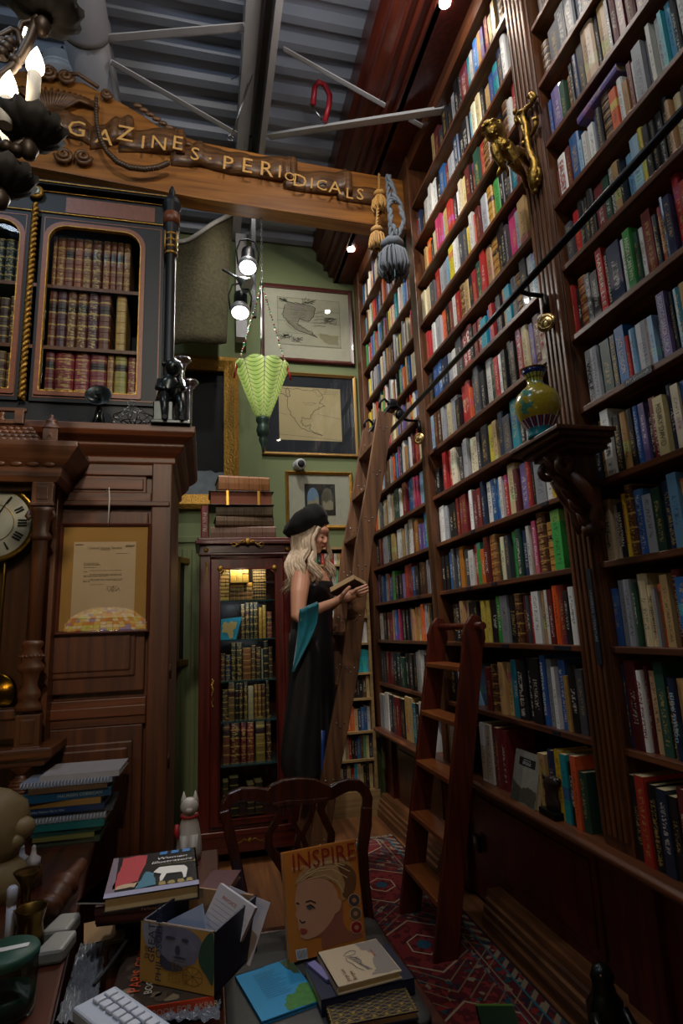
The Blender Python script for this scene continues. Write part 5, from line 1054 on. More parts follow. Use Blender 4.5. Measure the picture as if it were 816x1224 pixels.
for k, z in enumerate(pz_):
    x = .82; i = 0; seq = given.get(k); 
    while x < 1.235:
        w = random.uniform(.018, .03); 
        if x+w > 1.243: w = 1.243-x
        if w < .01: break
        f = (x-.88)/(1.235-.88); cn = seq[int(max(0, min(.999, f))*len(seq))] if seq and f >= 0 else random.choice(pcols)
        hh = min(random.uniform(.155, .185), (pz_[k+1] if k+1 < len(pz_) else 1.975)-z-.03)
        i += 1; volume('paperback', 'book_cover', jit(cmap[cn], .05), x, x+w-.001, YP+.03, z+.0006, hh, .1, f"{cn} paperback, {ORD[i]} of its row, {ORD[k+1]} shelf up, plywood unit", 'paperbacks on the plywood shelves', kind=0); x += w
# ------------------------------------------------------------------ ladder rail with brackets
XRL, ZRL = 1.17, AX(700, 260, 1.17).z
t = thing('ladder_rail', 'long black iron rail for the rolling ladder along the bookcase', 'rail', (XRL, .2, ZRL)); rl = t
MB().tube([(0, 0, 0), (0, 3.6, 0)], .0135, 12).obj('bar', Iron, t); MB().ball((0, 3.6, 0), .017, 0, 8).obj('end_knob', Iron, t)
for yb_ in (1.78, 3.15):
    mb = MB(); mb.tube([(0, yb_-.2, -.012), (.03, yb_-.2, -.02), (.10, yb_-.2, -.02)], .009, 8).tube([(.098, yb_-.2, -.02), (.1, yb_-.2, -.10)], .012, 8); mb.obj('bracket', Iron, t)
    t2 = MB().lathe([(.0, 0), (.036, 0), (.036, .006), (.030, .005), (.028, .008), (.0, .009)], (.092, yb_-.2, -.135), 28, axis=(-1, -.75, 0)); t2 = t2.obj('brass_medallion', plain('worn_brass', 'C0A470', .3, 1, noise=.5, nscale=90), t)
    mb = MB(); mb.tube([(.086+.6*.026*-cos(a)*1.0, yb_-.206+.8*.026*cos(a), -.135+.026*sin(a)) for a in [i*pi/10 for i in range(21)]], .0028, 5); mb.tube([(.084-.6*x*.02, yb_-.207+.8*x*.02, -.135+y*.02) for x, y in ((-.7,-.6),(-.5,.1),(-.1,.5),(.4,.3),(.7,-.2),(.5,-.6))], .003, 5); mb.obj('medallion_relief', MT['worn_brass'], t2)
# ------------------------------------------------------------------ rolling ladder
YA, YB_ = 3.24, 3.60
Lp = [(.53, 0), (.65, .56), (.79, 1.13), (.905, 1.83), (.99, 2.2), (1.085, 2.66)]
def lx(z):
    for (a, b), (c, d) in zip(Lp, Lp[1:]):
        if z <= d: return a+(c-a)*(z-b)/(d-b)
    return Lp[-1][0]
lad = thing('rolling_ladder', 'tall oak rolling ladder hooked on the black rail behind the woman', 'ladder', (.53, YA, 0))
for y in (YA, YB_):
    mb = MB(); W_ = .05
    rings = []
    for i, (x, z) in enumerate(Lp):
        a = Lp[max(0, i-1)]; b = Lp[min(len(Lp)-1, i+1)]; d = V((b[0]-a[0], 0, b[1]-a[1])).normalized(); n = V((d.z, 0, -d.x)); c = V((x-.53, y-YA, z))
        w = W_*(1 if i else 1.1)
        rings.append([c-n*w+V((0,-.013,0)), c+n*w+V((0,-.013,0)), c+n*w+V((0,.013,0)), c-n*w+V((0,.013,0))])
    mb.loft(rings, sm=False); s = mb.obj('side_rail', Wlad, lad, bev=.004)
    mb = MB()
    for z in [.28+.285*k for k in range(9)]:
        for dx, dz in ((-.022, .0), (.022, .0), (.0, -.022)): mb.lathe([(.0, 0), (.0055, 0), (.004, .003), (.0, .004)], (lx(z)-.53+dx, y-YA-.013, z+dz), 8, axis=(0,-1,0))
    mb.obj('screw_heads', Steel, s)['kind'] = 'stuff'
for z in [.185+.285*k for k in range(9)]:
    MB().box((lx(z)-.53-.05, .012, z-.011), (lx(z)-.53+.05, YB_-YA-.012, z+.011)).obj('tread', Wlad, lad, bev=.003)
for y in (YA, YB_):
    mb = MB(); c = V((1.085-.53, y-YA, 2.68)); mb.tube([c+V((-.03,0,-.1)), c+V((0,0,-.02)), c+V((.03,0,.02)), c+V((.075,0,.03)), c+V((.105,0,.0)), c+V((.1,0,-.04))], [.012, .014, .014, .013, .012, .012], 8)
    for a in (0, 1): mb.lathe([(.0, -.012), (.02, -.012), (.034, -.006), (.024, 0), (.034, .006), (.02, .012), (.0, .012)], c+V((.05+.05*a, 0, .04-.07*a)), 18, axis=(0,1,0))
    mb.tube([c+V((.02,0,.05)), c+V((.0,0,.07)), c+V((-.03,0,.05)), c+V((-.035,0,.01))], .009, 7); mb.obj('rail_hook', Iron, lad)
# ------------------------------------------------------------------ small cherry step ladder leaning on the bookcase
ya, yb2 = 2.52, 2.95
T1, B1 = AY(583, 735, ya), AZ(531, 1150, 0); T1.x = 1.225 if T1.x > 1.225 else T1.x
sl = thing('step_ladder', 'short red-brown cherry ladder leaning on the bookcase ledge', 'ladder', (B1.x, ya, 0))
bx, tx, tz = B1.x, T1.x, T1.z
dv_ = V((tx-bx, 0, tz)).normalized(); nn = V((dv_.z, 0, -dv_.x))
for y in (ya, yb2):
    mb = MB(); rings = []
    for f, w in ((0, .055), (.9, .05), (.93, .058), (.97, .045), (1.0, .02)):
        c = V((tx-bx, 0, tz))*f+V((0, y-ya, 0))
        rings.append([c-nn*w+V((0,-.014,0)), c+nn*w+V((0,-.014,0)), c+nn*w+V((0,.014,0)), c-nn*w+V((0,.014,0))])
    for p in rings[0]: p.z = 0
    mb.loft(rings, sm=False); mb.obj('side_rail', Wstep, sl, bev=.005)
for z in (.21, .445, .68, .915, 1.15):
    x = (tx-bx)*z/tz; MB().box((x-.055, .0145, z-.012), (x+.05, yb2-ya-.0145, z+.012)).obj('tread', WstepY, sl, bev=.004)
zt2 = tz*.965; MB().tube([(tx-bx, -.07, zt2), (tx-bx, yb2-ya+.05, zt2)], .018, 10).obj('top_bar', Wstep, sl)
# ------------------------------------------------------------------ carved bracket shelf, vase, cherub on the pilaster
pv = AX(647, 525, 1.105); zs = pv.z
br = thing('carved_bracket', 'dark carved wooden bracket shelf on the fluted pilaster', 'bracket', (1.28, pv.y, zs-.33))
mb = MB(); yv = 0
for d, w, z0, z1 in ((.215, .15, .315, .33), (.205, .14, .30, .315), (.18, .12, .285, .30), (.15, .1, .27, .285)): mb.box((-d, -w, z0), (0, w, z1))
mb.obj('shelf_board', Wdark, br, bev=.003)
mb = MB(); mb.prism([(0, -.045, 0), (-.02, -.045, 0), (-.035, -.045, .04), (-.03, -.045, .09), (-.07, -.045, .15), (-.13, -.045, .2), (-.15, -.045, .25), (-.15, -.045, .275), (0, -.045, .275)], (0, .09, 0)); mb.obj('carved_scroll_body', Wdark, br, bev=.012)
mb = MB()
for y in (-.05, .05):
    mb.tube([(-.135+.03*cos(a)*(1-a/14), y, .225+.03*sin(a)*(1-a/14)) for a in [i*.45 for i in range(20)]], .013, 7)
    mb.tube([(-.11, y, .2), (-.07, y*1.2, .14), (-.04, y*1.2, .09), (-.05, y, .05), (-.035, y, .02), (-.02, y, .03)], [.018, .02, .018, .015, .013, .01], 8)
for k in range(5): mb.tube([(-.02-.028*k, 0, .03+.045*k), (-.06-.025*k, 0, .05+.05*k), (-.075-.025*k, 0, .08+.047*k)], [.02, .013, .004], 7)
mb.ball((-.03, 0, .02), .028, 0, 7, (1,1.2,.9)); mb.obj('acanthus_carving', Wdark, br)
m, nt, b = newmat('cloisonne')
tc = nt.nodes.new('ShaderNodeTexCoord'); sp = nt.nodes.new('ShaderNodeSeparateXYZ'); nt.links.new(tc.outputs['Object'], sp.inputs[0]); zc = sp.outputs[2]
th = ma(nt, 'ARCTAN2', sp.outputs[1], sp.outputs[0])
no = nt.nodes.new('ShaderNodeTexNoise'); no.inputs['Scale'].default_value = 26; nt.links.new(tc.outputs['Object'], no.inputs[0])
n2 = nt.nodes.new('ShaderNodeTexVoronoi'); n2.inputs['Scale'].default_value = 130; nt.links.new(tc.outputs['Object'], n2.inputs[0])
yel = mixc(nt, n2.outputs[0], srgb('94861E'), srgb('B09C30')); leaf = mixc(nt, n2.outputs[0], srgb('2E6E58'), srgb('5A9A8C'))
bodyc = mixc(nt, ma(nt, 'GREATER_THAN', no.outputs[0], .60), yel, leaf)
def band(z0, z1): return ma(nt, 'MULTIPLY', ma(nt, 'GREATER_THAN', zc, z0), ma(nt, 'LESS_THAN', zc, z1))
st = ma(nt, 'SINE', ma(nt, 'MULTIPLY', th, 16))
lap = mixc(nt, ma(nt, 'GREATER_THAN', st, .75), mixc(nt, ma(nt, 'LESS_THAN', st, -.55), srgb('1C2A6A'), srgb('8A3040')), srgb('C8C8C0'))
nk = mixc(nt, ma(nt, 'GREATER_THAN', st, .1), srgb('B8A434'), srgb('2E6E4A'))
c = mixc(nt, band(.035, .066), bodyc, lap); c = mixc(nt, ma(nt, 'LESS_THAN', zc, .035), c, srgb('1E7A8A')); c = mixc(nt, band(.20, .232), c, nk); c = mixc(nt, ma(nt, 'GREATER_THAN', zc, .232), c, srgb('1C2A6A'))
nt.links.new(c, b.inputs['Base Color']); b.inputs['Roughness'].default_value = .22; b.inputs['Coat Weight'].default_value = .5; MT['cloisonne'] = m
vs = .262/.26; t = thing('cloisonne_vase', 'yellow enamelled vase with green flowers and blue base on the carved bracket', 'vase', (1.105, pv.y, zs+.0005))
prof = [(.036, 0), (.046, .002), (.044, .012), (.04, .03), (.05, .045), (.068, .075), (.077, .105), (.078, .13), (.07, .155), (.05, .175), (.033, .188), (.027, .2), (.028, .215), (.038, .235), (.044, .246)]
MB().lathe([(r*.97, z*vs) for r, z in prof]+[(.038, .247), (.022, .2), (.0, .19)], (0,0,0), 36).obj('vase_body', m, t)
MB().lathe([(.042, .2485), (.046, .251), (.042, .2535), (.036, .251)], (0,0,0), 36).obj('brass_rim', Brass, t)
# gilt cherub
GiltB = plain('old_gilt_bronze', '8E7034', .4, 1, noise=.5, nscale=60, bump=.5)
pc = AX(604, 178, 1.16); ch = thing('gilt_cherub', 'gilt bronze flying cherub wall mount on the fluted pilaster near the top', 'wall ornament', pc)
u_ = _u; r_ = _r; f_ = -_fw; s_ = (pc-O0).dot(_fw)/FPX
def cp(px, py, d=0): return (r_*((px-604)*s_)+u_*((178-py)*s_)+f_*d)
# plaque foliage on the pilaster: keep it against the wood
def wp(px, py, off=.012): q = AX(px, py, 1.277-off); return q-pc
mb = MB(); pts = [(634,113),(637,118),(635,124),(628,130),(625,140),(629,150),(630,165),(632,178),(637,190),(640,200),(638,210),(640,222),(637,232)]
mb.tube([wp(*p) for p in pts], [.008,.009,.009,.01,.012,.013,.013,.013,.014,.022,.028,.026,.006], 8)
for a in (((630,130),(620,134),(616,142),(618,148)), ((637,142),(641,148),(638,156),(634,162)), ((624,150),(627,160),(625,168)), ((631,116),(636,111),(640,116),(637,121)), ((620,140),(625,150)), ((637,198),(645,204),(644,214),(640,224)), ((636,200),(631,208),(634,218),(638,228))): mb.tube([wp(*p) for p in a], .009, 7)
for p in ((616,134),(640,143),(626,172),(641,206),(634,204),(643,216),(633,214),(640,228)): mb.ball(wp(*p), .013, 0, 5)
mb.obj('foliate_plaque', GiltB, ch)
mb = MB()
def tb(pts, r): mb.tube([cp(*p) for p in pts], r, 10)
mb.ball(cp(588, 162, .02), .036, 0, 9, (.95, .95, 1.08))
for k in range(40):
    a = random.uniform(0, 2*pi); e = random.uniform(0, 1.4); q = cp(586, 159, .015)+(r_*cos(a)*cos(e)+f_*sin(a)*cos(e)*.8+u_*(sin(e)))*.036; mb.ball(q, .0095, 0, 4)
tb([(590,168,.02),(594,175,.02)], [.018,.02])
tb([(592,172,.02),(600,180,.02),(608,186,.015),(616,190,.01)], [.022,.034,.031,.03])
tb([(598,173,.01),(601,163,.0),(599,150,-.01),(598,140,-.02)], [.02,.017,.014,.009])
tb([(589,181,.03),(590,192,.04),(595,203,.045),(600,210,.04)], [.021,.019,.014,.01])
tb([(612,186,.02),(622,183,.0),(630,187,-.03),(640,188,-.06)], [.024,.021,.012,.009]); tb([(610,195,.02),(618,200,.0),(627,205,-.02),(635,214,-.06)], [.023,.021,.012,.009])
mb.ball(cp(600,181,.045), .014, 0, 5).ball(cp(604,187,.045), .012, 0, 5).ball(cp(590,170,.045), .006, 0, 4).ball(cp(585,168,.045), .007, 0, 4)
o = mb.obj('cherub_body', GiltB, ch)
md = o.modifiers.new('r', 'REMESH'); md.mode = 'VOXEL'; md.voxel_size = .0022; md.use_smooth_shade = True
mb = MB()
for a, b_ in (((600,210,.04),(606,213,.03)), ((598,208,.045),(590,217,.05))): mb.loft([[cp(a[0], a[1]-3, a[2]), cp(a[0]+2, a[1]+3, a[2])], [cp((a[0]+b_[0])/2, a[1]-5, a[2]), cp((a[0]+b_[0])/2, a[1]+9, a[2])], [cp(b_[0], b_[1]-2, b_[2]), cp(b_[0], b_[1]+2, b_[2])]], closed=False, caps=False)
mb.obj('wing_fan', GiltB, ch).modifiers.new('s','SOLIDIFY').thickness = .006
mb = MB(); 
for k in range(8): mb.tube([cp(607+k*1.2, 180+k*2.2, .05), cp(604+k*.8, 190+k*1.6, .055), cp(606+k*1.0, 196+k*1.1, .045)], .006, 6)
mb.obj('drapery_sash', GiltB, ch)
# ------------------------------------------------------------------ chandelier, near and top left
YH = 1.1; cA = V((-.56, 1.1, 2.32)); chd = thing('chandelier', 'dark bronze candle chandelier with scalloped dishes at the top left corner', 'chandelier', cA)
Rust = plain('rusty_bronze', '0E0A09', .8, 0, noise=.6, nscale=40); RustL = plain('bronze_arm', '2A1E16', .5, .4, noise=.4, nscale=40)
def H_(px, py, Y=YH): return AY(px, py, Y)-cA
mb = MB(); mb.lathe([(.01, -.25), (.04, -.2), (.02, -.12), (.05, -.05), (.03, .05), (.045, .12), (.015, .2), (.015, 1.4)], (-.12, 0, .1), 18); mb.obj('stem', RustL, chd)
MB().tube([(-.12, 0, 1.4), (-.12, 0, 2.6)], .008, 6).obj('chain', RustL, chd)
for c, n_ in (((52, 14), 1), ((36, 160), 2), ((2, 218), 3)):
    q = H_(*c); R = (.076, .066, .062)[n_-1]; mb = MB(); rings = []; N = 44
    for f, z in ((.12, -.018), (.5, -.012), (.8, .002), (1, .02)): rings.append([q+V((R*f*(1+(.05*((k % 4 < 2)*2-1) if f > .7 else 0))*cos(2*pi*k/N), R*f*(1+(.05*((k % 4 < 2)*2-1) if f > .7 else 0))*sin(2*pi*k/N), z+.004*cos(k*pi/2)*f)) for k in range(N)])
    mb.loft(rings, caps=True); s = mb.obj('drip_dish', Rust, chd); s.modifiers.new('s', 'SOLIDIFY').thickness = .004
    MB().lathe([(.0, -.06), (.012, -.055), (.018, -.035), (.01, -.02), (.014, .0)], q, 14).obj('dish_boss', RustL, chd)
Cand = plain('candle_sleeve', 'B8B8B4', .5)
for c, h, Y in (((38, 132), .088, YH), ((6, 150), .06, YH-.03), ((28, 70), .05, YH+.12), ((2, 182), .04, YH+.08)):
    q = H_(*c, Y); MB().lathe([(.0128, 0), (.0128, h)], q+V((0,0,-.0)), 18).obj('candle_sleeve', Cand, chd)
    MB().lathe([(.008, 0), (.017, .014), (.0175, .026), (.012, .045), (.005, .062), (.001, .07)], q+V((0,0,h)), 18).obj('flame_bulb', emis('flame_bulb', 'FFE6BE', 9), chd)
mb = MB()
for pts, r in ((((-14,95),(0,92),(14,82),(26,66),(36,46),(42,28),(48,14)), .010), (((-10,48),(4,42),(14,36),(22,40),(26,60)), .007), (((-12,150),(0,175),(14,178),(26,172),(34,164)), .009), (((-10,232),(0,226),(4,218)), .008), (((-10,70),(2,62),(10,58),(4,50),(-6,54)), .010), (((22,40),(26,28),(36,26),(46,18)), .006)): MB().tube([H_(*p) for p in cat_pts([p for p in pts], 2)], r, 8).obj('arm', RustL, chd)
for p in ((8, 58), (3, 64), (12, 52), (18, 74), (20, 180), (8, 176)): MB().ball(H_(*p), .014, 0, 5).obj('leaf_boss', RustL, chd)
# ------------------------------------------------------------------ the woman
wo = V((.60, 3.40, .48)); wm = thing('person', 'blonde woman in black velvet tam and dark gown with teal hood, reading on the ladder', 'person', wo)
SkinM = plain('skin', 'CC967A', .45, noise=.06, nscale=12); nt = SkinM.node_tree; b = nt.nodes['Principled BSDF']; b.inputs['Subsurface Weight'].default_value = .12; b.inputs['Subsurface Radius'].default_value = (.02, .008, .004); b.inputs['Subsurface Scale'].default_value = .3
def Q(px, py, Y): return AY(px, py, Y)-wo
hc = Q(376, 641, 3.34)
fy = V((.70, -.70, -.33)).normalized(); fx = fy.cross(V((0.12, 0.05, 1))).normalized(); fz = fx.cross(fy).normalized()
def Hd(x, y, z): return hc+fx*x+fy*y+fz*z
Rh = Matrix((fx, fy, fz)).transposed().to_4x4(); Rh.translation = hc
mb = MB()
def ell(c, r, sc=(1,1,1), M_=None, n=10):
    k = len(mb.bm.verts); mb.ball((0,0,0), r, 0, n, sc); mb.bm.verts.ensure_lookup_table()
    for v in mb.bm.verts[k:]: v.co = (Rh @ (V(c)+v.co)) if M_ is None else (V(c)+M_ @ v.co)
ell((0,-.012,.030), .076, (.92, 1.12, 1.0)); ell((0,.030,-.020), .058, (.92, .86, 1.25)); ell((0,.048,-.072), .026, (1.0, .9, .8)); ell((0,.058,-.078), .015)
ell((.024,.055,-.022), .024); ell((-.024,.055,-.022), .024); ell((0,.052,.045), .04, (1.1,.62,.7))
ell((0,.086,-.018), .010, (.95, 1.0, .85)); ell((.008,.079,-.021), .0065); ell((-.008,.079,-.021), .0065)
mb.tube([Hd(0,.078,.014), Hd(0,.086,-.004), Hd(0,.090,-.016)], [.0055,.0065,.008], 8)
ell((0,.074,-.044), .013, (1.2,.7,.6)); 
for s in (-1, 1): ell((s*.072,-.006,.0), .014, (.4,.8,1.3)); ell((s*.022,.064,.008), .0115, (1.1,.6,.8)); ell((s*.035,.02,-.045), .03)
# neck, chest, back, near arm
nb = Q(367, 676, 3.40); mb.tube([Hd(0,-.02,-.03), Hd(0,-.03,-.085), nb, nb+V((-.01,0,-.04))], [.05,.046,.052,.06], 14)
def ring(px0, px1, py, Y, dp, n=20, rot=0):
    a, b_ = Q(px0, py, Y), Q(px1, py, Y); c = (a+b_)/2; h = (b_.x-a.x)/2
    return [c+V((h*cos(t), dp*sin(t), 0)) for t in [2*pi*i/n for i in range(n)]]
mb.loft([ring(357,380,674,3.40,.06), ring(352,384,680,3.40,.12), ring(349,389,687,3.40,.165), ring(348,394,697,3.40,.16), ring(349,396,712,3.41,.13), ring(350,395,730,3.42,.12), ring(349,395,760,3.42,.13)])
sh, el, wr = Q(359, 690, 3.255), Q(355.5, 738, 3.16), Q(401, 719, 3.06)
mb.tube([sh+V((.03,.05,.02)), sh+V((.004,.01,.012)), sh+V((0,0,-.03)), sh.lerp(el,.45), sh.lerp(el,.8), el, el.lerp(wr,.06)+V((-.004,0,-.012)), el.lerp(wr,.3), el.lerp(wr,.6), wr, wr+V((.02,-.004,.01))], [.05,.052,.054,.050,.042,.037,.037,.036,.029,.021,.021], 16)
# near hand under the book
pm = Q(415, 713, 3.03); kn = Q(424, 709.5, 3.02)
mb.tube([wr, wr.lerp(pm,.5), pm, kn], [.021,.026,.030,.027], 12)
Fg = [((426,704),(433,701.5),(438.5,699),-.035,.0085),((427,707.5),(434,705),(440,702),-.012,.009),((426.5,710.5),(434,709),(440,706),.012,.0088),((424,713),(430,713),(435,710.5),.034,.0078)]
for a, b_, c, dy, r in Fg:
    A_, B2, C2 = Q(*a, 3.02+dy), Q(*b_, 3.02+dy), Q(*c, 3.02+dy)
    mb.tube([pm.lerp(A_,.4)+V((0,dy*.3,0)), A_, A_.lerp(B2,.5), B2, B2.lerp(C2,.6), C2, C2+(C2-B2)*.12], [r*1.3,r*1.15,r*1.0,r*1.05,r*.92,r*.82,r*.4], 8)
th_ = [Q(407,716,3.0), Q(411,709,2.965), Q(415,704.5,2.955), Q(418,701.5,2.95)]; mb.tube(th_+[Q(418.8,700.7,2.95)], [.014,.0125,.011,.0095,.005], 8)
# far arm reaching to the other side of the book
sf, ef, wf = Q(388,690,3.53), Q(393,727,3.50), Q(408,712,3.28)
mb.tube([sf, sf.lerp(ef,.5), ef, ef.lerp(wf,.5), wf, Q(413,707,3.2)], [.045,.04,.035,.03,.021,.026], 12)
for k in range(4): a = Q(414+k*.5, 706-k*1.5, 3.19-.012*k); mb.tube([a, a+V((.03,-.01,.012)), a+V((.045,-.03,.02))], [.01,.009,.006], 7)
# ankles and feet on the ladder tread
for dx, dy in ((-.03,-.02),(.05,.07)):
    mb.tube([V((dx*.6+.02,dy*.5+.02,.98)), V((dx*.8+.01,dy*.8,.5)), V((dx,dy,.1)), V((dx,dy,.04)), V((dx+.03,dy,.02)), V((dx+.12,dy,.015))], [.085,.055,.036,.034,.034,.022], 12)
body = mb.obj('body', SkinM, wm); md = body.modifiers.new('r', 'REMESH'); md.mode = 'VOXEL'; md.voxel_size = .0036; md.use_smooth_shade = True
sm = body.modifiers.new('s', 'SMOOTH'); sm.factor = .5; sm.iterations = 5
Lip = plain('lips', '9A4A44', .4); Lash = plain('lashes', '2A1C18', .6); Brow = plain('brows', '6A4A34', .7)
mb = MB(); mb.tube([Hd(-.018,.080,-.042), Hd(-.008,.0885,-.039), Hd(0,.0885,-.0405), Hd(.008,.0885,-.039), Hd(.018,.080,-.042)], [.0015,.0035,.003,.0035,.0015], 6).tube([Hd(-.017,.080,-.044), Hd(0,.0885,-.048), Hd(.017,.080,-.044)], [.0015,.0048,.0015], 6); mb.obj('lips', Lip, wm)
for s in (-1, 1):
    MB().tube([Hd(s*.034,.060,.003), Hd(s*.028,.0705,.0005), Hd(s*.021,.0735,-.0005), Hd(s*.012,.071,.002)], [.0012,.0022,.0024,.001], 6).obj('eyelashes', Lash, wm)
    MB().tube([Hd(s*.038,.060,.024), Hd(s*.026,.0735,.0285), Hd(s*.012,.078,.024)], [.0012,.0026,.0018], 6).obj('eyebrow', Brow, wm)
    MB().ball(Hd(s*.022,.0655,.007), .0095, 0, 6, (1,1,.9)).obj('eyelid', plain('eyelid_shadow', '9A6450', .5), wm)
# tam
Vel = plain('black_velvet', '0B0B0E', .95, noise=.4, nscale=60); Vel.node_tree.nodes['Principled BSDF'].inputs['Sheen Weight'].default_value = .04
ax = (V((-.52, .05, .82))).normalized(); bx_ = ax.cross(V((0,1,0))).normalized(); by_ = ax.cross(bx_).normalized()
bc_ = Hd(0,-.028,.058); mb = MB(); rings = []
for h, r, pw, sh_ in ((-.035,.09,0,0),(-.01,.097,0,0),(.0,.125,.2,-.012),(.02,.15,1,-.024),(.055,.156,1,-.028),(.09,.13,1,-.022),(.112,.08,.8,-.012),(.122,.025,.3,-.0),(.123,.004,0,0)):
    R_r = []
    for k in range(48):
        a = 2*pi*k/48+.2; f = 1-pw*.085*(1-abs(cos(a*4))) ; R_r.append(bc_+ax*(h+.004*sin(a*4+h*40))+bx_*(r*f*cos(a)*.94)+by_*(r*f*sin(a))+V((sh_*1.2,0,-.35*abs(sh_))))
    rings.append(R_r)
mb.loft(rings); mb.obj('tam', Vel, wm)
# hair locks
m, nt, b = newmat('blonde_hair'); tc = nt.nodes.new('ShaderNodeTexCoord'); mp = nt.nodes.new('ShaderNodeMapping'); mp.inputs['Scale'].default_value = (90, 90, 7); nt.links.new(tc.outputs['Object'], mp.inputs[0])
no = nt.nodes.new('ShaderNodeTexNoise'); no.inputs['Scale'].default_value = 1; nt.links.new(mp.outputs[0], no.inputs[0]); nt.links.new(mixc(nt, no.outputs[0], srgb('9A7C60'), srgb('FAE8CE')), b.inputs['Base Color']); b.inputs['Roughness'].default_value = .42; MT['blonde_hair'] = m
rnd = random.Random(21); mb = MB()
def lock(a, b_, c, d, r, wav=.019):
    P = [V(a), V(b_), V(c), V(d)]; out = []; n = 16; ph = rnd.uniform(0, 1.6)
    for i in range(n+1):
        t = i/n; q = P[0]*(1-t)**3+P[1]*3*t*(1-t)**2+P[2]*3*t*t*(1-t)+P[3]*t**3
        q += V((sin(t*15+ph)*wav*t*1.3, cos(t*11+ph)*wav*t, 0)); out.append(q)
    mb.tube(out, [r*(1-.08*i/n if i < n*.75 else max(.12, 1-(i/n-.75)*3.6)) for i in range(n+1)], 6)
for k in range(150):      # near side and back, falling over the shoulder blade
    u = rnd.random(); back = rnd.random()
    a = Hd(.055+.025*rnd.random(), .035-.13*u, .055-.03*u+rnd.uniform(-.012,.012))
    e = Q(338+34*rnd.random()**.8, 700+rnd.uniform(-14, 8)-10*(1-u), 3.26+.05*rnd.random())
    e = Q(338+20*(1-u)**1.3+rnd.uniform(-2,3), 708-22*(1-u)*.6+rnd.uniform(-8,4), 3.245+.07*u+rnd.uniform(-.02,.02))
    m1 = Hd(.098, .03-.14*u, -.03); m2 = Q(347+22*(1-u)+rnd.uniform(-2,2), 674+rnd.uniform(-4,4), 3.225+.06*u)
    lock(a, m1, m2, e, rnd.uniform(.006,.0105))
for k in range(40):       # front locks over the collar bone
    a = Hd(.05+.02*rnd.random(), .045+.01*rnd.random(), .045+rnd.uniform(-.01,.01)); e = Q(375+rnd.uniform(-3,9), 693+rnd.uniform(-8,7), 3.23+rnd.uniform(-.015,.015))
    lock(a, Hd(.092,.045,-.02), Q(372+rnd.uniform(-2,4), 676, 3.22), e, rnd.uniform(.006,.009))
for k in range(45):       # far side of the face
    a = Hd(-.05-.02*rnd.random(), .04-.03*rnd.random(), .045); e = Q(392+rnd.uniform(-5,6), 692+rnd.uniform(-9,6), 3.42+rnd.uniform(-.02,.02))
    lock(a, Hd(-.088,.05,-.02), Q(395+rnd.uniform(-3,3), 672, 3.44), e, rnd.uniform(.006,.009))
for k in range(30):       # back of the head cap
    a = Hd(.03*rnd.uniform(-1,1), -.085, .05); lock(a, Hd(.02,-.12,-.02), Q(352, 670, 3.36), Q(345+rnd.uniform(-4,8), 700+rnd.uniform(-6,6), 3.34), .01)
mb.obj('hair', m, wm)
# dress, gown, straps, teal hood
Dr = plain('black_satin', '0E0E12', .4, noise=.2, nscale=8); Gown = plain('black_gown', '141418', .62, noise=.25, nscale=14, bump=.2)
def fold(r_, amp, nf, ph=0): 
    c = sum(r_, V())/len(r_); return [p+(p-c).normalized()*amp*sin(nf*2*pi*i/len(r_)+ph) for i, p in enumerate(r_)]
mb = MB(); N = 48
mb.loft([ring(352,396.5,697,3.395,.155,N), ring(348,398.5,704,3.40,.166,N), ring(348,398,714,3.41,.145,N), ring(349,397,732,3.42,.128,N), ring(348,397,748,3.42,.135,N), fold(ring(344,398.5,775,3.42,.165,N),.004,7), fold(ring(345,399,810,3.42,.17,N),.007,8), fold(ring(346,400,850,3.42,.17,N),.01,8), fold(ring(346,401,890,3.42,.17,N),.012,8), fold(ring(344,402,925,3.42,.17,N),.014,8), fold(ring(344,401.5,934,3.42,.165,N),.014,8)], caps=False)
o = mb.obj('dress', Dr, wm); o.modifiers.new('s', 'SOLIDIFY').thickness = .004
mb = MB(); mb.tube([Q(362,697,3.235), Q(361,688,3.215), Q(360.5,681,3.25), Q(358,679,3.30), Q(350,684,3.34), Q(347.5,697,3.34)], .0035, 6).tube([Q(392,700,3.34), Q(387,690,3.36), Q(383,682,3.40)], .0035, 6).tube([Q(374,702,3.22), Q(371,692,3.235), Q(370,684,3.28)], .0035, 6); mb.obj('strap', Dr, wm)
mb = MB(); gl = [(752,349,366),(770,347,376),(790,346,381),(810,346,381),(840,342,381),(870,338,381),(898,334.5,381),(912,335,381),(925,339,381),(934,344,380)]
mb.loft([fold(ring(a_, b_, y, 3.25, .07, 40), .006, 6, y*.02) for y, a_, b_ in gl], caps=True); mb.obj('gown_over_arm', Gown, wm)
mb = MB(); mb.loft([fold(ring(346,355,y, 3.36, .04, 16), .002, 3) for y in (757, 765, 780, 790)]); mb.obj('gown_sleeve_fold', plain('gown_grey_lining', '33363A', .6), wm)
Teal = plain('teal_satin', '14798C', .45, noise=.15, nscale=10); Teal.node_tree.nodes['Principled BSDF'].inputs['Sheen Weight'].default_value = .3
TL = [((358.5,731),(380,721.5)),((357.5,735),(380.5,724)),((357,741),(379.5,733)),((356,750),(378,744)),((355,760),(374,755)),((353.5,772),(368,768)),((351.5,785),(361,781)),((350,795),(355,793)),((349,803),(350.2,803))]
rows = []
for j, (a_, b_) in enumerate(TL):
    row = []
    for i in range(9):
        u = i/8; x = a_[0]+(b_[0]-a_[0])*u; y = a_[1]+(b_[1]-a_[1])*u; row.append(Q(x, y, 3.075+.05*min(j,3)/3+.012*sin(u*9+j*.3)-.035*u*(1 if j < 5 else .5)))
    rows.append(row)
back = [p+V((.01,.10,-.012)) for p in rows[0]]; back2 = [p+V((.0,.12,-.09)) for p in rows[0]]
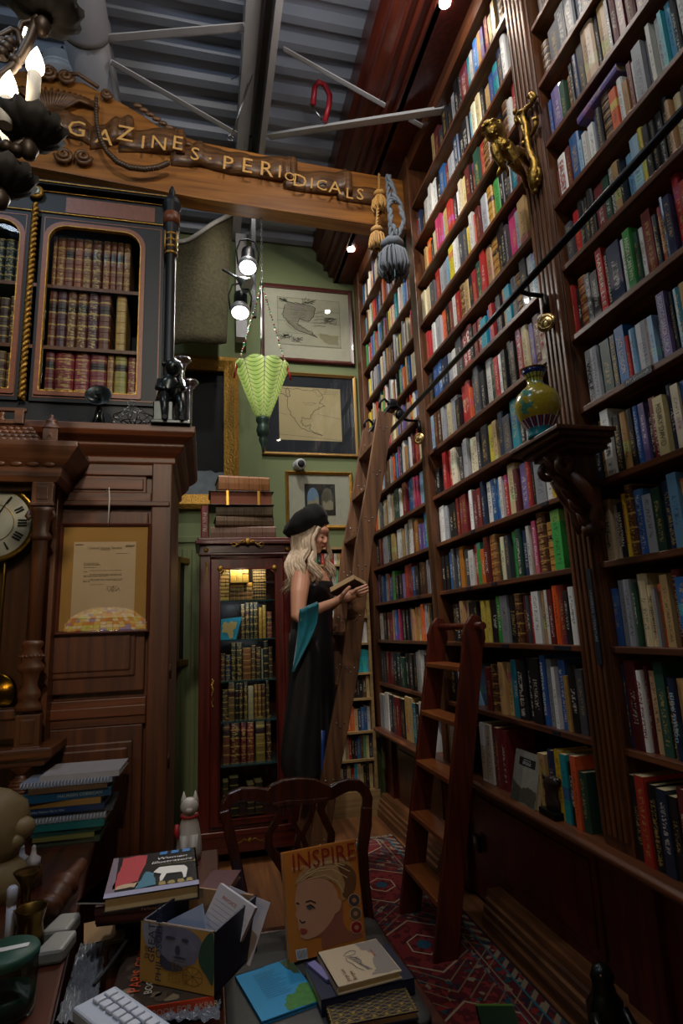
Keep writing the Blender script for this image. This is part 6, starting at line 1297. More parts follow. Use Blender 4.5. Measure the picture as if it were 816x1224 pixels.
mb = MB(); mb.loft([back2, back, [p+V((.004,.05,.014)) for p in rows[0]]]+rows, closed=False, caps=False); o = mb.obj('teal_hood', Teal, wm); o.modifiers.new('s', 'SOLIDIFY').thickness = .006
MB().loft([[Q(384,y,3.235), Q(388.5,y,3.245)] for y in (873, 890, 905, 920, 934)], closed=False, caps=False).obj('blue_light_streak', plain('painted_blue_light', '1C3F86', .4), wm).modifiers.new('s', 'SOLIDIFY').thickness = .003  # blue light on the edge of the dress slit, put in as a coloured strip
mb = MB()
for dx, dy in ((-.03,-.02),(.05,.07)): mb.loft([[V((dx+.03+x, dy+.035*k*sin(t), z)) if False else V((dx+.035+.095*cos(t)*k, dy+.034*k*sin(t), z)) for t in [i*pi/8 for i in range(16)]] for z, k in ((-.0, 1), (.015, 1.02), (.035, .8))])
mb.obj('shoes', Black, wm)
# the book she reads
N3, L3, R3 = AY(424,692.5,2.97), AY(394,709,3.10), AY(440,701.5,3.10); e1, e2 = L3-N3, R3-N3; nz = e2.cross(e1).normalized(); nz = nz if nz.z > 0 else -nz
bk_ = thing('open_book', 'old brown hardback held open in both hands of the woman', 'book', N3, mw=Matrix.Translation(N3))
mb = MB(); F4 = [V((0,0,0)), e2, e1+e2, e1]; mb.prism(F4, nz*.004); o = mb.obj('cover', plain('book_brown_cloth', '3A201A', .6), bk_)
mb = MB(); i4 = [e1*.03+e2*.04, e1*.03+e2*.96, e1*.97+e2*.96, e1*.97+e2*.04]
mb.prism([p+nz*.0042 for p in i4], nz*.026); mb.obj('page_block', plain('old_pages', 'C8A878', .8, noise=.25, nscale=160), bk_)
mb = MB(); mb.prism([p+nz*.0305 for p in [e1*.03+e2*.04, e1*.03+e2*.96, e1*.97+e2*.96, e1*.97+e2*.04]], nz*.001); mb.obj('open_page', White, bk_)
# ------------------------------------------------------------------ rug
m, nt, b = newmat('persian_rug')
tc = nt.nodes.new('ShaderNodeTexCoord'); sp = nt.nodes.new('ShaderNodeSeparateXYZ'); nt.links.new(tc.outputs['Object'], sp.inputs[0]); x, y = sp.outputs[0], sp.outputs[1]
ex = ma(nt, 'SUBTRACT', .29, ma(nt, 'ABSOLUTE', x)); ey = ma(nt, 'SUBTRACT', 1.4, ma(nt, 'ABSOLUTE', y)); ed = ma(nt, 'MINIMUM', ex, ey)
def inb(v, a, c): return ma(nt, 'MULTIPLY', ma(nt, 'GREATER_THAN', v, a), ma(nt, 'LESS_THAN', v, c))
vo = nt.nodes.new('ShaderNodeTexVoronoi'); vo.inputs['Scale'].default_value = 46; vo.distance = 'MANHATTAN'; nt.links.new(tc.outputs['Object'], vo.inputs[0])
cr = nt.nodes.new('ShaderNodeValToRGB'); cr.color_ramp.interpolation = 'CONSTANT'
cr.color_ramp.elements[0].position = 0; cr.color_ramp.elements[0].color = srgb('560E18'); cr.color_ramp.elements[1].position = .45; cr.color_ramp.elements[1].color = srgb('2A1A2C')
for p_, c_ in ((.58, '842828'), (.72, '1A4652'), (.80, '8E7C66'), (.87, '5E1018')): e = cr.color_ramp.elements.new(p_); e.color = srgb(c_)
s2 = nt.nodes.new('ShaderNodeSeparateXYZ'); nt.links.new(vo.outputs['Color'], s2.inputs[0]); nt.links.new(s2.outputs[0], cr.inputs[0])
fy_ = ma(nt, 'SUBTRACT', ma(nt, 'MULTIPLY', ma(nt, 'FRACT', ma(nt, 'DIVIDE', ma(nt, 'ADD', y, 1.45), .62)), .62), .31)
hx = ma(nt, 'MAXIMUM', ma(nt, 'ABSOLUTE', x), ma(nt, 'ADD', ma(nt, 'MULTIPLY', ma(nt, 'ABSOLUTE', x), .55), ma(nt, 'MULTIPLY', ma(nt, 'ABSOLUTE', fy_), .75)))
st = ma(nt, 'ABSOLUTE', ma(nt, 'SUBTRACT', ma(nt, 'FRACT', ma(nt, 'MULTIPLY', ma(nt, 'ADD', ma(nt, 'ABSOLUTE', x), ma(nt, 'ABSOLUTE', y)), 14)), .5))
c = cr.outputs[0]
c = mixc(nt, ma(nt, 'MULTIPLY', ma(nt, 'LESS_THAN', hx, .17), ma(nt, 'GREATER_THAN', s2.outputs[0], .35)), c, srgb('7E2426'))
c = mixc(nt, inb(hx, .157, .165), c, srgb('A8967A')); c = mixc(nt, inb(hx, .06, .066), c, srgb('C2AE90')); c = mixc(nt, ma(nt, 'LESS_THAN', hx, .03), c, srgb('1E4A62'))
c = mixc(nt, ma(nt, 'MULTIPLY', inb(hx, .185, .3), ma(nt, 'LESS_THAN', st, .06)), c, srgb('7E6A4E'))
for a_, b_, q in ((0, .012, '2A1418'), (.05, .058, '1E6A7A'), (.10, .106, '8E7C62'), (.125, .13, '1E5A6A')): c = mixc(nt, inb(ed, a_, b_), c, srgb(q))
c = mixc(nt, ma(nt, 'MULTIPLY', inb(ed, .012, .05), ma(nt, 'LESS_THAN', st, .2)), c, srgb('8A7C64'))
nt.links.new(c, b.inputs['Base Color']); b.inputs['Roughness'].default_value = .95
rg = thing('persian_rug', 'red Persian runner with hexagon medallions and pale fringe beside the bookcase', 'rug', (.925, 2.56, .001))
mb = MB()
n = 24; top_ = []
mb.box((-.29, -1.4, 0), (.29, 1.4, .009)); mb.obj('pile', m, rg)
mb = MB()
for k in range(58): x_ = -.285+k*.01; mb.tube([(x_, 1.4, .005), (x_+random.uniform(-.006, .006), 1.42, .003), (x_+random.uniform(-.01, .01), 1.445+random.uniform(-.01, .01), .003)], .003, 4)
mb.obj('fringe', plain('fringe', 'A8A090', .95), rg)
def slab(A_, B_, C_, zt, th, inset=0):
    """corners by sight: A origin, B along the edge, C across; returns frame matrix and size; top surface at zt"""
    a, b_, c_ = AZ(*A_, zt), AZ(*B_, zt), AZ(*C_, zt); ux = b_-a; w = ux.length; ux.normalize(); uy = V((-ux.y, ux.x, 0)); h = (c_-a).dot(uy)
    if h < 0: uy = -uy; h = -h
    M_ = Matrix((ux, uy, V((0,0,1)) if ux.cross(uy).z > 0 else V((0,0,-1)))).transposed().to_4x4(); M_.translation = a
    return M_, w, h
def flatbook(A_, B_, C_, zt, th, name, label, cover, side='A', art=None, group=None, cat='book', pg=None, ct=.003):
    """lying book; spine on the edge opposite side"""
    M_, w, h = slab(A_, B_, C_, zt, th); up = 1 if M_.col[2].z > 0 else -1
    t = thing(name, label, cat, group=group, mw=M_); Z = lambda z: z*up
    mb = MB(); mb.box((0, 0, Z(-ct)), (w, h, Z(0))); mb.box((0, 0, Z(-th)), (w, h, Z(-th+ct)))
    if side == 'A': mb.box((0, 0, Z(-th)), (w, .003, Z(0)))     # spine along A-B
    elif side == 'C': mb.box((0, h-.003, Z(-th)), (w, h, Z(0)))
    elif side == 'L': mb.box((0, 0, Z(-th)), (.003, h, Z(0)))
    elif side == 'R': mb.box((w-.003, 0, Z(-th)), (w, h, Z(0)))
    mb.obj('cover', cover, t); e = .004
    MB().box((e if side != 'L' else .003, e if side != 'A' else .003, Z(-th+ct)), (w-(e if side != 'R' else .003), h-(e if side != 'C' else .003), Z(-ct))).obj('page_block', pg or Page, t)
    if art: art(t, lambda u, v, k=0: V((u*w, v*h, Z(.0004+.0003*k))), w, h)
    return t, w, h, up
# ------------------------------------------------------------------ chair
Wch = wood('chair_mahogany', '2A0F0A', '4E2014', 2, rough=.25, coat=.4); YCH = 2.05
chr_ = thing('carved_chair', 'carved mahogany chair with pierced back splat and grey leather seat in front', 'chair', (.29, 1.75, 0))
def C_(px, py, Y=YCH): return AY(px, py, Y)-chr_.location
def flatstrip(pts, wpx, Y, dep, name, m=Wch, par=chr_, bev=.005):
    """ribbon of wood following sight points, width in px, real depth"""
    P_ = [C_(p[0], p[1], Y if len(p) < 4 else p[3]) for p in pts]; mb = MB(); rings = []
    for i, p in enumerate(P_):
        t = (P_[min(i+1, len(P_)-1)]-P_[max(i-1, 0)]).normalized(); n = V((0,-1,0)).cross(t).normalized(); w = (pts[i][2] if len(pts[i]) > 2 and pts[i][2] else wpx)/330/2
        rings.append([p-n*w+V((0,-dep/2,0)), p+n*w+V((0,-dep/2,0)), p+n*w+V((0,dep/2,0)), p-n*w+V((0,dep/2,0))])
    mb.loft(rings, sm=False); return mb.obj(name, m, par, bev=bev, seg=3)
flatstrip([(268,972,10),(270,962,12),(276,954,13),(288,949,13),(305,949,14),(318,952,16),(326,949,20),(340,944,22),(356,942,22),(372,943,22),(388,947,18),(396,947,14),(404,942,14),(415,938,13),(427,938,12),(435,944,12),(439,954,11),(438,968,10)], 12, YCH, .026, 'crest_rail')
flatstrip([(268,968,11),(273,990,11),(281,1025,11),(288,1062,12),(293,1100,13),(297,1140,14)], 12, YCH-.01, .03, 'back_post'); flatstrip([(438,964,11),(437,985,12),(433,1015,11),(434,1050,12),(438,1090,13),(442,1115,14)], 12, YCH-.01, .03, 'back_post')
for pts in ([(331,950),(337,968,9),(330,982,8),(321,996,8),(321,1012,9),(331,1026,10),(340,1040,10),(344,1062,10)], [(387,950),(383,968,9),(389,982,8),(396,996,8),(395,1012,9),(387,1026,10),(379,1040,10),(374,1062,10)], [(349,950),(345,966,7),(350,982,6),(358,998,6),(353,1015,6),(350,1035,7),(352,1060,8)], [(369,950),(374,966,7),(369,982,6),(361,998,6),(366,1015,6),(369,1035,7),(366,1060,8)]): flatstrip(pts, 12, YCH, .014, 'splat_strap', bev=.003)
flatstrip([(326,962,4),(345,959,5),(372,958,5),(392,955,4)], 5, YCH-.012, .012, 'splat_moulding', bev=.002)
flatstrip([(300,1128,22),(350,1122,22),(400,1114,22),(442,1108,22)], 18, YCH-.02, .03, 'rear_seat_rail')
SZT = .465
q = [AZ(300,1143,SZT), AZ(452,1113,SZT)]; xl, xr2 = .095, .535
mb = MB(); mb.prism([(xl-.29, .23, .40), (xr2-.29, .23, .40), (xr2-.27, -.30, .40), (xl-.31, -.30, .40)], (0, 0, .045)); mb.obj('seat_frame', Wch, chr_, bev=.006)
mb = MB(); rings = []
for s, z in ((.96, .44), (1.0, .452), (.985, .460), (.9, .4655), (.5, .467)): rings.append([V((cx_*.235*s, -.035+cy_*.26*s, z)) for cx_, cy_ in rrect(-1, 1, -1, 1, (.15, .15), 5)])
mb.loft(rings); mb.obj('seat_pad', plain('grey_leather', '3E3C3A', .45, noise=.2, nscale=12, bump=.2), chr_)
for x_, y_ in ((xl+.02, 2.02), (xr2-.02, 2.02), (xl+.01, 1.49), (xr2+.0, 1.49)): MB().tube([(x_-.29, y_-1.75, .41), (x_-.29, y_-1.75, .25), (x_-.29, y_-1.75+(.03 if y_ > 1.9 else -.01), 0)], [.024, .021, .017], 10).obj('leg', Wch, chr_)
# books on the chair
def scaled_text(s, F, u0, v0, u1, size_v, m, o, k=3, rot=0, name='lettering', maxw=None):
    P0 = F(u0, v0, k); X_ = F(u1, v0, k)-P0; L = X_.length; t = text(s, 1, m, o, name, 0, align='LEFT'); xs = [v.co.x for v in t.data.vertices]; w_ = max(xs)-min(xs)
    Yv = (F(u0, v0+.01, k)-P0).normalized()
    if rot: pass
    sc = L/w_; mm = frame_m(P0, X_, Yv if abs(X_.normalized().dot(Yv)) < .9 else (F(u0-.01, v0, k)-P0)); H_t = size_v
    t.matrix_basis = mm @ Matrix.Diagonal((sc, H_t, 1, 1)); return t
p0, p1 = AZ(346, 1152, .475), AZ(438, 1127, .475); p2 = AY(338, 1018, p0.y+.05); p3 = AY(432, 1004, p1.y+.05)
ux = (p1-p0); w = ux.length; ux.normalize(); uy = ((p2-p0)+(p3-p1))/2; uy -= ux*uy.dot(ux); h = uy.length; uy.normalize(); un = ux.cross(uy)
M_ = Matrix((ux, uy, un)).transposed().to_4x4(); M_.translation = p0+un*.0; ins = thing('inspire_book', 'orange hardback with a blonde woman portrait and the word INSPIRE propped on the chair', 'book', mw=M_)
Or = plain('cover_orange', 'B8702A', .45, noise=.08, nscale=5)
mb = MB(); mb.box((0,0,-.003), (w,h,0)); mb.box((0,0,-.022), (w,h,-.019)); mb.box((w-.003,0,-.022), (w,h,0)); mb.obj('cover', Or, ins); MB().box((.003,.004,-.019), (w-.003,h-.004,-.003)).obj('page_block', White, ins)
F = lambda u, v, k=0: V((u*w, v*h, .0004+.0004*k))
def CR(x, y):  # crop coordinates (300,990) x3.4 -> book uv
    dpt = M_.inverted(); d = ray(300+x/3.4, 990+y/3.4); o_ = dpt @ O0; dd = (dpt.to_3x3() @ d); t_ = -o_.z/dd.z; r_ = o_+dd*t_; return (r_.x/w, r_.y/h)
def cpatch(pts, c, k, nm, sm=0): return patch(ins, F, [CR(*p) for p in pts], c, nm, k)
SkP = plain('print_skin', 'C08A68', .5, noise=.1, nscale=12); SkD = plain('print_skin_shade', '8E5540', .5); HrP = plain('print_hair', 'B08858', .5, noise=.3, nscale=60); HrD = plain('print_hair_dark', '6A4426', .5, noise=.3, nscale=60); HrL = plain('print_hair_light', 'D0B084', .5)
def cspl(P_, n=4):
    out = []; N_ = len(P_)
    for i in range(N_):
        a, b_, c_, d_ = P_[i-1], P_[i], P_[(i+1) % N_], P_[(i+2) % N_]
        for k in range(n):
            t_ = k/n; out.append(tuple(.5*((2*b_[j])+(-a[j]+c_[j])*t_+(2*a[j]-5*b_[j]+4*c_[j]-d_[j])*t_*t_+(-a[j]+3*b_[j]-3*c_[j]+d_[j])*t_**3) for j in (0, 1)))
    return out
cpatch(cspl([(290,490),(285,445),(262,440),(300,400),(340,350),(372,300),(375,380),(400,420),(440,425),(455,440),(400,460),(330,478)]), SkD, 1, 'print_neck')
cpatch(cspl([(185,240),(178,300),(185,330),(178,352),(186,365),(190,385),(192,410),(200,425),(202,442),(225,452),(262,440),(300,410),(335,360),(352,310),(345,250),(300,205),(230,205),(195,222)]), SkP, 2, 'print_face')
cpatch(cspl([(180,215),(215,165),(260,130),(320,115),(380,120),(410,160),(425,200),(415,245),(385,285),(368,290),(360,250),(330,215),(270,200),(220,200),(188,228)]), HrP, 3, 'print_hair')
cpatch(cspl([(350,150),(395,150),(425,190),(420,250),(395,285),(370,270),(380,220)]), HrD, 4, 'print_hair_bun')
cpatch(cspl([(335,300),(350,285),(365,295),(362,325),(345,345),(335,335)]), SkP, 4, 'print_ear')
strokes(ins, lambda u, v, k=0: F(u, v, k), [[CR(*p) for p in l] for l in ([(190,215),(240,165),(310,135),(380,150)], [(200,215),(260,175),(330,165),(390,200)], [(230,205),(300,190),(350,215),(375,260)], [(260,150),(330,140),(400,175)], [(215,190),(280,160),(345,155)])], .0022, HrL, 'print_hair_strands', 5)
strokes(ins, lambda u, v, k=0: F(u, v, k), [[CR(*p) for p in l] for l in ([(224,318),(238,310),(252,318),(258,326)], [(184,306),(188,302),(194,308)], [(220,300),(240,293),(262,303)], [(196,372),(206,384),(220,378)])], .0028, plain('print_dark', '2A1812', .5), 'print_eye_lines', 5)
cpatch(cspl([(226,322),(238,316),(250,323),(238,330)]), plain('print_eye', '4A4A48', .5), 5, 'print_eye'); cpatch(cspl([(198,412),(208,406),(228,414),(218,428),(204,426)]), plain('print_lips', '9E3A30', .5), 5, 'print_lips')
for (x_, y_), c_ in (((417,292),'4A3A34'), ((423,346),'5E4A30'), ((427,402),'8E1A20')):
    for r_, cc_, k in ((25, 'B89A80', 5), (22, c_, 6), (9, 'A87A5E', 7)): cpatch([(x_+r_*cos(a), y_+r_*1.1*sin(a)) for a in [i*pi/12 for i in range(24)]], plain('dot_'+cc_, cc_, .5), k, 'print_round_inset')
cpatch([(180,494),(225,486),(231,528),(186,537)], White, 4, 'barcode_field')
strokes(ins, lambda u, v, k=0: F(u, v, k), [[CR(185+k*4.2, 497-k*.8), CR(190+k*4.2, 531-k*.8)] for k in range(10)], .0012, Black, 'barcode', 6)
RedL = plain('inspire_red', '8A2418', .5); a_, b_ = CR(165,172), CR(427,128); hgt = .044
tt = text('INSPIRE', 1, RedL, ins, 'title_lettering', 0, align='LEFT'); xs = [v.co.x for v in tt.data.vertices]; P0 = F(.10, .885, 8); X_ = F(.95, .885, 8)-P0; tt.matrix_basis = frame_m(P0, X_, (0,1,0)) @ Matrix.Diagonal((X_.length/(max(xs)-min(xs)), .062, 1, 1))
tt = text('THE STYLE GUIDE FOR SALON CLIENTS', 1, plain('cover_cream', 'D8B890', .6), ins, 'subtitle_lettering', 0, align='LEFT'); xs = [v.co.x for v in tt.data.vertices]; P0 = F(.10, .83, 8); X_ = F(.95, .83, 8)-P0; tt.matrix_basis = frame_m(P0, X_, (0,1,0)) @ Matrix.Diagonal((X_.length/(max(xs)-min(xs)), .011, 1, 1))
# seat books
Nav = plain('cover_navy', '141C38', .5); 
flatbook((384,1196), (495,1169), (377,1147), .502, .034, 'navy_book', 'large navy hardback lying under the tiger paperback on the chair', Nav, 'A')
def art_b(o, F, w, h):
    g = plain('print_grey', '8A8078', .7); rd = plain('print_red', 'A03028', .6); dk = plain('print_brown', '6A3A30', .7)
    patch(o, F, wig([(.62,.98),(.98,.98),(.98,.05),(.55,.05),(.66,.2),(.72,.45),(.8,.6),(.66,.78)], 5, .02, 3), g, 'print_waves', 0)
    L = [[(.30+.28*f*cos(a)+.03*i, .45+.2*sin(a+i)*f) for f, a in ((.2,1+i*.5),(.5,1.4+i*.4),(.9,2+i*.3))] for i in range(14)]
    strokes(o, F, [[(.34,.72),(.42,.8),(.5,.82),(.56,.78),(.52,.7),(.44,.68),(.36,.7)], [(.42,.66),(.5,.6),(.55,.5),(.5,.4),(.56,.32),(.62,.2)], [(.36,.66),(.34,.56),(.4,.46),(.42,.34),(.5,.22)]]+[[(.38+.02*i, .64-.045*i), (.46+.015*i, .62-.05*i), (.54, .6-.045*i)] for i in range(9)], .0028, g, 'print_tiger', 2)
    text('Jorge Luis', .014, dk, o, 'author_lettering', 0, 'LEFT', mw=frame_m(F(.20,.05,2), F(.2,.2)-F(.2,.05), F(.1,.05)-F(.2,.05))); text('Borges', .014, dk, o, 'author_lettering', 0, 'LEFT', mw=frame_m(F(.30,.05,2), F(.2,.2)-F(.2,.05), F(.1,.05)-F(.2,.05)))
    strokes(o, F, [[(.8-.02*i,.52),(.8-.02*i,.72)] for i in range(2)], .0016, rd, 'print_red_lines', 2)
flatbook((403,1180), (480,1160), (385,1137), .522, .018, 'tiger_paperback', 'cream paperback with a tiger drawing on top of the navy hardback', plain('cover_bone', 'BCA98C', .7, noise=.06, nscale=10), 'L', art_b)
flatbook((391,1172), (400,1168), (380,1146), .509, .006, 'violet_booklet', 'small violet booklet peeking out left of the tiger paperback', plain('cover_violet', '7A74A8', .6), 'A')
def art_l(o, F, w, h):
    g = plain('gold_foil', 'A8904E', .4, .6)
    L = []
    for i in range(-6, 10): L += [[(max(0,i/7.), max(0,-i/7.)), (min(1, i/7.+1), min(1, 1-i/7.))]] if -1 < i/7. < 1 else []
    for i in range(-6, 14): 
        s_ = i/7.
        if 0 < s_ < 2: L.append([(max(0, s_-1), min(1, s_)), (min(1, s_), max(0, s_-1))])
    L += [[(0.02,.02),(.98,.02)],[(.98,.02),(.98,.98)],[(.98,.98),(.02,.98)],[(.02,.98),(.02,.02)]]
    strokes(o, F, L, .0016, g, 'gold_lattice', 1)
    mb = MB()
    for i in range(7):
        for j in range(4):
            u, v = (i+.5)/7+(j % 2)*.07, (j+.5)/4
            if u < .96: c_ = F(u, v, 1); mb.poly([c_+V((.004*cos(a), .004*sin(a), 0)) for a in [k*pi/4 for k in range(8)]])
    mb.obj('gold_hearts', g, o)
flatbook((396,1228), (500,1208), (385,1199), .487, .018, 'lattice_notebook', 'dark notebook with gold lattice pattern and hearts at the front of the chair seat', plain('cover_ink_blue', '141A30', .45), 'L', art_l)
def art_t(o, F, w, h):
    gr = plain('print_foliage', '3E7A34', .6, noise=.5, nscale=60); ink = plain('print_navy_text', '1E3A5A', .7)
    patch(o, F, wig([(.45,0),(.99,0),(.99,.42),(.85,.4),(.7,.3),(.55,.28),(.45,.15)], 5, .02, 5), gr, 'print_tree', 1); patch(o, F, wig([(.78,.98),(.99,.98),(.99,.6),(.9,.66)], 4, .02, 6), plain('print_olive', '3A4A2A', .6), 'print_leaves', 1)
    r = random.Random(9)
    strokes(o, F, [[(.25, .86-.04*i), (.25+r.uniform(.3, .5), .86-.04*i)] for i in range(14)], .0011, ink, 'blurb_lines', 2)
flatbook((313,1221), (385,1195), (306,1158), .476, .009, 'turquoise_picture_book', 'bright blue picture book with a green tree lying on the chair seat', plain('cover_sky', '2E8EBE', .4, noise=.1, nscale=6), 'C', art_t)

# ------------------------------------------------------------------ desk at left and side table
Wdk = wood('desk_mahogany', '2A100A', '4A2014', 1, rough=.3, coat=.4)
e1_, e2_ = AZ(57, 1240, .78), AZ(106, 1030, .78); dd = (e2_-e1_).normalized(); e0 = e1_-dd*.5; e3 = e2_+dd*.02
dk = thing('desk', 'dark mahogany desk at the bottom left covered in clutter', 'desk', (-.7, 1.4, 0))
def pm_(pts, z0, z1): mb = MB(); mb.prism([(p[0]+.7, p[1]-1.4, z0) for p in pts], (0, 0, z1-z0)); return mb
poly = [(e0.x, e0.y), (e3.x, e3.y), (e3.x-.02, 2.1), (-1.3, 2.1), (-1.3, e0.y)]
pm_(poly, .755, .78).obj('desk_top', Wdk, dk, bev=.006); ins_ = [(e0.x-.04, e0.y+.04), (e3.x-.04, e3.y), (e3.x-.06, 2.06), (-1.26, 2.06), (-1.26, e0.y+.04)]
pm_(ins_, .66, .755).obj('apron', Wdk, dk)
for x_, y_ in ((e0.x-.09, e0.y+.1), (e3.x-.09, 2.0), (-1.2, 2.0), (-1.2, e0.y+.1)): MB().tube([(x_+.7, y_-1.4, .66), (x_+.7, y_-1.4, .3), (x_+.7, y_-1.4, 0)], [.03, .026, .02], 10).obj('leg', Wdk, dk)
TZ = .70; stb = thing('side_table', 'low dark side table under the stacked books and the philosophers box', 'table', (-.12, 1.5, 0))
MB().prism([(e0.x+.05+.12, e0.y-1.5+.3, TZ-.025), (.035+.12, .85-1.5, TZ-.025), (.045+.12, 2.0-1.5, TZ-.025), (e3.x+.03+.12, 2.0-1.5, TZ-.025)], (0, 0, .025)).obj('table_top', Wdk, stb, bev=.004)
for x_, y_ in ((.0, .95), (.01, 1.95), (-.24, 1.95), (-.10, .95)): MB().box((x_+.12-.016, y_-1.5-.016, 0), (x_+.12+.016, y_-1.5+.016, TZ-.025)).obj('leg', Wdk, stb, bev=.003)
# stack: cardboard, dark box, red books, white sheet, women illustrators book
Tan = plain('kraft_board', '8A6A44', .8)
flatbook((98,1130), (150,1118), (108,1102), TZ+.012, .011, 'cardboard_folder', 'tan cardboard folder under the dark box on the side table', Tan, 'L')
b0 = AZ(131, 1126, TZ+.013); o = MB().box((0,0,0), (.16,.2,.055)).obj('black_box', Black, bev=.002); o.location = (b0.x+.004, b0.y+.05, TZ+.013); tag(o, 'matt black box under the dark red books on the side table', 'box')
zb_ = TZ+.069
DR = plain('cover_maroon', '3E1416', .5, noise=.2)
def title(s, z, t_, w, c, par, x0=.02): text(s, t_*.5, plain(c, c, .6), par, 'spine_lettering', 0, 'LEFT', mw=Matrix.Translation((x0, -.0006, z)) @ Matrix.Rotation(pi/2, 4, 'X'))
for i, (col, th_, lab) in enumerate((('3A2C28', .014, 'brown book lowest of the thin volumes under the sheet of paper'), ('5A2A2C', .02, 'dull red book below the Perfume spine in the side table stack'), ('3A1416', .018, 'dark maroon book with Perfume on the spine in the side table stack'))):
    M_, w, h = slab((114-i, 1098-i*7), (206+i*3, 1090-i*7), (122, 1066), zb_+th_, th_)
    t, w, h, up = flatbook((115-i, 1099-i*7), (208+i*3, 1089-i*7), (122, 1066), zb_+th_, th_, 'stacked_book', lab, plain('c_'+col, col, .55), 'A', group='books in the side table stack')
    if i == 2: title('Perfume', -th_*.6, th_, w, 'B0989A', t, w*.55)
    zb_ += th_+.0006
o = flatbook((91,1079), (200,1079), (116,1034), zb_+.003, .003, 'white_brochure', 'white printed sheet sticking out left under the Women Illustrators book', White, 'A', lambda o, F, w, h: text('TUDOR', .012, Black, o, 'lettering', 0, 'LEFT', mw=frame_m(F(.3,.25,2), F(.36,.6)-F(.3,.25), F(.2,.25)-F(.3,.25))), cat='paper')
zb_ += .004
t, w, h, up = flatbook((123,1075), (238,1057), (158,1023), zb_+.028, .026, 'illustrators_book', 'art book titled Women Illustrators with white deer cover, topmost on the side table', plain('cover_black_gloss', '14161A', .3), 'R', None, ct=.002)
zq = zb_+.036
def artw(o, F, w, h):
    rd = plain('print_scarlet', 'A81E2A', .5, noise=.2, nscale=40); wh = plain('print_white', 'D8D4CC', .6); bl = plain('print_blue', '1C6AA8', .5)
    patch(o, F, [(0,0),(1,0),(1,.1),(0,.1)], plain('print_lilac', '8A88A4', .6), 'print_band', 1)
    patch(o, F, [(0,.1),(.10,.1),(.06,.98),(0,.98)], plain('print_plum_grey', '6A5A68', .6), 'print_margin', 1)
    patch(o, F, wig([(.06,.16),(.33,.3),(.42,.96),(.12,.96),(.10,.6)], 5, .015, 2), rd, 'print_red_cloak', 1)
    patch(o, F, wig([(.1,.16),(.3,.16),(.34,.26),(.12,.24)], 4, .012, 4), plain('print_tan', 'B09478', .6), 'print_fabric', 2)
    patch(o, F, wig([(.32,.12),(.55,.14),(.5,.42),(.42,.5),(.36,.3)], 4, .015, 7), plain('print_teal_robe', '2A6A80', .6), 'print_robe', 2)
    patch(o, F, wig([(.5,.44),(.56,.56),(.85,.52),(.88,.42),(.86,.2),(.83,.2),(.82,.36),(.64,.36),(.6,.2),(.57,.2),(.58,.38)], 2, .008, 3), wh, 'print_white_deer', 3)
    for i, u in enumerate((.60,.74,.88)): patch(o, F, [(u-.05,.9),(u+.04,.9),(u+.05,.985),(u-.04,.985)], bl, 'print_blue_tile', 2)
    for i in range(4): patch(o, F, wig([(.56+.1*i,.11),(.64+.1*i,.11),(.63+.1*i,.19),(.57+.1*i,.19)], 2, .008, i), plain('print_straw', '8E7A3A', .6), 'print_bush', 2)
    for s_, v_, z_ in (('Women', .74, .02), ('Illustrators', .64, .02)): text(s_, z_, wh, o, 'title_lettering', 0, 'LEFT', mw=frame_m(F(.52 if s_ == 'Women' else .46, v_+.04, 4), F(1,v_)-F(0,v_), F(0,1)-F(0,0)), shear=.2)
    text('OF THE GOLDEN AGE', .008, plain('print_straw', '8E7A3A', .6), o, 'subtitle_lettering', 0, 'LEFT', mw=frame_m(F(.55,.60,4), F(1,.5)-F(0,.5), F(0,1)-F(0,0)))
artw(t, lambda u, v, k=0: V((u*w, v*h, .0004+.0003*k)), w, h)
flatbook((224,1080), (262,1080), (232,1040), TZ+.04, .02, 'maroon_paperback', 'dark red paperback behind the philosophers box', plain('cover_wine', '4A1420', .5), 'A')
# the philosophers box with papers
ZB = TZ+.037; bl, br_ = AZ(167, 1172, ZB), AZ(256, 1191, ZB); fx_ = (br_-bl); bw = fx_.length; fx_.normalize(); bd = V((-fx_.y, fx_.x, 0)); hb = AY(170, 1100, bl.y).z-ZB
Mx = Matrix((fx_, bd, V((0,0,1)))).transposed().to_4x4(); Mx.translation = V((bl.x, bl.y, ZB)); bxo = thing('philosophers_box', 'open box with The Great Philosophers cover on its face holding loose papers', 'box', mw=Mx)
D_ = .15; NavB = plain('box_navy', '121A34', .5)
mb = MB(); mb.box((0,0,0), (bw,.004,hb)).box((0,D_-.004,0), (bw,D_,hb)).box((0,0,0), (.004,D_,hb)).box((bw-.004,0,0), (bw,D_,hb)).box((0,0,0), (bw,D_,.004)); mb.obj('shell', NavB, bxo)
mb = MB(); mb.box((.004,.004,hb-.03), (bw-.004,.006,hb)).box((.004,D_-.008,hb-.05), (bw-.004,D_-.004,hb+.003)); mb.obj('liner', plain('box_liner', '9A7A58', .8), bxo)
F = lambda u, v, k=0: V((u*bw, -.0005-.0004*k, v*hb)); gd = plain('cover_ochre', 'A8843E', .6, noise=.15, nscale=20); stn = plain('print_stone_blue', '6A6E88', .7, noise=.35, nscale=50); sd = plain('print_stone_dark', '34384E', .7)
patch(bxo, F, [(0,0),(1,0),(1,1),(0,1)], gd, 'front_print')
patch(bxo, F, cspl([(.24,.95),(.2,.7),(.28,.45),(.33,.3),(.5,.28),(.62,.38),(.74,.45),(.8,.6),(.84,.8),(.7,.97),(.45,.99)]), stn, 'print_bust', 1)
patch(bxo, F, cspl([(.02,.95),(.1,.98),(.3,.96),(.3,.8),(.22,.6),(.08,.62)]), plain('print_pale_blue', '8A90A4', .7), 'print_hair', 1)
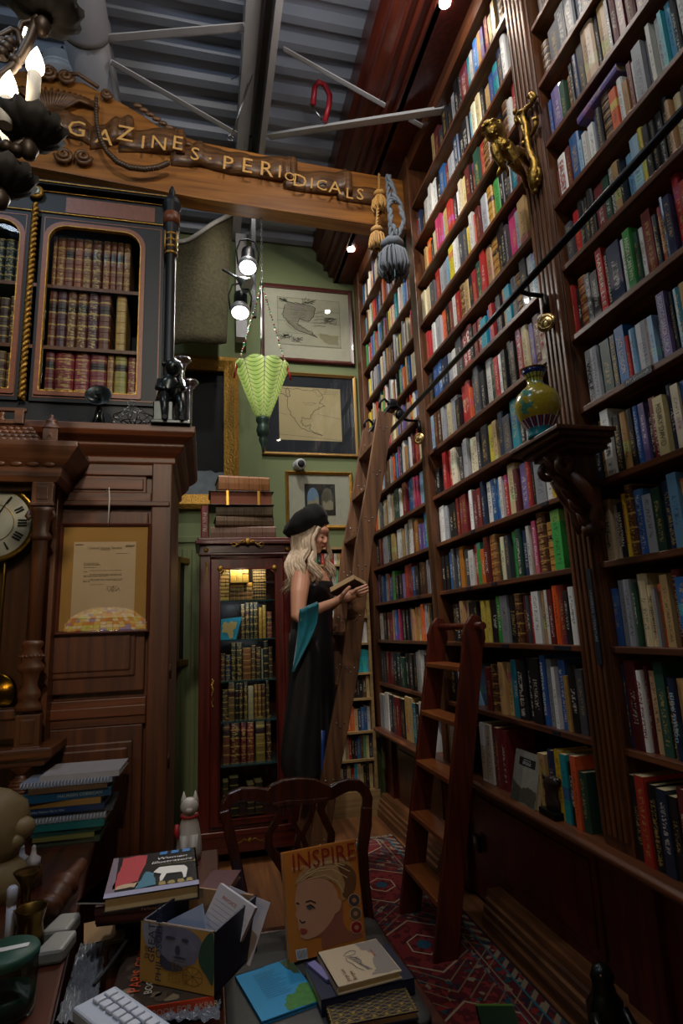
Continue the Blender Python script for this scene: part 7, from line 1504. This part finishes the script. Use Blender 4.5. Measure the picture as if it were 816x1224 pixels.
patch(bxo, F, cspl([(.3,.5),(.28,.35),(.36,.27),(.5,.27),(.6,.33),(.5,.4),(.4,.42)]), sd, 'print_beard', 2)
for c_ in ((.42,.8,.07,.03), (.52,.62,.035,.08), (.62,.8,.05,.03), (.55,.5,.09,.02)): patch(bxo, F, [(c_[0]+c_[2]*cos(a), c_[1]+c_[3]*sin(a)) for a in [i*pi/6 for i in range(12)]], sd, 'print_shadow', 3)
patch(bxo, F, cspl([(.84,.8),(.99,.98),(.99,.2),(.9,.3),(.8,.5)]), plain('print_green_drape', '2A4A40', .7), 'print_drape', 2)
strokes(bxo, F, [[(.72+.13*cos(a), .24+.15*sin(a)) for a in [i*pi/10 for i in range(21)]]]+[[(.72, .24), (.72+.13*cos(a), .24+.15*sin(a))] for a in [i*pi/4 for i in range(8)]], .0014, plain('print_ochre_dark', '7A5E2A', .6), 'print_compass', 1)
inkb = plain('print_slate', '2A3450', .6)
for s_, u_, v_, z_ in (('THE', .10, .38, .012), ('GREAT', .17, .34, .021), ('PHILOSOPHERS', .27, .06, .0185)): text(s_, z_, inkb, bxo, 'title_lettering', 0, 'LEFT', mw=frame_m(F(u_, v_, 5), (0,0,1), (-1,0,0)))
for i, s_ in enumerate(('THE', 'LIVES AND', 'IDEAS OF', 'HISTORYS', 'GREATEST', 'THINKERS')): text(s_, .008, plain('print_ochre_dark', '7A5E2A', .6), bxo, 'subtitle_lettering', 0, 'LEFT', mw=frame_m(F(.42+.045*i, .08, 5), (0,0,1), (-1,0,0)))
for i, (dx, dy, rz, ry, col, lab) in enumerate(((.02,.05,.1,-.45,'8A98B4','pale blue sheets leaning left in the philosophers box'), (.05,.075,-.1,.35,'B8B4BC','stack of ruled index cards leaning in the philosophers box'), (.075,.11,.15,.3,'A8A4AC','white card behind the index cards in the philosophers box'))):
    M2 = Mx @ Matrix.Translation((bw*.32+dx, dy, .02)) @ Matrix.Rotation(rz, 4, 'Z') @ Matrix.Rotation(ry, 4, 'Y') @ Matrix.Rotation(RD(-22), 4, 'X')
    t = thing('index_cards', lab, 'papers', mw=M2); MB().box((-.045,0,-.015), (.045,.012 if i == 1 else .004,(.075,.105,.09)[i])).obj('card_stack', plain('card_'+col, col, .8), t)
    if i == 1:
        Fi = lambda u, v, k=0: V((-.045+.09*u, -.0004-.0003*k, -.015+.12*v)); strokes(t, Fi, [[(.05, v/14), (.95, v/14)] for v in range(1, 12)]+[[(u, .1), (u, .75)] for u in (.6, .75, .88)], .0006, plain('rule_blue', '6A7898', .7), 'ruled_lines', 0); text('INVOICE', .009, plain('stamp_red', 'A84A40', .7), t, 'heading', 0, 'LEFT', mw=frame_m(Fi(.2,.86,1), (1,0,0), (0,0,1)))
# akbar book, keyboard, bubble wrap
def art_a(o, F, w, h):
    r = random.Random(4)
    for i in range(26): cx_, cy_ = r.random(), r.random(); patch(o, F, [(min(.98,max(.02,cx_+r.uniform(.03,.09)*cos(a))), min(.98,max(.02,cy_+r.uniform(.03,.08)*sin(a)))) for a in [k*pi/4 for k in range(8)]], plain('akbar_%d' % (i % 4), ('4A3A2C', '6A5844', '2A2420', '7A6A50')[i % 4], .6), 'print_motif', i % 3)
    text('PARIS GIVEN', .03, plain('akbar_orange', 'C8502A', .5), o, 'title_lettering', 0, 'LEFT', mw=frame_m(F(.22,.2,5), F(.2,1)-F(.2,0), F(0,0)-F(1,0))); text('BOOK FOR AKBAR', .02, plain('akbar_cream', 'C8BCA8', .5), o, 'title_lettering', 0, 'LEFT', mw=frame_m(F(.36,.15,5), F(.2,1)-F(.2,0), F(0,0)-F(1,0)))
ko = plain('cover_vermilion', 'C2401E', .45)
t, w, h, up = flatbook((126,1211), (256,1190), (124,1135), TZ+.035, .022, 'akbar_book', 'art book with orange spine reading Book for Akbar under the keyboard', plain('akbar_brown', '3A2C24', .5), 'C', art_a)
MB().box((0, -.002, -.022), (w, .0, 0)).obj('spine', ko, t); text('BOOK FOR AKBAR', .013, plain('akbar_cream', 'C8BCA8', .5), t, 'spine_lettering', 0, 'LEFT', mw=Matrix.Translation((w*.42, -.0026, -.011)) @ Matrix.Rotation(pi/2, 4, 'X'))
k0, k1, k2 = AZ(83, 1190, .775), AZ(138, 1177, .775), AZ(212, 1228, .775)
kx_ = (k2-k1).normalized(); ky_ = (k0-k1); ky_ -= kx_*ky_.dot(kx_); kw = ky_.length+.012; ky_.normalize(); kn = kx_.cross(ky_)
if kn.z < 0: kn = -kn
Mk = Matrix((kx_, ky_, kn)).transposed().to_4x4(); Mk.translation = k1
kb = thing('keyboard', 'pale grey keyboard lying tilted on the bubble wrap at the bottom', 'keyboard', mw=Mk); KG = plain('keyboard_grey', 'A4ACBC', .5); KK = plain('key_grey', 'B4BAC8', .5)
MB().box((0,0,-.022), (.42,kw,0)).obj('case', KG, kb, bev=.004)
for i in range(14):
    for j in range(int((kw-.02)/.0195)):
        o = bpy.data.objects.get('key_proto'); 
        if not o: o = MB().prism([(0,0,0),(.0165,0,0),(.0165,.0165,0),(0,.0165,0)], (0,0,.006)).obj('key', KK, kb, bev=.002); o.name = 'key_proto'; pro = o
        else: o = pro.copy(); COL.objects.link(o); o.name = 'key'; o.parent = kb
        o.location = (.014+i*.0205, .012+j*.0195, 0)
pro.name = 'key'
BW = glassm('bubble_plastic', 'E0E6EC', .05, .3)
_n = BW.node_tree; _d = _n.nodes.new('ShaderNodeBsdfDiffuse'); _d.inputs[0].default_value = srgb('A8AEB8'); _m = _n.nodes.new('ShaderNodeMixShader'); _m.inputs[0].default_value = .3
_o = _n.nodes['Material Output']; _s = _o.inputs[0].links[0].from_socket; _n.links.new(_s, _m.inputs[1]); _n.links.new(_d.outputs[0], _m.inputs[2]); _n.links.new(_m.outputs[0], _o.inputs[0])
def crumple(name, label, pts, z, amp, seed):
    r = random.Random(seed); a, b_, c_, d_ = [AZ(p[0], p[1], z) for p in pts]; n = 26; rows = []
    for j in range(n+1):
        rows.append([(a.lerp(b_, i/n)).lerp(d_.lerp(c_, i/n), j/n)+V((r.uniform(-1,1)*.0015, r.uniform(-1,1)*.0015, amp*(.5+.5*sin(i*1.1+j*.7)*cos(j*.9-i*.3))+r.uniform(0, amp*.5))) for i in range(n+1)])
    o_ = rows[0][0].copy(); mb = MB(); mb.loft([[p-o_ for p in q] for q in rows], closed=False, caps=False); o = mb.obj(name, BW); o.location = o_; tag(o, label, 'bubble wrap')
crumple('bubble_wrap', 'crumpled clear bubble wrap left of the keyboard', ((66,1228),(112,1224),(128,1130),(96,1132)), TZ+.012, .009, 1)
crumple('bubble_wrap', 'crumpled clear bubble wrap below the orange spine', ((170,1224),(262,1224),(264,1194),(205,1204)), TZ+.014, .008, 2)
o = MB().tube([AZ(112, 1178, .76), AZ(130, 1155, .765), AZ(152, 1124, .768), AZ(156,1116,.768)], [.003,.004,.0035,.0012], 6).obj('black_strap', Black); tag(o, 'thin black cord lying across the Akbar book cover', 'cord')
# white cat figurine
pc_ = AY(226, 1003, 1.95); ct = thing('cat_figurine', 'white ceramic cat with red collar standing behind the books', 'figurine', (pc_.x, 1.95, TZ+.001)); Wc_ = plain('cat_white', 'B4AEA8', .4, noise=.08)
hk = AY(226, 948, 1.95).z-TZ; s_ = hk/.18
mb = MB(); mb.lathe([(.034*s_, 0), (.038*s_, .02*s_), (.034*s_, .06*s_), (.028*s_, .09*s_), (.022*s_, .112*s_), (.02*s_, .12*s_)], (0,0,0), 24); mb.ball((0, -.004, .143*s_), .0275*s_, 0, 9, (1, .92, .92))
for s in (-1, 1): mb.lathe([(.011*s_, -.012*s_), (.008*s_, .0), (.001, .022*s_)], (s*.017*s_, 0, .163*s_), 10); mb.tube([(s*.014*s_, -.028*s_, .07*s_), (s*.013*s_, -.036*s_, .03*s_), (s*.013*s_, -.045*s_, .006*s_)], [.012*s_, .011*s_, .012*s_], 8)
mb.ball((0, -.028*s_, .137*s_), .009*s_, 0, 5, (1.3,.8,.9)); mb.obj('body', Wc_, ct)
MB().tube([(.0235*s_*cos(a), -.002+.0235*s_*sin(a), .117*s_) for a in [i*pi/10 for i in range(21)]], .004*s_, 6).obj('collar', plain('collar_red', 'A01C20', .5), ct)
MB().tube([(-.034*s_, -.02, .1*s_), (-.036*s_, -.024, .08*s_), (-.032*s_, -.026, .062*s_)], [.006*s_, .009*s_, .004*s_], 7).obj('red_fish', plain('collar_red', 'A01C20', .5), ct)
# book stack on the desk beside the clock
def desk_stack():
    items = [('3A4A3E','dark green book at the bottom of the desk stack',.016,(38,118,1030),None), ('6A6A38','book with pale green edge, second lowest in the desk stack',.012,(38,112,1021),None), ('1C4A4A','dark teal book in the lower half of the desk stack',.014,(36,120,1014),None), ('1A6668','teal hardback in the middle of the desk stack',.02,(30,124,1005),None), ('8A8E98','spiral bound notebook with white coil, middle of the desk stack',.014,(28,126,996),None), ('4A4E58','clear plastic folder in the desk stack',.010,(18,133,990),None), ('16305A','navy book titled Nations Go to War in the desk stack',.017,(24,124,984),'Why Nations Go to War'), ('8A6A38','tan notebook in the desk stack',.017,(34,120,974),None), ('14486A','blue-green hardback by Maureen Corrigan near the top of the desk stack',.024,(28,132,965),'MAUREEN CORRIGAN'), ('5A4430','mottled brown book below the top notebook of the desk stack',.014,(34,128,954),None), ('7A86A0','spiral notebook with blue cover on the desk stack',.014,(22,134,946),None), ('A0A0A8','loose white papers topmost on the desk stack',.016,(46,142,936),None)]
    z = .7805
    for i, (col, th_, (xa, xb, yy), tt) in enumerate([(a, b_, c_, d_, e_) for a, b_, c_, d_, e_ in items] and [(a, c_, d_, e_) for a, b_, c_, d_, e_ in items]):
        lab = items[i][1]; zt3 = z+th_; Yf = 1.93
        A_ = AY(xa, yy, Yf); B_ = AY(xb, yy-3, Yf); w = B_.x-A_.x
        t = thing('stacked_book' if 'paper' not in lab else 'loose_papers', lab, 'papers' if 'papers' in lab else 'book', (A_.x, Yf+random.uniform(-.01,.01), z), RD(random.uniform(-3, 4)), group='stack on the desk')
        cm = plain('d_'+col, col, .45, noise=.15)
        mb = MB(); mb.box((0,0,0), (w,.17,.0025)).box((0,0,th_-.003), (w,.17,th_-.0005)).box((0,-.001,0), (w,.002,th_-.0005)); mb.obj('cover', cm, t); MB().box((.002,.002,.0025), (w-.004,.166,th_-.003)).obj('page_block', White if 'paper' in lab or 'spiral' in lab else Page, t)
        if 'spiral' in lab:
            mb = MB()
            for k in range(int(w/.009)): mb.tube([(.006+k*.009, .004+.008*cos(a)-.006, th_/2+.008*sin(a)) for a in [j*pi/4 for j in range(9)]], .0016, 4)
            mb.obj('wire_coil', plain('coil_white', 'A8B0C0', .4), t)
        if tt: text(tt, th_*.5, plain('spine_pale', '9AA8B0', .5), t, 'spine_lettering', 0, 'LEFT', mw=Matrix.Translation((w*.38 if 'Why' not in tt else w*.12, -.0018, th_*.45)) @ Matrix.Rotation(pi/2, 4, 'X'))
        z = zt3
desk_stack()
# sculpture, glue bottles, candlestick, marker, jar, gavel, ceramic blocks
StY = plain('yellow_marble', '7A6A4A', .5, noise=.4, nscale=14, bump=.2)
DZ = .7805
def base(px, py, z=DZ): return AZ(px, py, z)
q = AY(0, 1060, 1.62); t = thing('stone_bust', 'yellowish weathered stone bust at the left edge of the desk', 'sculpture', (q.x-.03, 1.62, DZ)); 
mb = MB(); zq = lambda py: AY(5, py, 1.62).z-DZ
mb.loft([[V((r*cos(a)*(1+.12*sin(a*3+z*40)), r*.8*sin(a)*(1+.1*cos(a*2+z*30)), z)) for a in [i*pi/12 for i in range(24)]] for r, z in ((.09, 0), (.095, .03), (.075, .07), (.05, .09), (.052, zq(1035)), (.075, zq(1010)), (.082, zq(985)), (.07, zq(960)), (.04, zq(945)), (.01, zq(940)))])
mb.ball((.07, -.01, zq(990)), .028, 0, 7, (1.1,.8,.9)).ball((.062, -.02, zq(1004)), .02, 0, 6); mb.obj('head_and_base', StY, t)
for px, py, lab in ((40, 1045, 'white nozzled glue bottle nearer the book stack on the desk'), (18, 1040, 'white nozzled glue bottle beside the stone bust')):
    q = AY(px, 1020, 1.66); t = thing('glue_bottle', lab, 'bottle', (q.x, 1.66 if px > 30 else 1.72, DZ), group='glue bottles'); zt4 = AY(px, 1010 if px > 30 else 1011, t.location.y).z-DZ
    MB().lathe([(.022, 0), (.022, zt4-.055), (.016, zt4-.045)], (0,0,0), 18).obj('bottle_body', plain('amber_plastic', '5A3A24', .4), t)
    MB().lathe([(.017, zt4-.046), (.017, zt4-.03), (.007, zt4-.022), (.005, zt4-.008), (.0055, zt4-.004), (.002, zt4)], (0,0,0), 16).obj('nozzle_cap', plain('cap_white', 'B8BAC4', .4), t)
q = AY(28, 1118, 1.42); t = thing('brass_candlestick', 'aged brass candlestick with a flared cup on the desk', 'candlestick', (q.x, 1.42, DZ)); zt4 = AY(22, 1042, 1.42).z-DZ
MB().lathe([(.034, 0), (.034, .006), (.014, .014), (.010, .03), (.009, zt4*.6), (.012, zt4*.8), (.024, zt4-.004), (.026, zt4), (.016, zt4-.004), (.0, zt4-.012)], (0,0,0), 24).obj('turned_stem', plain('aged_brass', '6A5226', .3, 1, noise=.3), t)
q = AY(14, 1120, 1.33); t = thing('white_marker', 'white capped marker pen standing upright on the desk', 'marker', (q.x-.004, 1.33, DZ)); zt4 = AY(8, 1060, 1.33).z-DZ
MB().lathe([(.0085, 0), (.0085, zt4-.03)], (0,0,0), 14).obj('barrel', plain('marker_white', 'A8B0C4', .4), t); MB().lathe([(.0095, zt4-.03), (.0095, zt4-.004), (.006, zt4)], (0,0,0), 14).obj('cap', plain('marker_white', 'A8B0C4', .4), t)
q = AY(10, 1205, 1.14); zj = AY(12, 1138, 1.14).z; t = thing('glass_jar', 'clear jar with dark green lid and green base at the bottom left corner', 'jar', (q.x-.006, 1.14, DZ)); hj = max(.08, zj-DZ)
MB().lathe([(.042, 0), (.045, .01), (.045, hj-.012), (.043, hj-.008)], (0,0,0), 32).obj('glass_body', glassm('jar_glass', 'B8C8C0', .08), t)
MB().lathe([(.0, .002), (.041, .002), (.042, hj*.35), (.0, hj*.36)], (0,0,0), 28).obj('green_contents', plain('deep_green', '0E3A30', .4), t)
l_ = MB().lathe([(.0, hj-.01), (.046, hj-.01), (.047, hj), (.044, hj+.005), (.0, hj+.006)], (0,0,0), 32).obj('lid', plain('lid_green', '1A4A3E', .5), t); MB().prism([(-.02,-.012,hj+.0062),(.03,-.004,hj+.0062),(.03,.008,hj+.0062),(-.02,.002,hj+.0062)], (0,0,.0006)).obj('lid_label', White, l_)
a_, b_ = AZ(52, 1093, DZ+.03), AZ(88, 1045, DZ+.05); t = thing('wooden_gavel', 'turned dark wooden mallet lying on the desk in front of the book stack', 'mallet', a_, mw=frame_m(a_, b_-a_, (0,0,1)))
L = (b_-a_).length; MB().lathe([(.0, 0), (.024, .002), (.029, .015), (.026, .03), (.021, .036), (.027, .045), (.026, L*.5), (.021, L*.55), (.028, L*.62), (.029, L*.7), (.022, L*.8), (.016, L), (.014, L*1.3), (.0, L*1.31)], (0,0,0), 24, axis=(1,0,0)).obj('turned_head', Wdark, t)
for p_, lab in (((60,1130),'white ceramic block beside the brass cup on the desk'), ((52,1156),'nearer white ceramic block beside the brass cup on the desk')):
    q = AZ(*p_, DZ); t = MB().prism([(0,0,0),(.05,.0,0),(.062,.07,0),(.02,.075,0)], (0,0,.025)).obj('ceramic_block', plain('glazed_white', '8E8C86', .35, noise=.12), bev=.006); t.location = (q.x-.02, q.y, DZ); tag(t, lab, 'block', 'ceramic blocks on the desk')
q = AZ(44, 1135, DZ); t = thing('brass_cup', 'dark brass cup with a bright rim standing before the ceramic blocks', 'cup', (q.x-.012, q.y-.01, DZ)); MB().lathe([(.0, .002), (.024, 0), (.026, .012), (.022, .05), (.028, .075), (.03, .078), (.026, .076), (.019, .05), (.0, .02)], (0,0,0), 28).obj('cup_body', plain('aged_brass', '6A5226', .3, 1, noise=.3), t)
# ------------------------------------------------------------------ right foreground
q = AX(718, 1160, 1.10); t = thing('dark_statuette', 'small dark bronze statuette of a hooded figure by the bookcase base', 'statuette', (1.10, q.y, 0)); zt5 = AX(716, 1150, 1.10).z
mb = MB(); mb.loft([[V((r*cos(a)*(1+.06*sin(5*a+z*30)), r*.85*sin(a)*(1+.06*cos(4*a+z*22)), z)) for a in [i*pi/12 for i in range(24)]] for r, z in ((.07, 0), (.075, .03), (.06, .06), (.058, zt5-.2), (.05, zt5-.13), (.052, zt5-.1), (.035, zt5-.075), (.03, zt5-.05), (.034, zt5-.03), (.022, zt5-.006), (.004, zt5))])
mb.tube([(-.045, -.02, zt5-.11), (-.06, -.05, zt5-.14), (-.03, -.062, zt5-.13)], [.016, .014, .01], 8).tube([(.04, -.02, zt5-.11), (.05, -.055, zt5-.15), (.01, -.064, zt5-.14)], [.016, .014, .01], 8); mb.obj('robed_figure', BrD, t)
q = AZ(770, 1222, .1); o = MB().loft([[V((r*cos(a)*1.2, r*sin(a), z)) for a in [i*pi/6+.2*z for i in range(12)]] for r, z in ((.05, 0), (.055, .05), (.045, .085), (.02, .095))], sm=False).obj('grey_stone', plain('grey_stone', '4A463E', .8, noise=.4, nscale=30, bump=.5)); o.location = (q.x, q.y, 0); tag(o, 'rough grey stone on the floor at the bottom right', 'stone')
flatbook((575,1228), (622,1228), (590,1200), .03, .02, 'green_book', 'dark green book with a lime edge on the rug at the bottom', plain('cover_forest', '1E3A24', .5), 'L', lambda o, F, w, h: patch(o, F, [(0,.9),(1,.9),(1,1),(0,1)], plain('lime', '5E8A34', .5), 'lime_edge', 1))
q = AX(567, 1010, 1.30); t = thing('wall_socket_box', 'small dark electrical box with pale buttons on the bookcase base', 'socket', (1.325, q.y, q.z-.03)); MB().box((-.02,-.03,0), (0,.03,.075)).obj('box', Iron, t, bev=.002); MB().box((-.022,-.012,.035), (-.02,.014,.065)).obj('button_panel', plain('pale_button', '6A7480', .4), t)
# books leaning and the carved bookend on the ledge, middle bay
q0, q1, q2 = AX(605, 943, 1.245), AX(632, 960, 1.245), AX(622, 893, 1.30)
ly = V((0, q1.y-q0.y, 0)); t = thing('scenic_hardback', 'grey pictorial hardback displayed face out leaning on the ledge', 'book', (1.262, q1.y-.01, .623), (0, RD(14), 0)); wv = abs(q0.y-q1.y)+.015; hv = .20
MB().box((0,0,0), (.003,wv,hv)).box((.022,0,0), (.025,wv,hv)).box((0,wv-.003,0), (.025,wv,hv)).obj('cover', plain('scenic_grey', '8A887E', .5, noise=.3, nscale=30), t); MB().box((.003,.002,.003), (.022,wv-.003,hv-.003)).obj('page_block', Page, t)
F = lambda u, v, k=0: V((-.0004-.0003*k, wv*(1-u), v*hv)); patch(t, F, [(.2,.72),(.85,.72),(.85,.88),(.2,.88)], Black, 'title_plate', 1); text('HISTORY OF THE', .007, White, t, 'lettering', 0, mw=frame_m(F(.52,.835,4), (0,-1,0), (0,0,1))); text('EXODUS', .016, White, t, 'lettering', 0, mw=frame_m(F(.52,.775,4), (0,-1,0), (0,0,1)))
patch(t, F, wig([(.02,.02),(.98,.02),(.98,.3),(.7,.36),(.4,.28),(.02,.4)], 5, .02, 4), plain('scenic_dark', '4A463E', .6, noise=.5, nscale=60), 'print_crowd', 1)
q = AX(650, 968, 1.25); t = thing('carved_bookend', 'dark carved animal bookend on a black base on the ledge', 'bookend', (1.262, q.y, .6225)); 
MB().box((0,-.05,0), (.07,.06,.025)).obj('base', Iron, t, bev=.003)
mb = MB(); mb.loft([[V((.035+.028*cos(a)*r, .005+.05*r*sin(a)+dy, z)) for a in [i*pi/8 for i in range(16)]] for r, z, dy in ((.8,.025,0),(.9,.05,.0),(.75,.08,.004),(.85,.105,.008),(.9,.125,.0),(.6,.14,-.01),(.2,.148,-.02))]); mb.ball((.03,-.035,.13), .02, 0, 6).tube([(.03,.04,.13),(.03,.055,.145)], [.012,.004], 6).tube([(.03,-.04,.135),(.03,-.06,.142)], [.014,.006], 6); mb.obj('carved_animal', plain('carved_dark', '2E2220', .4, noise=.4, nscale=40, bump=.5), t)
# stained glass lamp seen only as a reflection in the letter's glass
lp = AY(128, 757, 4.72); lp.y = -.37; t = thing('stained_glass_lamp', 'stained glass dome lamp whose reflection shows in the framed letter glass', 'lamp', (lp.x, lp.y, 0))
m, nt, b = newmat('stained_glass'); uv = nt.nodes.new('ShaderNodeUVMap'); uv.uv_map = 'UVMap'
sp = nt.nodes.new('ShaderNodeSeparateXYZ'); nt.links.new(uv.outputs[0], sp.inputs[0]); su, sv = sp.outputs[0], sp.outputs[1]
cb = nt.nodes.new('ShaderNodeCombineXYZ'); nt.links.new(ma(nt,'FLOOR',su), cb.inputs[0]); nt.links.new(ma(nt,'FLOOR',sv), cb.inputs[1]); wn = nt.nodes.new('ShaderNodeTexWhiteNoise'); wn.noise_dimensions = '2D'; nt.links.new(cb.outputs[0], wn.inputs[0])
cr = nt.nodes.new('ShaderNodeValToRGB'); cr.color_ramp.interpolation = 'CONSTANT'; cr.color_ramp.elements[0].position = 0; cr.color_ramp.elements[0].color = srgb('E8B030'); cr.color_ramp.elements[1].position = .25; cr.color_ramp.elements[1].color = srgb('F0E0B0')
for p_, c_ in ((.45,'D86A20'),(.58,'4A6AC8'),(.68,'C8D860'),(.8,'E8C878'),(.92,'B83A28')): e = cr.color_ramp.elements.new(p_); e.color = srgb(c_)
nt.links.new(wn.outputs[0], cr.inputs[0]); fu, fv = ma(nt,'FRACT',su), ma(nt,'FRACT',sv); lead = ma(nt,'MAXIMUM', ma(nt,'LESS_THAN',fu,.1), ma(nt,'LESS_THAN',fv,.12))
nt.links.new(mixc(nt, lead, cr.outputs[0], srgb('0A0A0A')), b.inputs['Base Color']); nt.links.new(mixc(nt, lead, cr.outputs[0], (0,0,0,1)), b.inputs['Emission Color']); b.inputs['Emission Strength'].default_value = 1.3
bm = bmesh.new(); uvl = bm.loops.layers.uv.new('UVMap'); NU, NV = 44, 12
def sp_(i, j): a = 2*pi*i/NU; f = j/NV; r = .05+.26*sin(f*1.45); return (r*cos(a), r*sin(a), .19*cos(f*1.5)+.0)
for i in range(NU):
    for j in range(NV):
        f = bm.faces.new([bm.verts.new(sp_(*q)) for q in ((i,j),(i+1,j),(i+1,j+1),(i,j+1))])
        for l, uvq in zip(f.loops, ((i+.02,j+.02),(i+.98,j+.02),(i+.98,j+.98),(i+.02,j+.98))): l[uvl].uv = uvq
me = bpy.data.meshes.new('glass_shade'); bm.to_mesh(me); bm.free(); me.materials.append(m); o = bpy.data.objects.new('glass_shade', me); COL.objects.link(o); o.parent = t; o.location = (0,0,lp.z)
MB().lathe([(.13, 0), (.14, .02), (.05, .04), (.02, .08), (.018, lp.z+.1), (.03, lp.z+.18), (.06, lp.z+.22), (.01, lp.z+.26)], (0,0,0), 24).obj('bronze_stand', BrD, t)
# ------------------------------------------------------------------ light
struct(MB().box((-1.8, -2.7, 0), (XR, -2.6, 5.3)), 'wall_front', plain('front_wall', '4A4038', .9))
W = bpy.data.worlds.new('world'); SC.world = W; W.use_nodes = True
W.node_tree.nodes['Background'].inputs[0].default_value = (.55, .68, 1, 1); W.node_tree.nodes['Background'].inputs[1].default_value = .3
def spot(loc, to, e, ang, col, blend=.6, r=.04):
    l = bpy.data.lights.new('lamp', 'SPOT'); l.energy = e; l.spot_size = RD(ang); l.spot_blend = blend; l.color = col; l.shadow_soft_size = r
    o = bpy.data.objects.new('spot_light', l); COL.objects.link(o); o.location = loc; d = V(to)-V(loc); o.rotation_euler = d.to_track_quat('-Z', 'Y').to_euler(); return o
def point(loc, e, col, r=.1):
    l = bpy.data.lights.new('lamp', 'POINT'); l.energy = e; l.color = col; l.shadow_soft_size = r
    o = bpy.data.objects.new('point_light', l); COL.objects.link(o); o.location = loc; return o
WARM = (1, .84, .66); NEU = (1, .95, .88); COOL = (.72, .84, 1)
for y in (.15, 2.15, 4.12): spot((1.165, y, 4.43), (1.2, y, 0), 10, 110, WARM)
# track heads over the room, aimed at the shelves
for y, t, e, a in ((1.0, (1.4, 2.5, 2.9), 75, 62), (1.9, (1.4, 3.2, 2.8), 130, 62), (3.45, (1.4, 4.1, 2.7), 60, 75), (-.2, (1.4, 1.3, 2.4), 26, 60)): spot((.32, y, 4.58), t, e, a, NEU, 1)
# the two visible spotlights and, after them, an added spot washing the back wall
for p, ax in (SPA, SPB): spot(p+ax*.01, p+ax, 95, 110, NEU, .8, .05)
spot((.32, 3.35, 4.6), (.5, 4.6, 3.2), 75, 105, NEU, 1)
spot((.25, -.5, 4.1), (-.75, 2.3, 2.55), 150, 36, (1, .93, .82), 1)  # added spot without a fixture, brightens the black cabinet
spot((-.15, -.3, 2.6), (-.35, 2.2, 1.7), 22, 34, (1, .85, .62), 1)  # added warm spot lifting the framed letter, no lamp body
point((lp.x, lp.y, lp.z+.02), 6, (1, .72, .4), .08)
point((-.36, 1.12, 2.5), .8, (1, .78, .5), .03)
spot((-.1, -.9, 3.4), (-.4, 2.2, 1.95), 140, 46, (1, .86, .68), 1)  # added warm fill for the cupboard front, no lamp stands there
spot((.1, .5, 3.9), (.03, 1.35, .7), 70, 25, (.92, .95, 1), 1)  # added cool spot over the side table, fixture not modelled
spot((.2, .2, 4.7), (.1, 3.2, 4.1), 95, 62, (1, .86, .68), 1)  # added fill that lights the carved sign from the front
point((-1.25, .9, 4.3), 36, COOL, .25)  # added cool fill to bring up the ceiling ridges at left
point((.62, 2.0, 4.45), 14, (1, .93, .86), .2)  # added fill for the ceiling right of the roof beam
spot((-.05, 1.9, 4.4), (.5, 3.35, 1.85), 75, 26, (1, .88, .76), 1)  # added narrow spot that brightens the woman from above
def strip(loc, sx, sy, e, col, d):
    l = bpy.data.lights.new('lamp', 'AREA'); l.shape = 'RECTANGLE'; l.size = sx; l.size_y = sy; l.energy = e; l.color = col
    o = bpy.data.objects.new('strip_light', l); COL.objects.link(o); o.location = loc; o.rotation_euler = V(d).to_track_quat('-Z', 'Y').to_euler()
for z, e in ((zD(678), .8), (gsh[0]-.02, .22), (gsh[1]-.02, .08), (gsh[2]-.02, .05), (gsh[3]-.02, .05)): strip((.27, YD+.035, z), .26, .015, e, (1, .84, .58) if e > .5 else (.85, .92, 1), (0, .6, -1))
point((.318, 3.28, AY(314, 503, YL).z+.2), .45, (1, .92, .9), .03)
SC.view_settings.exposure = .2
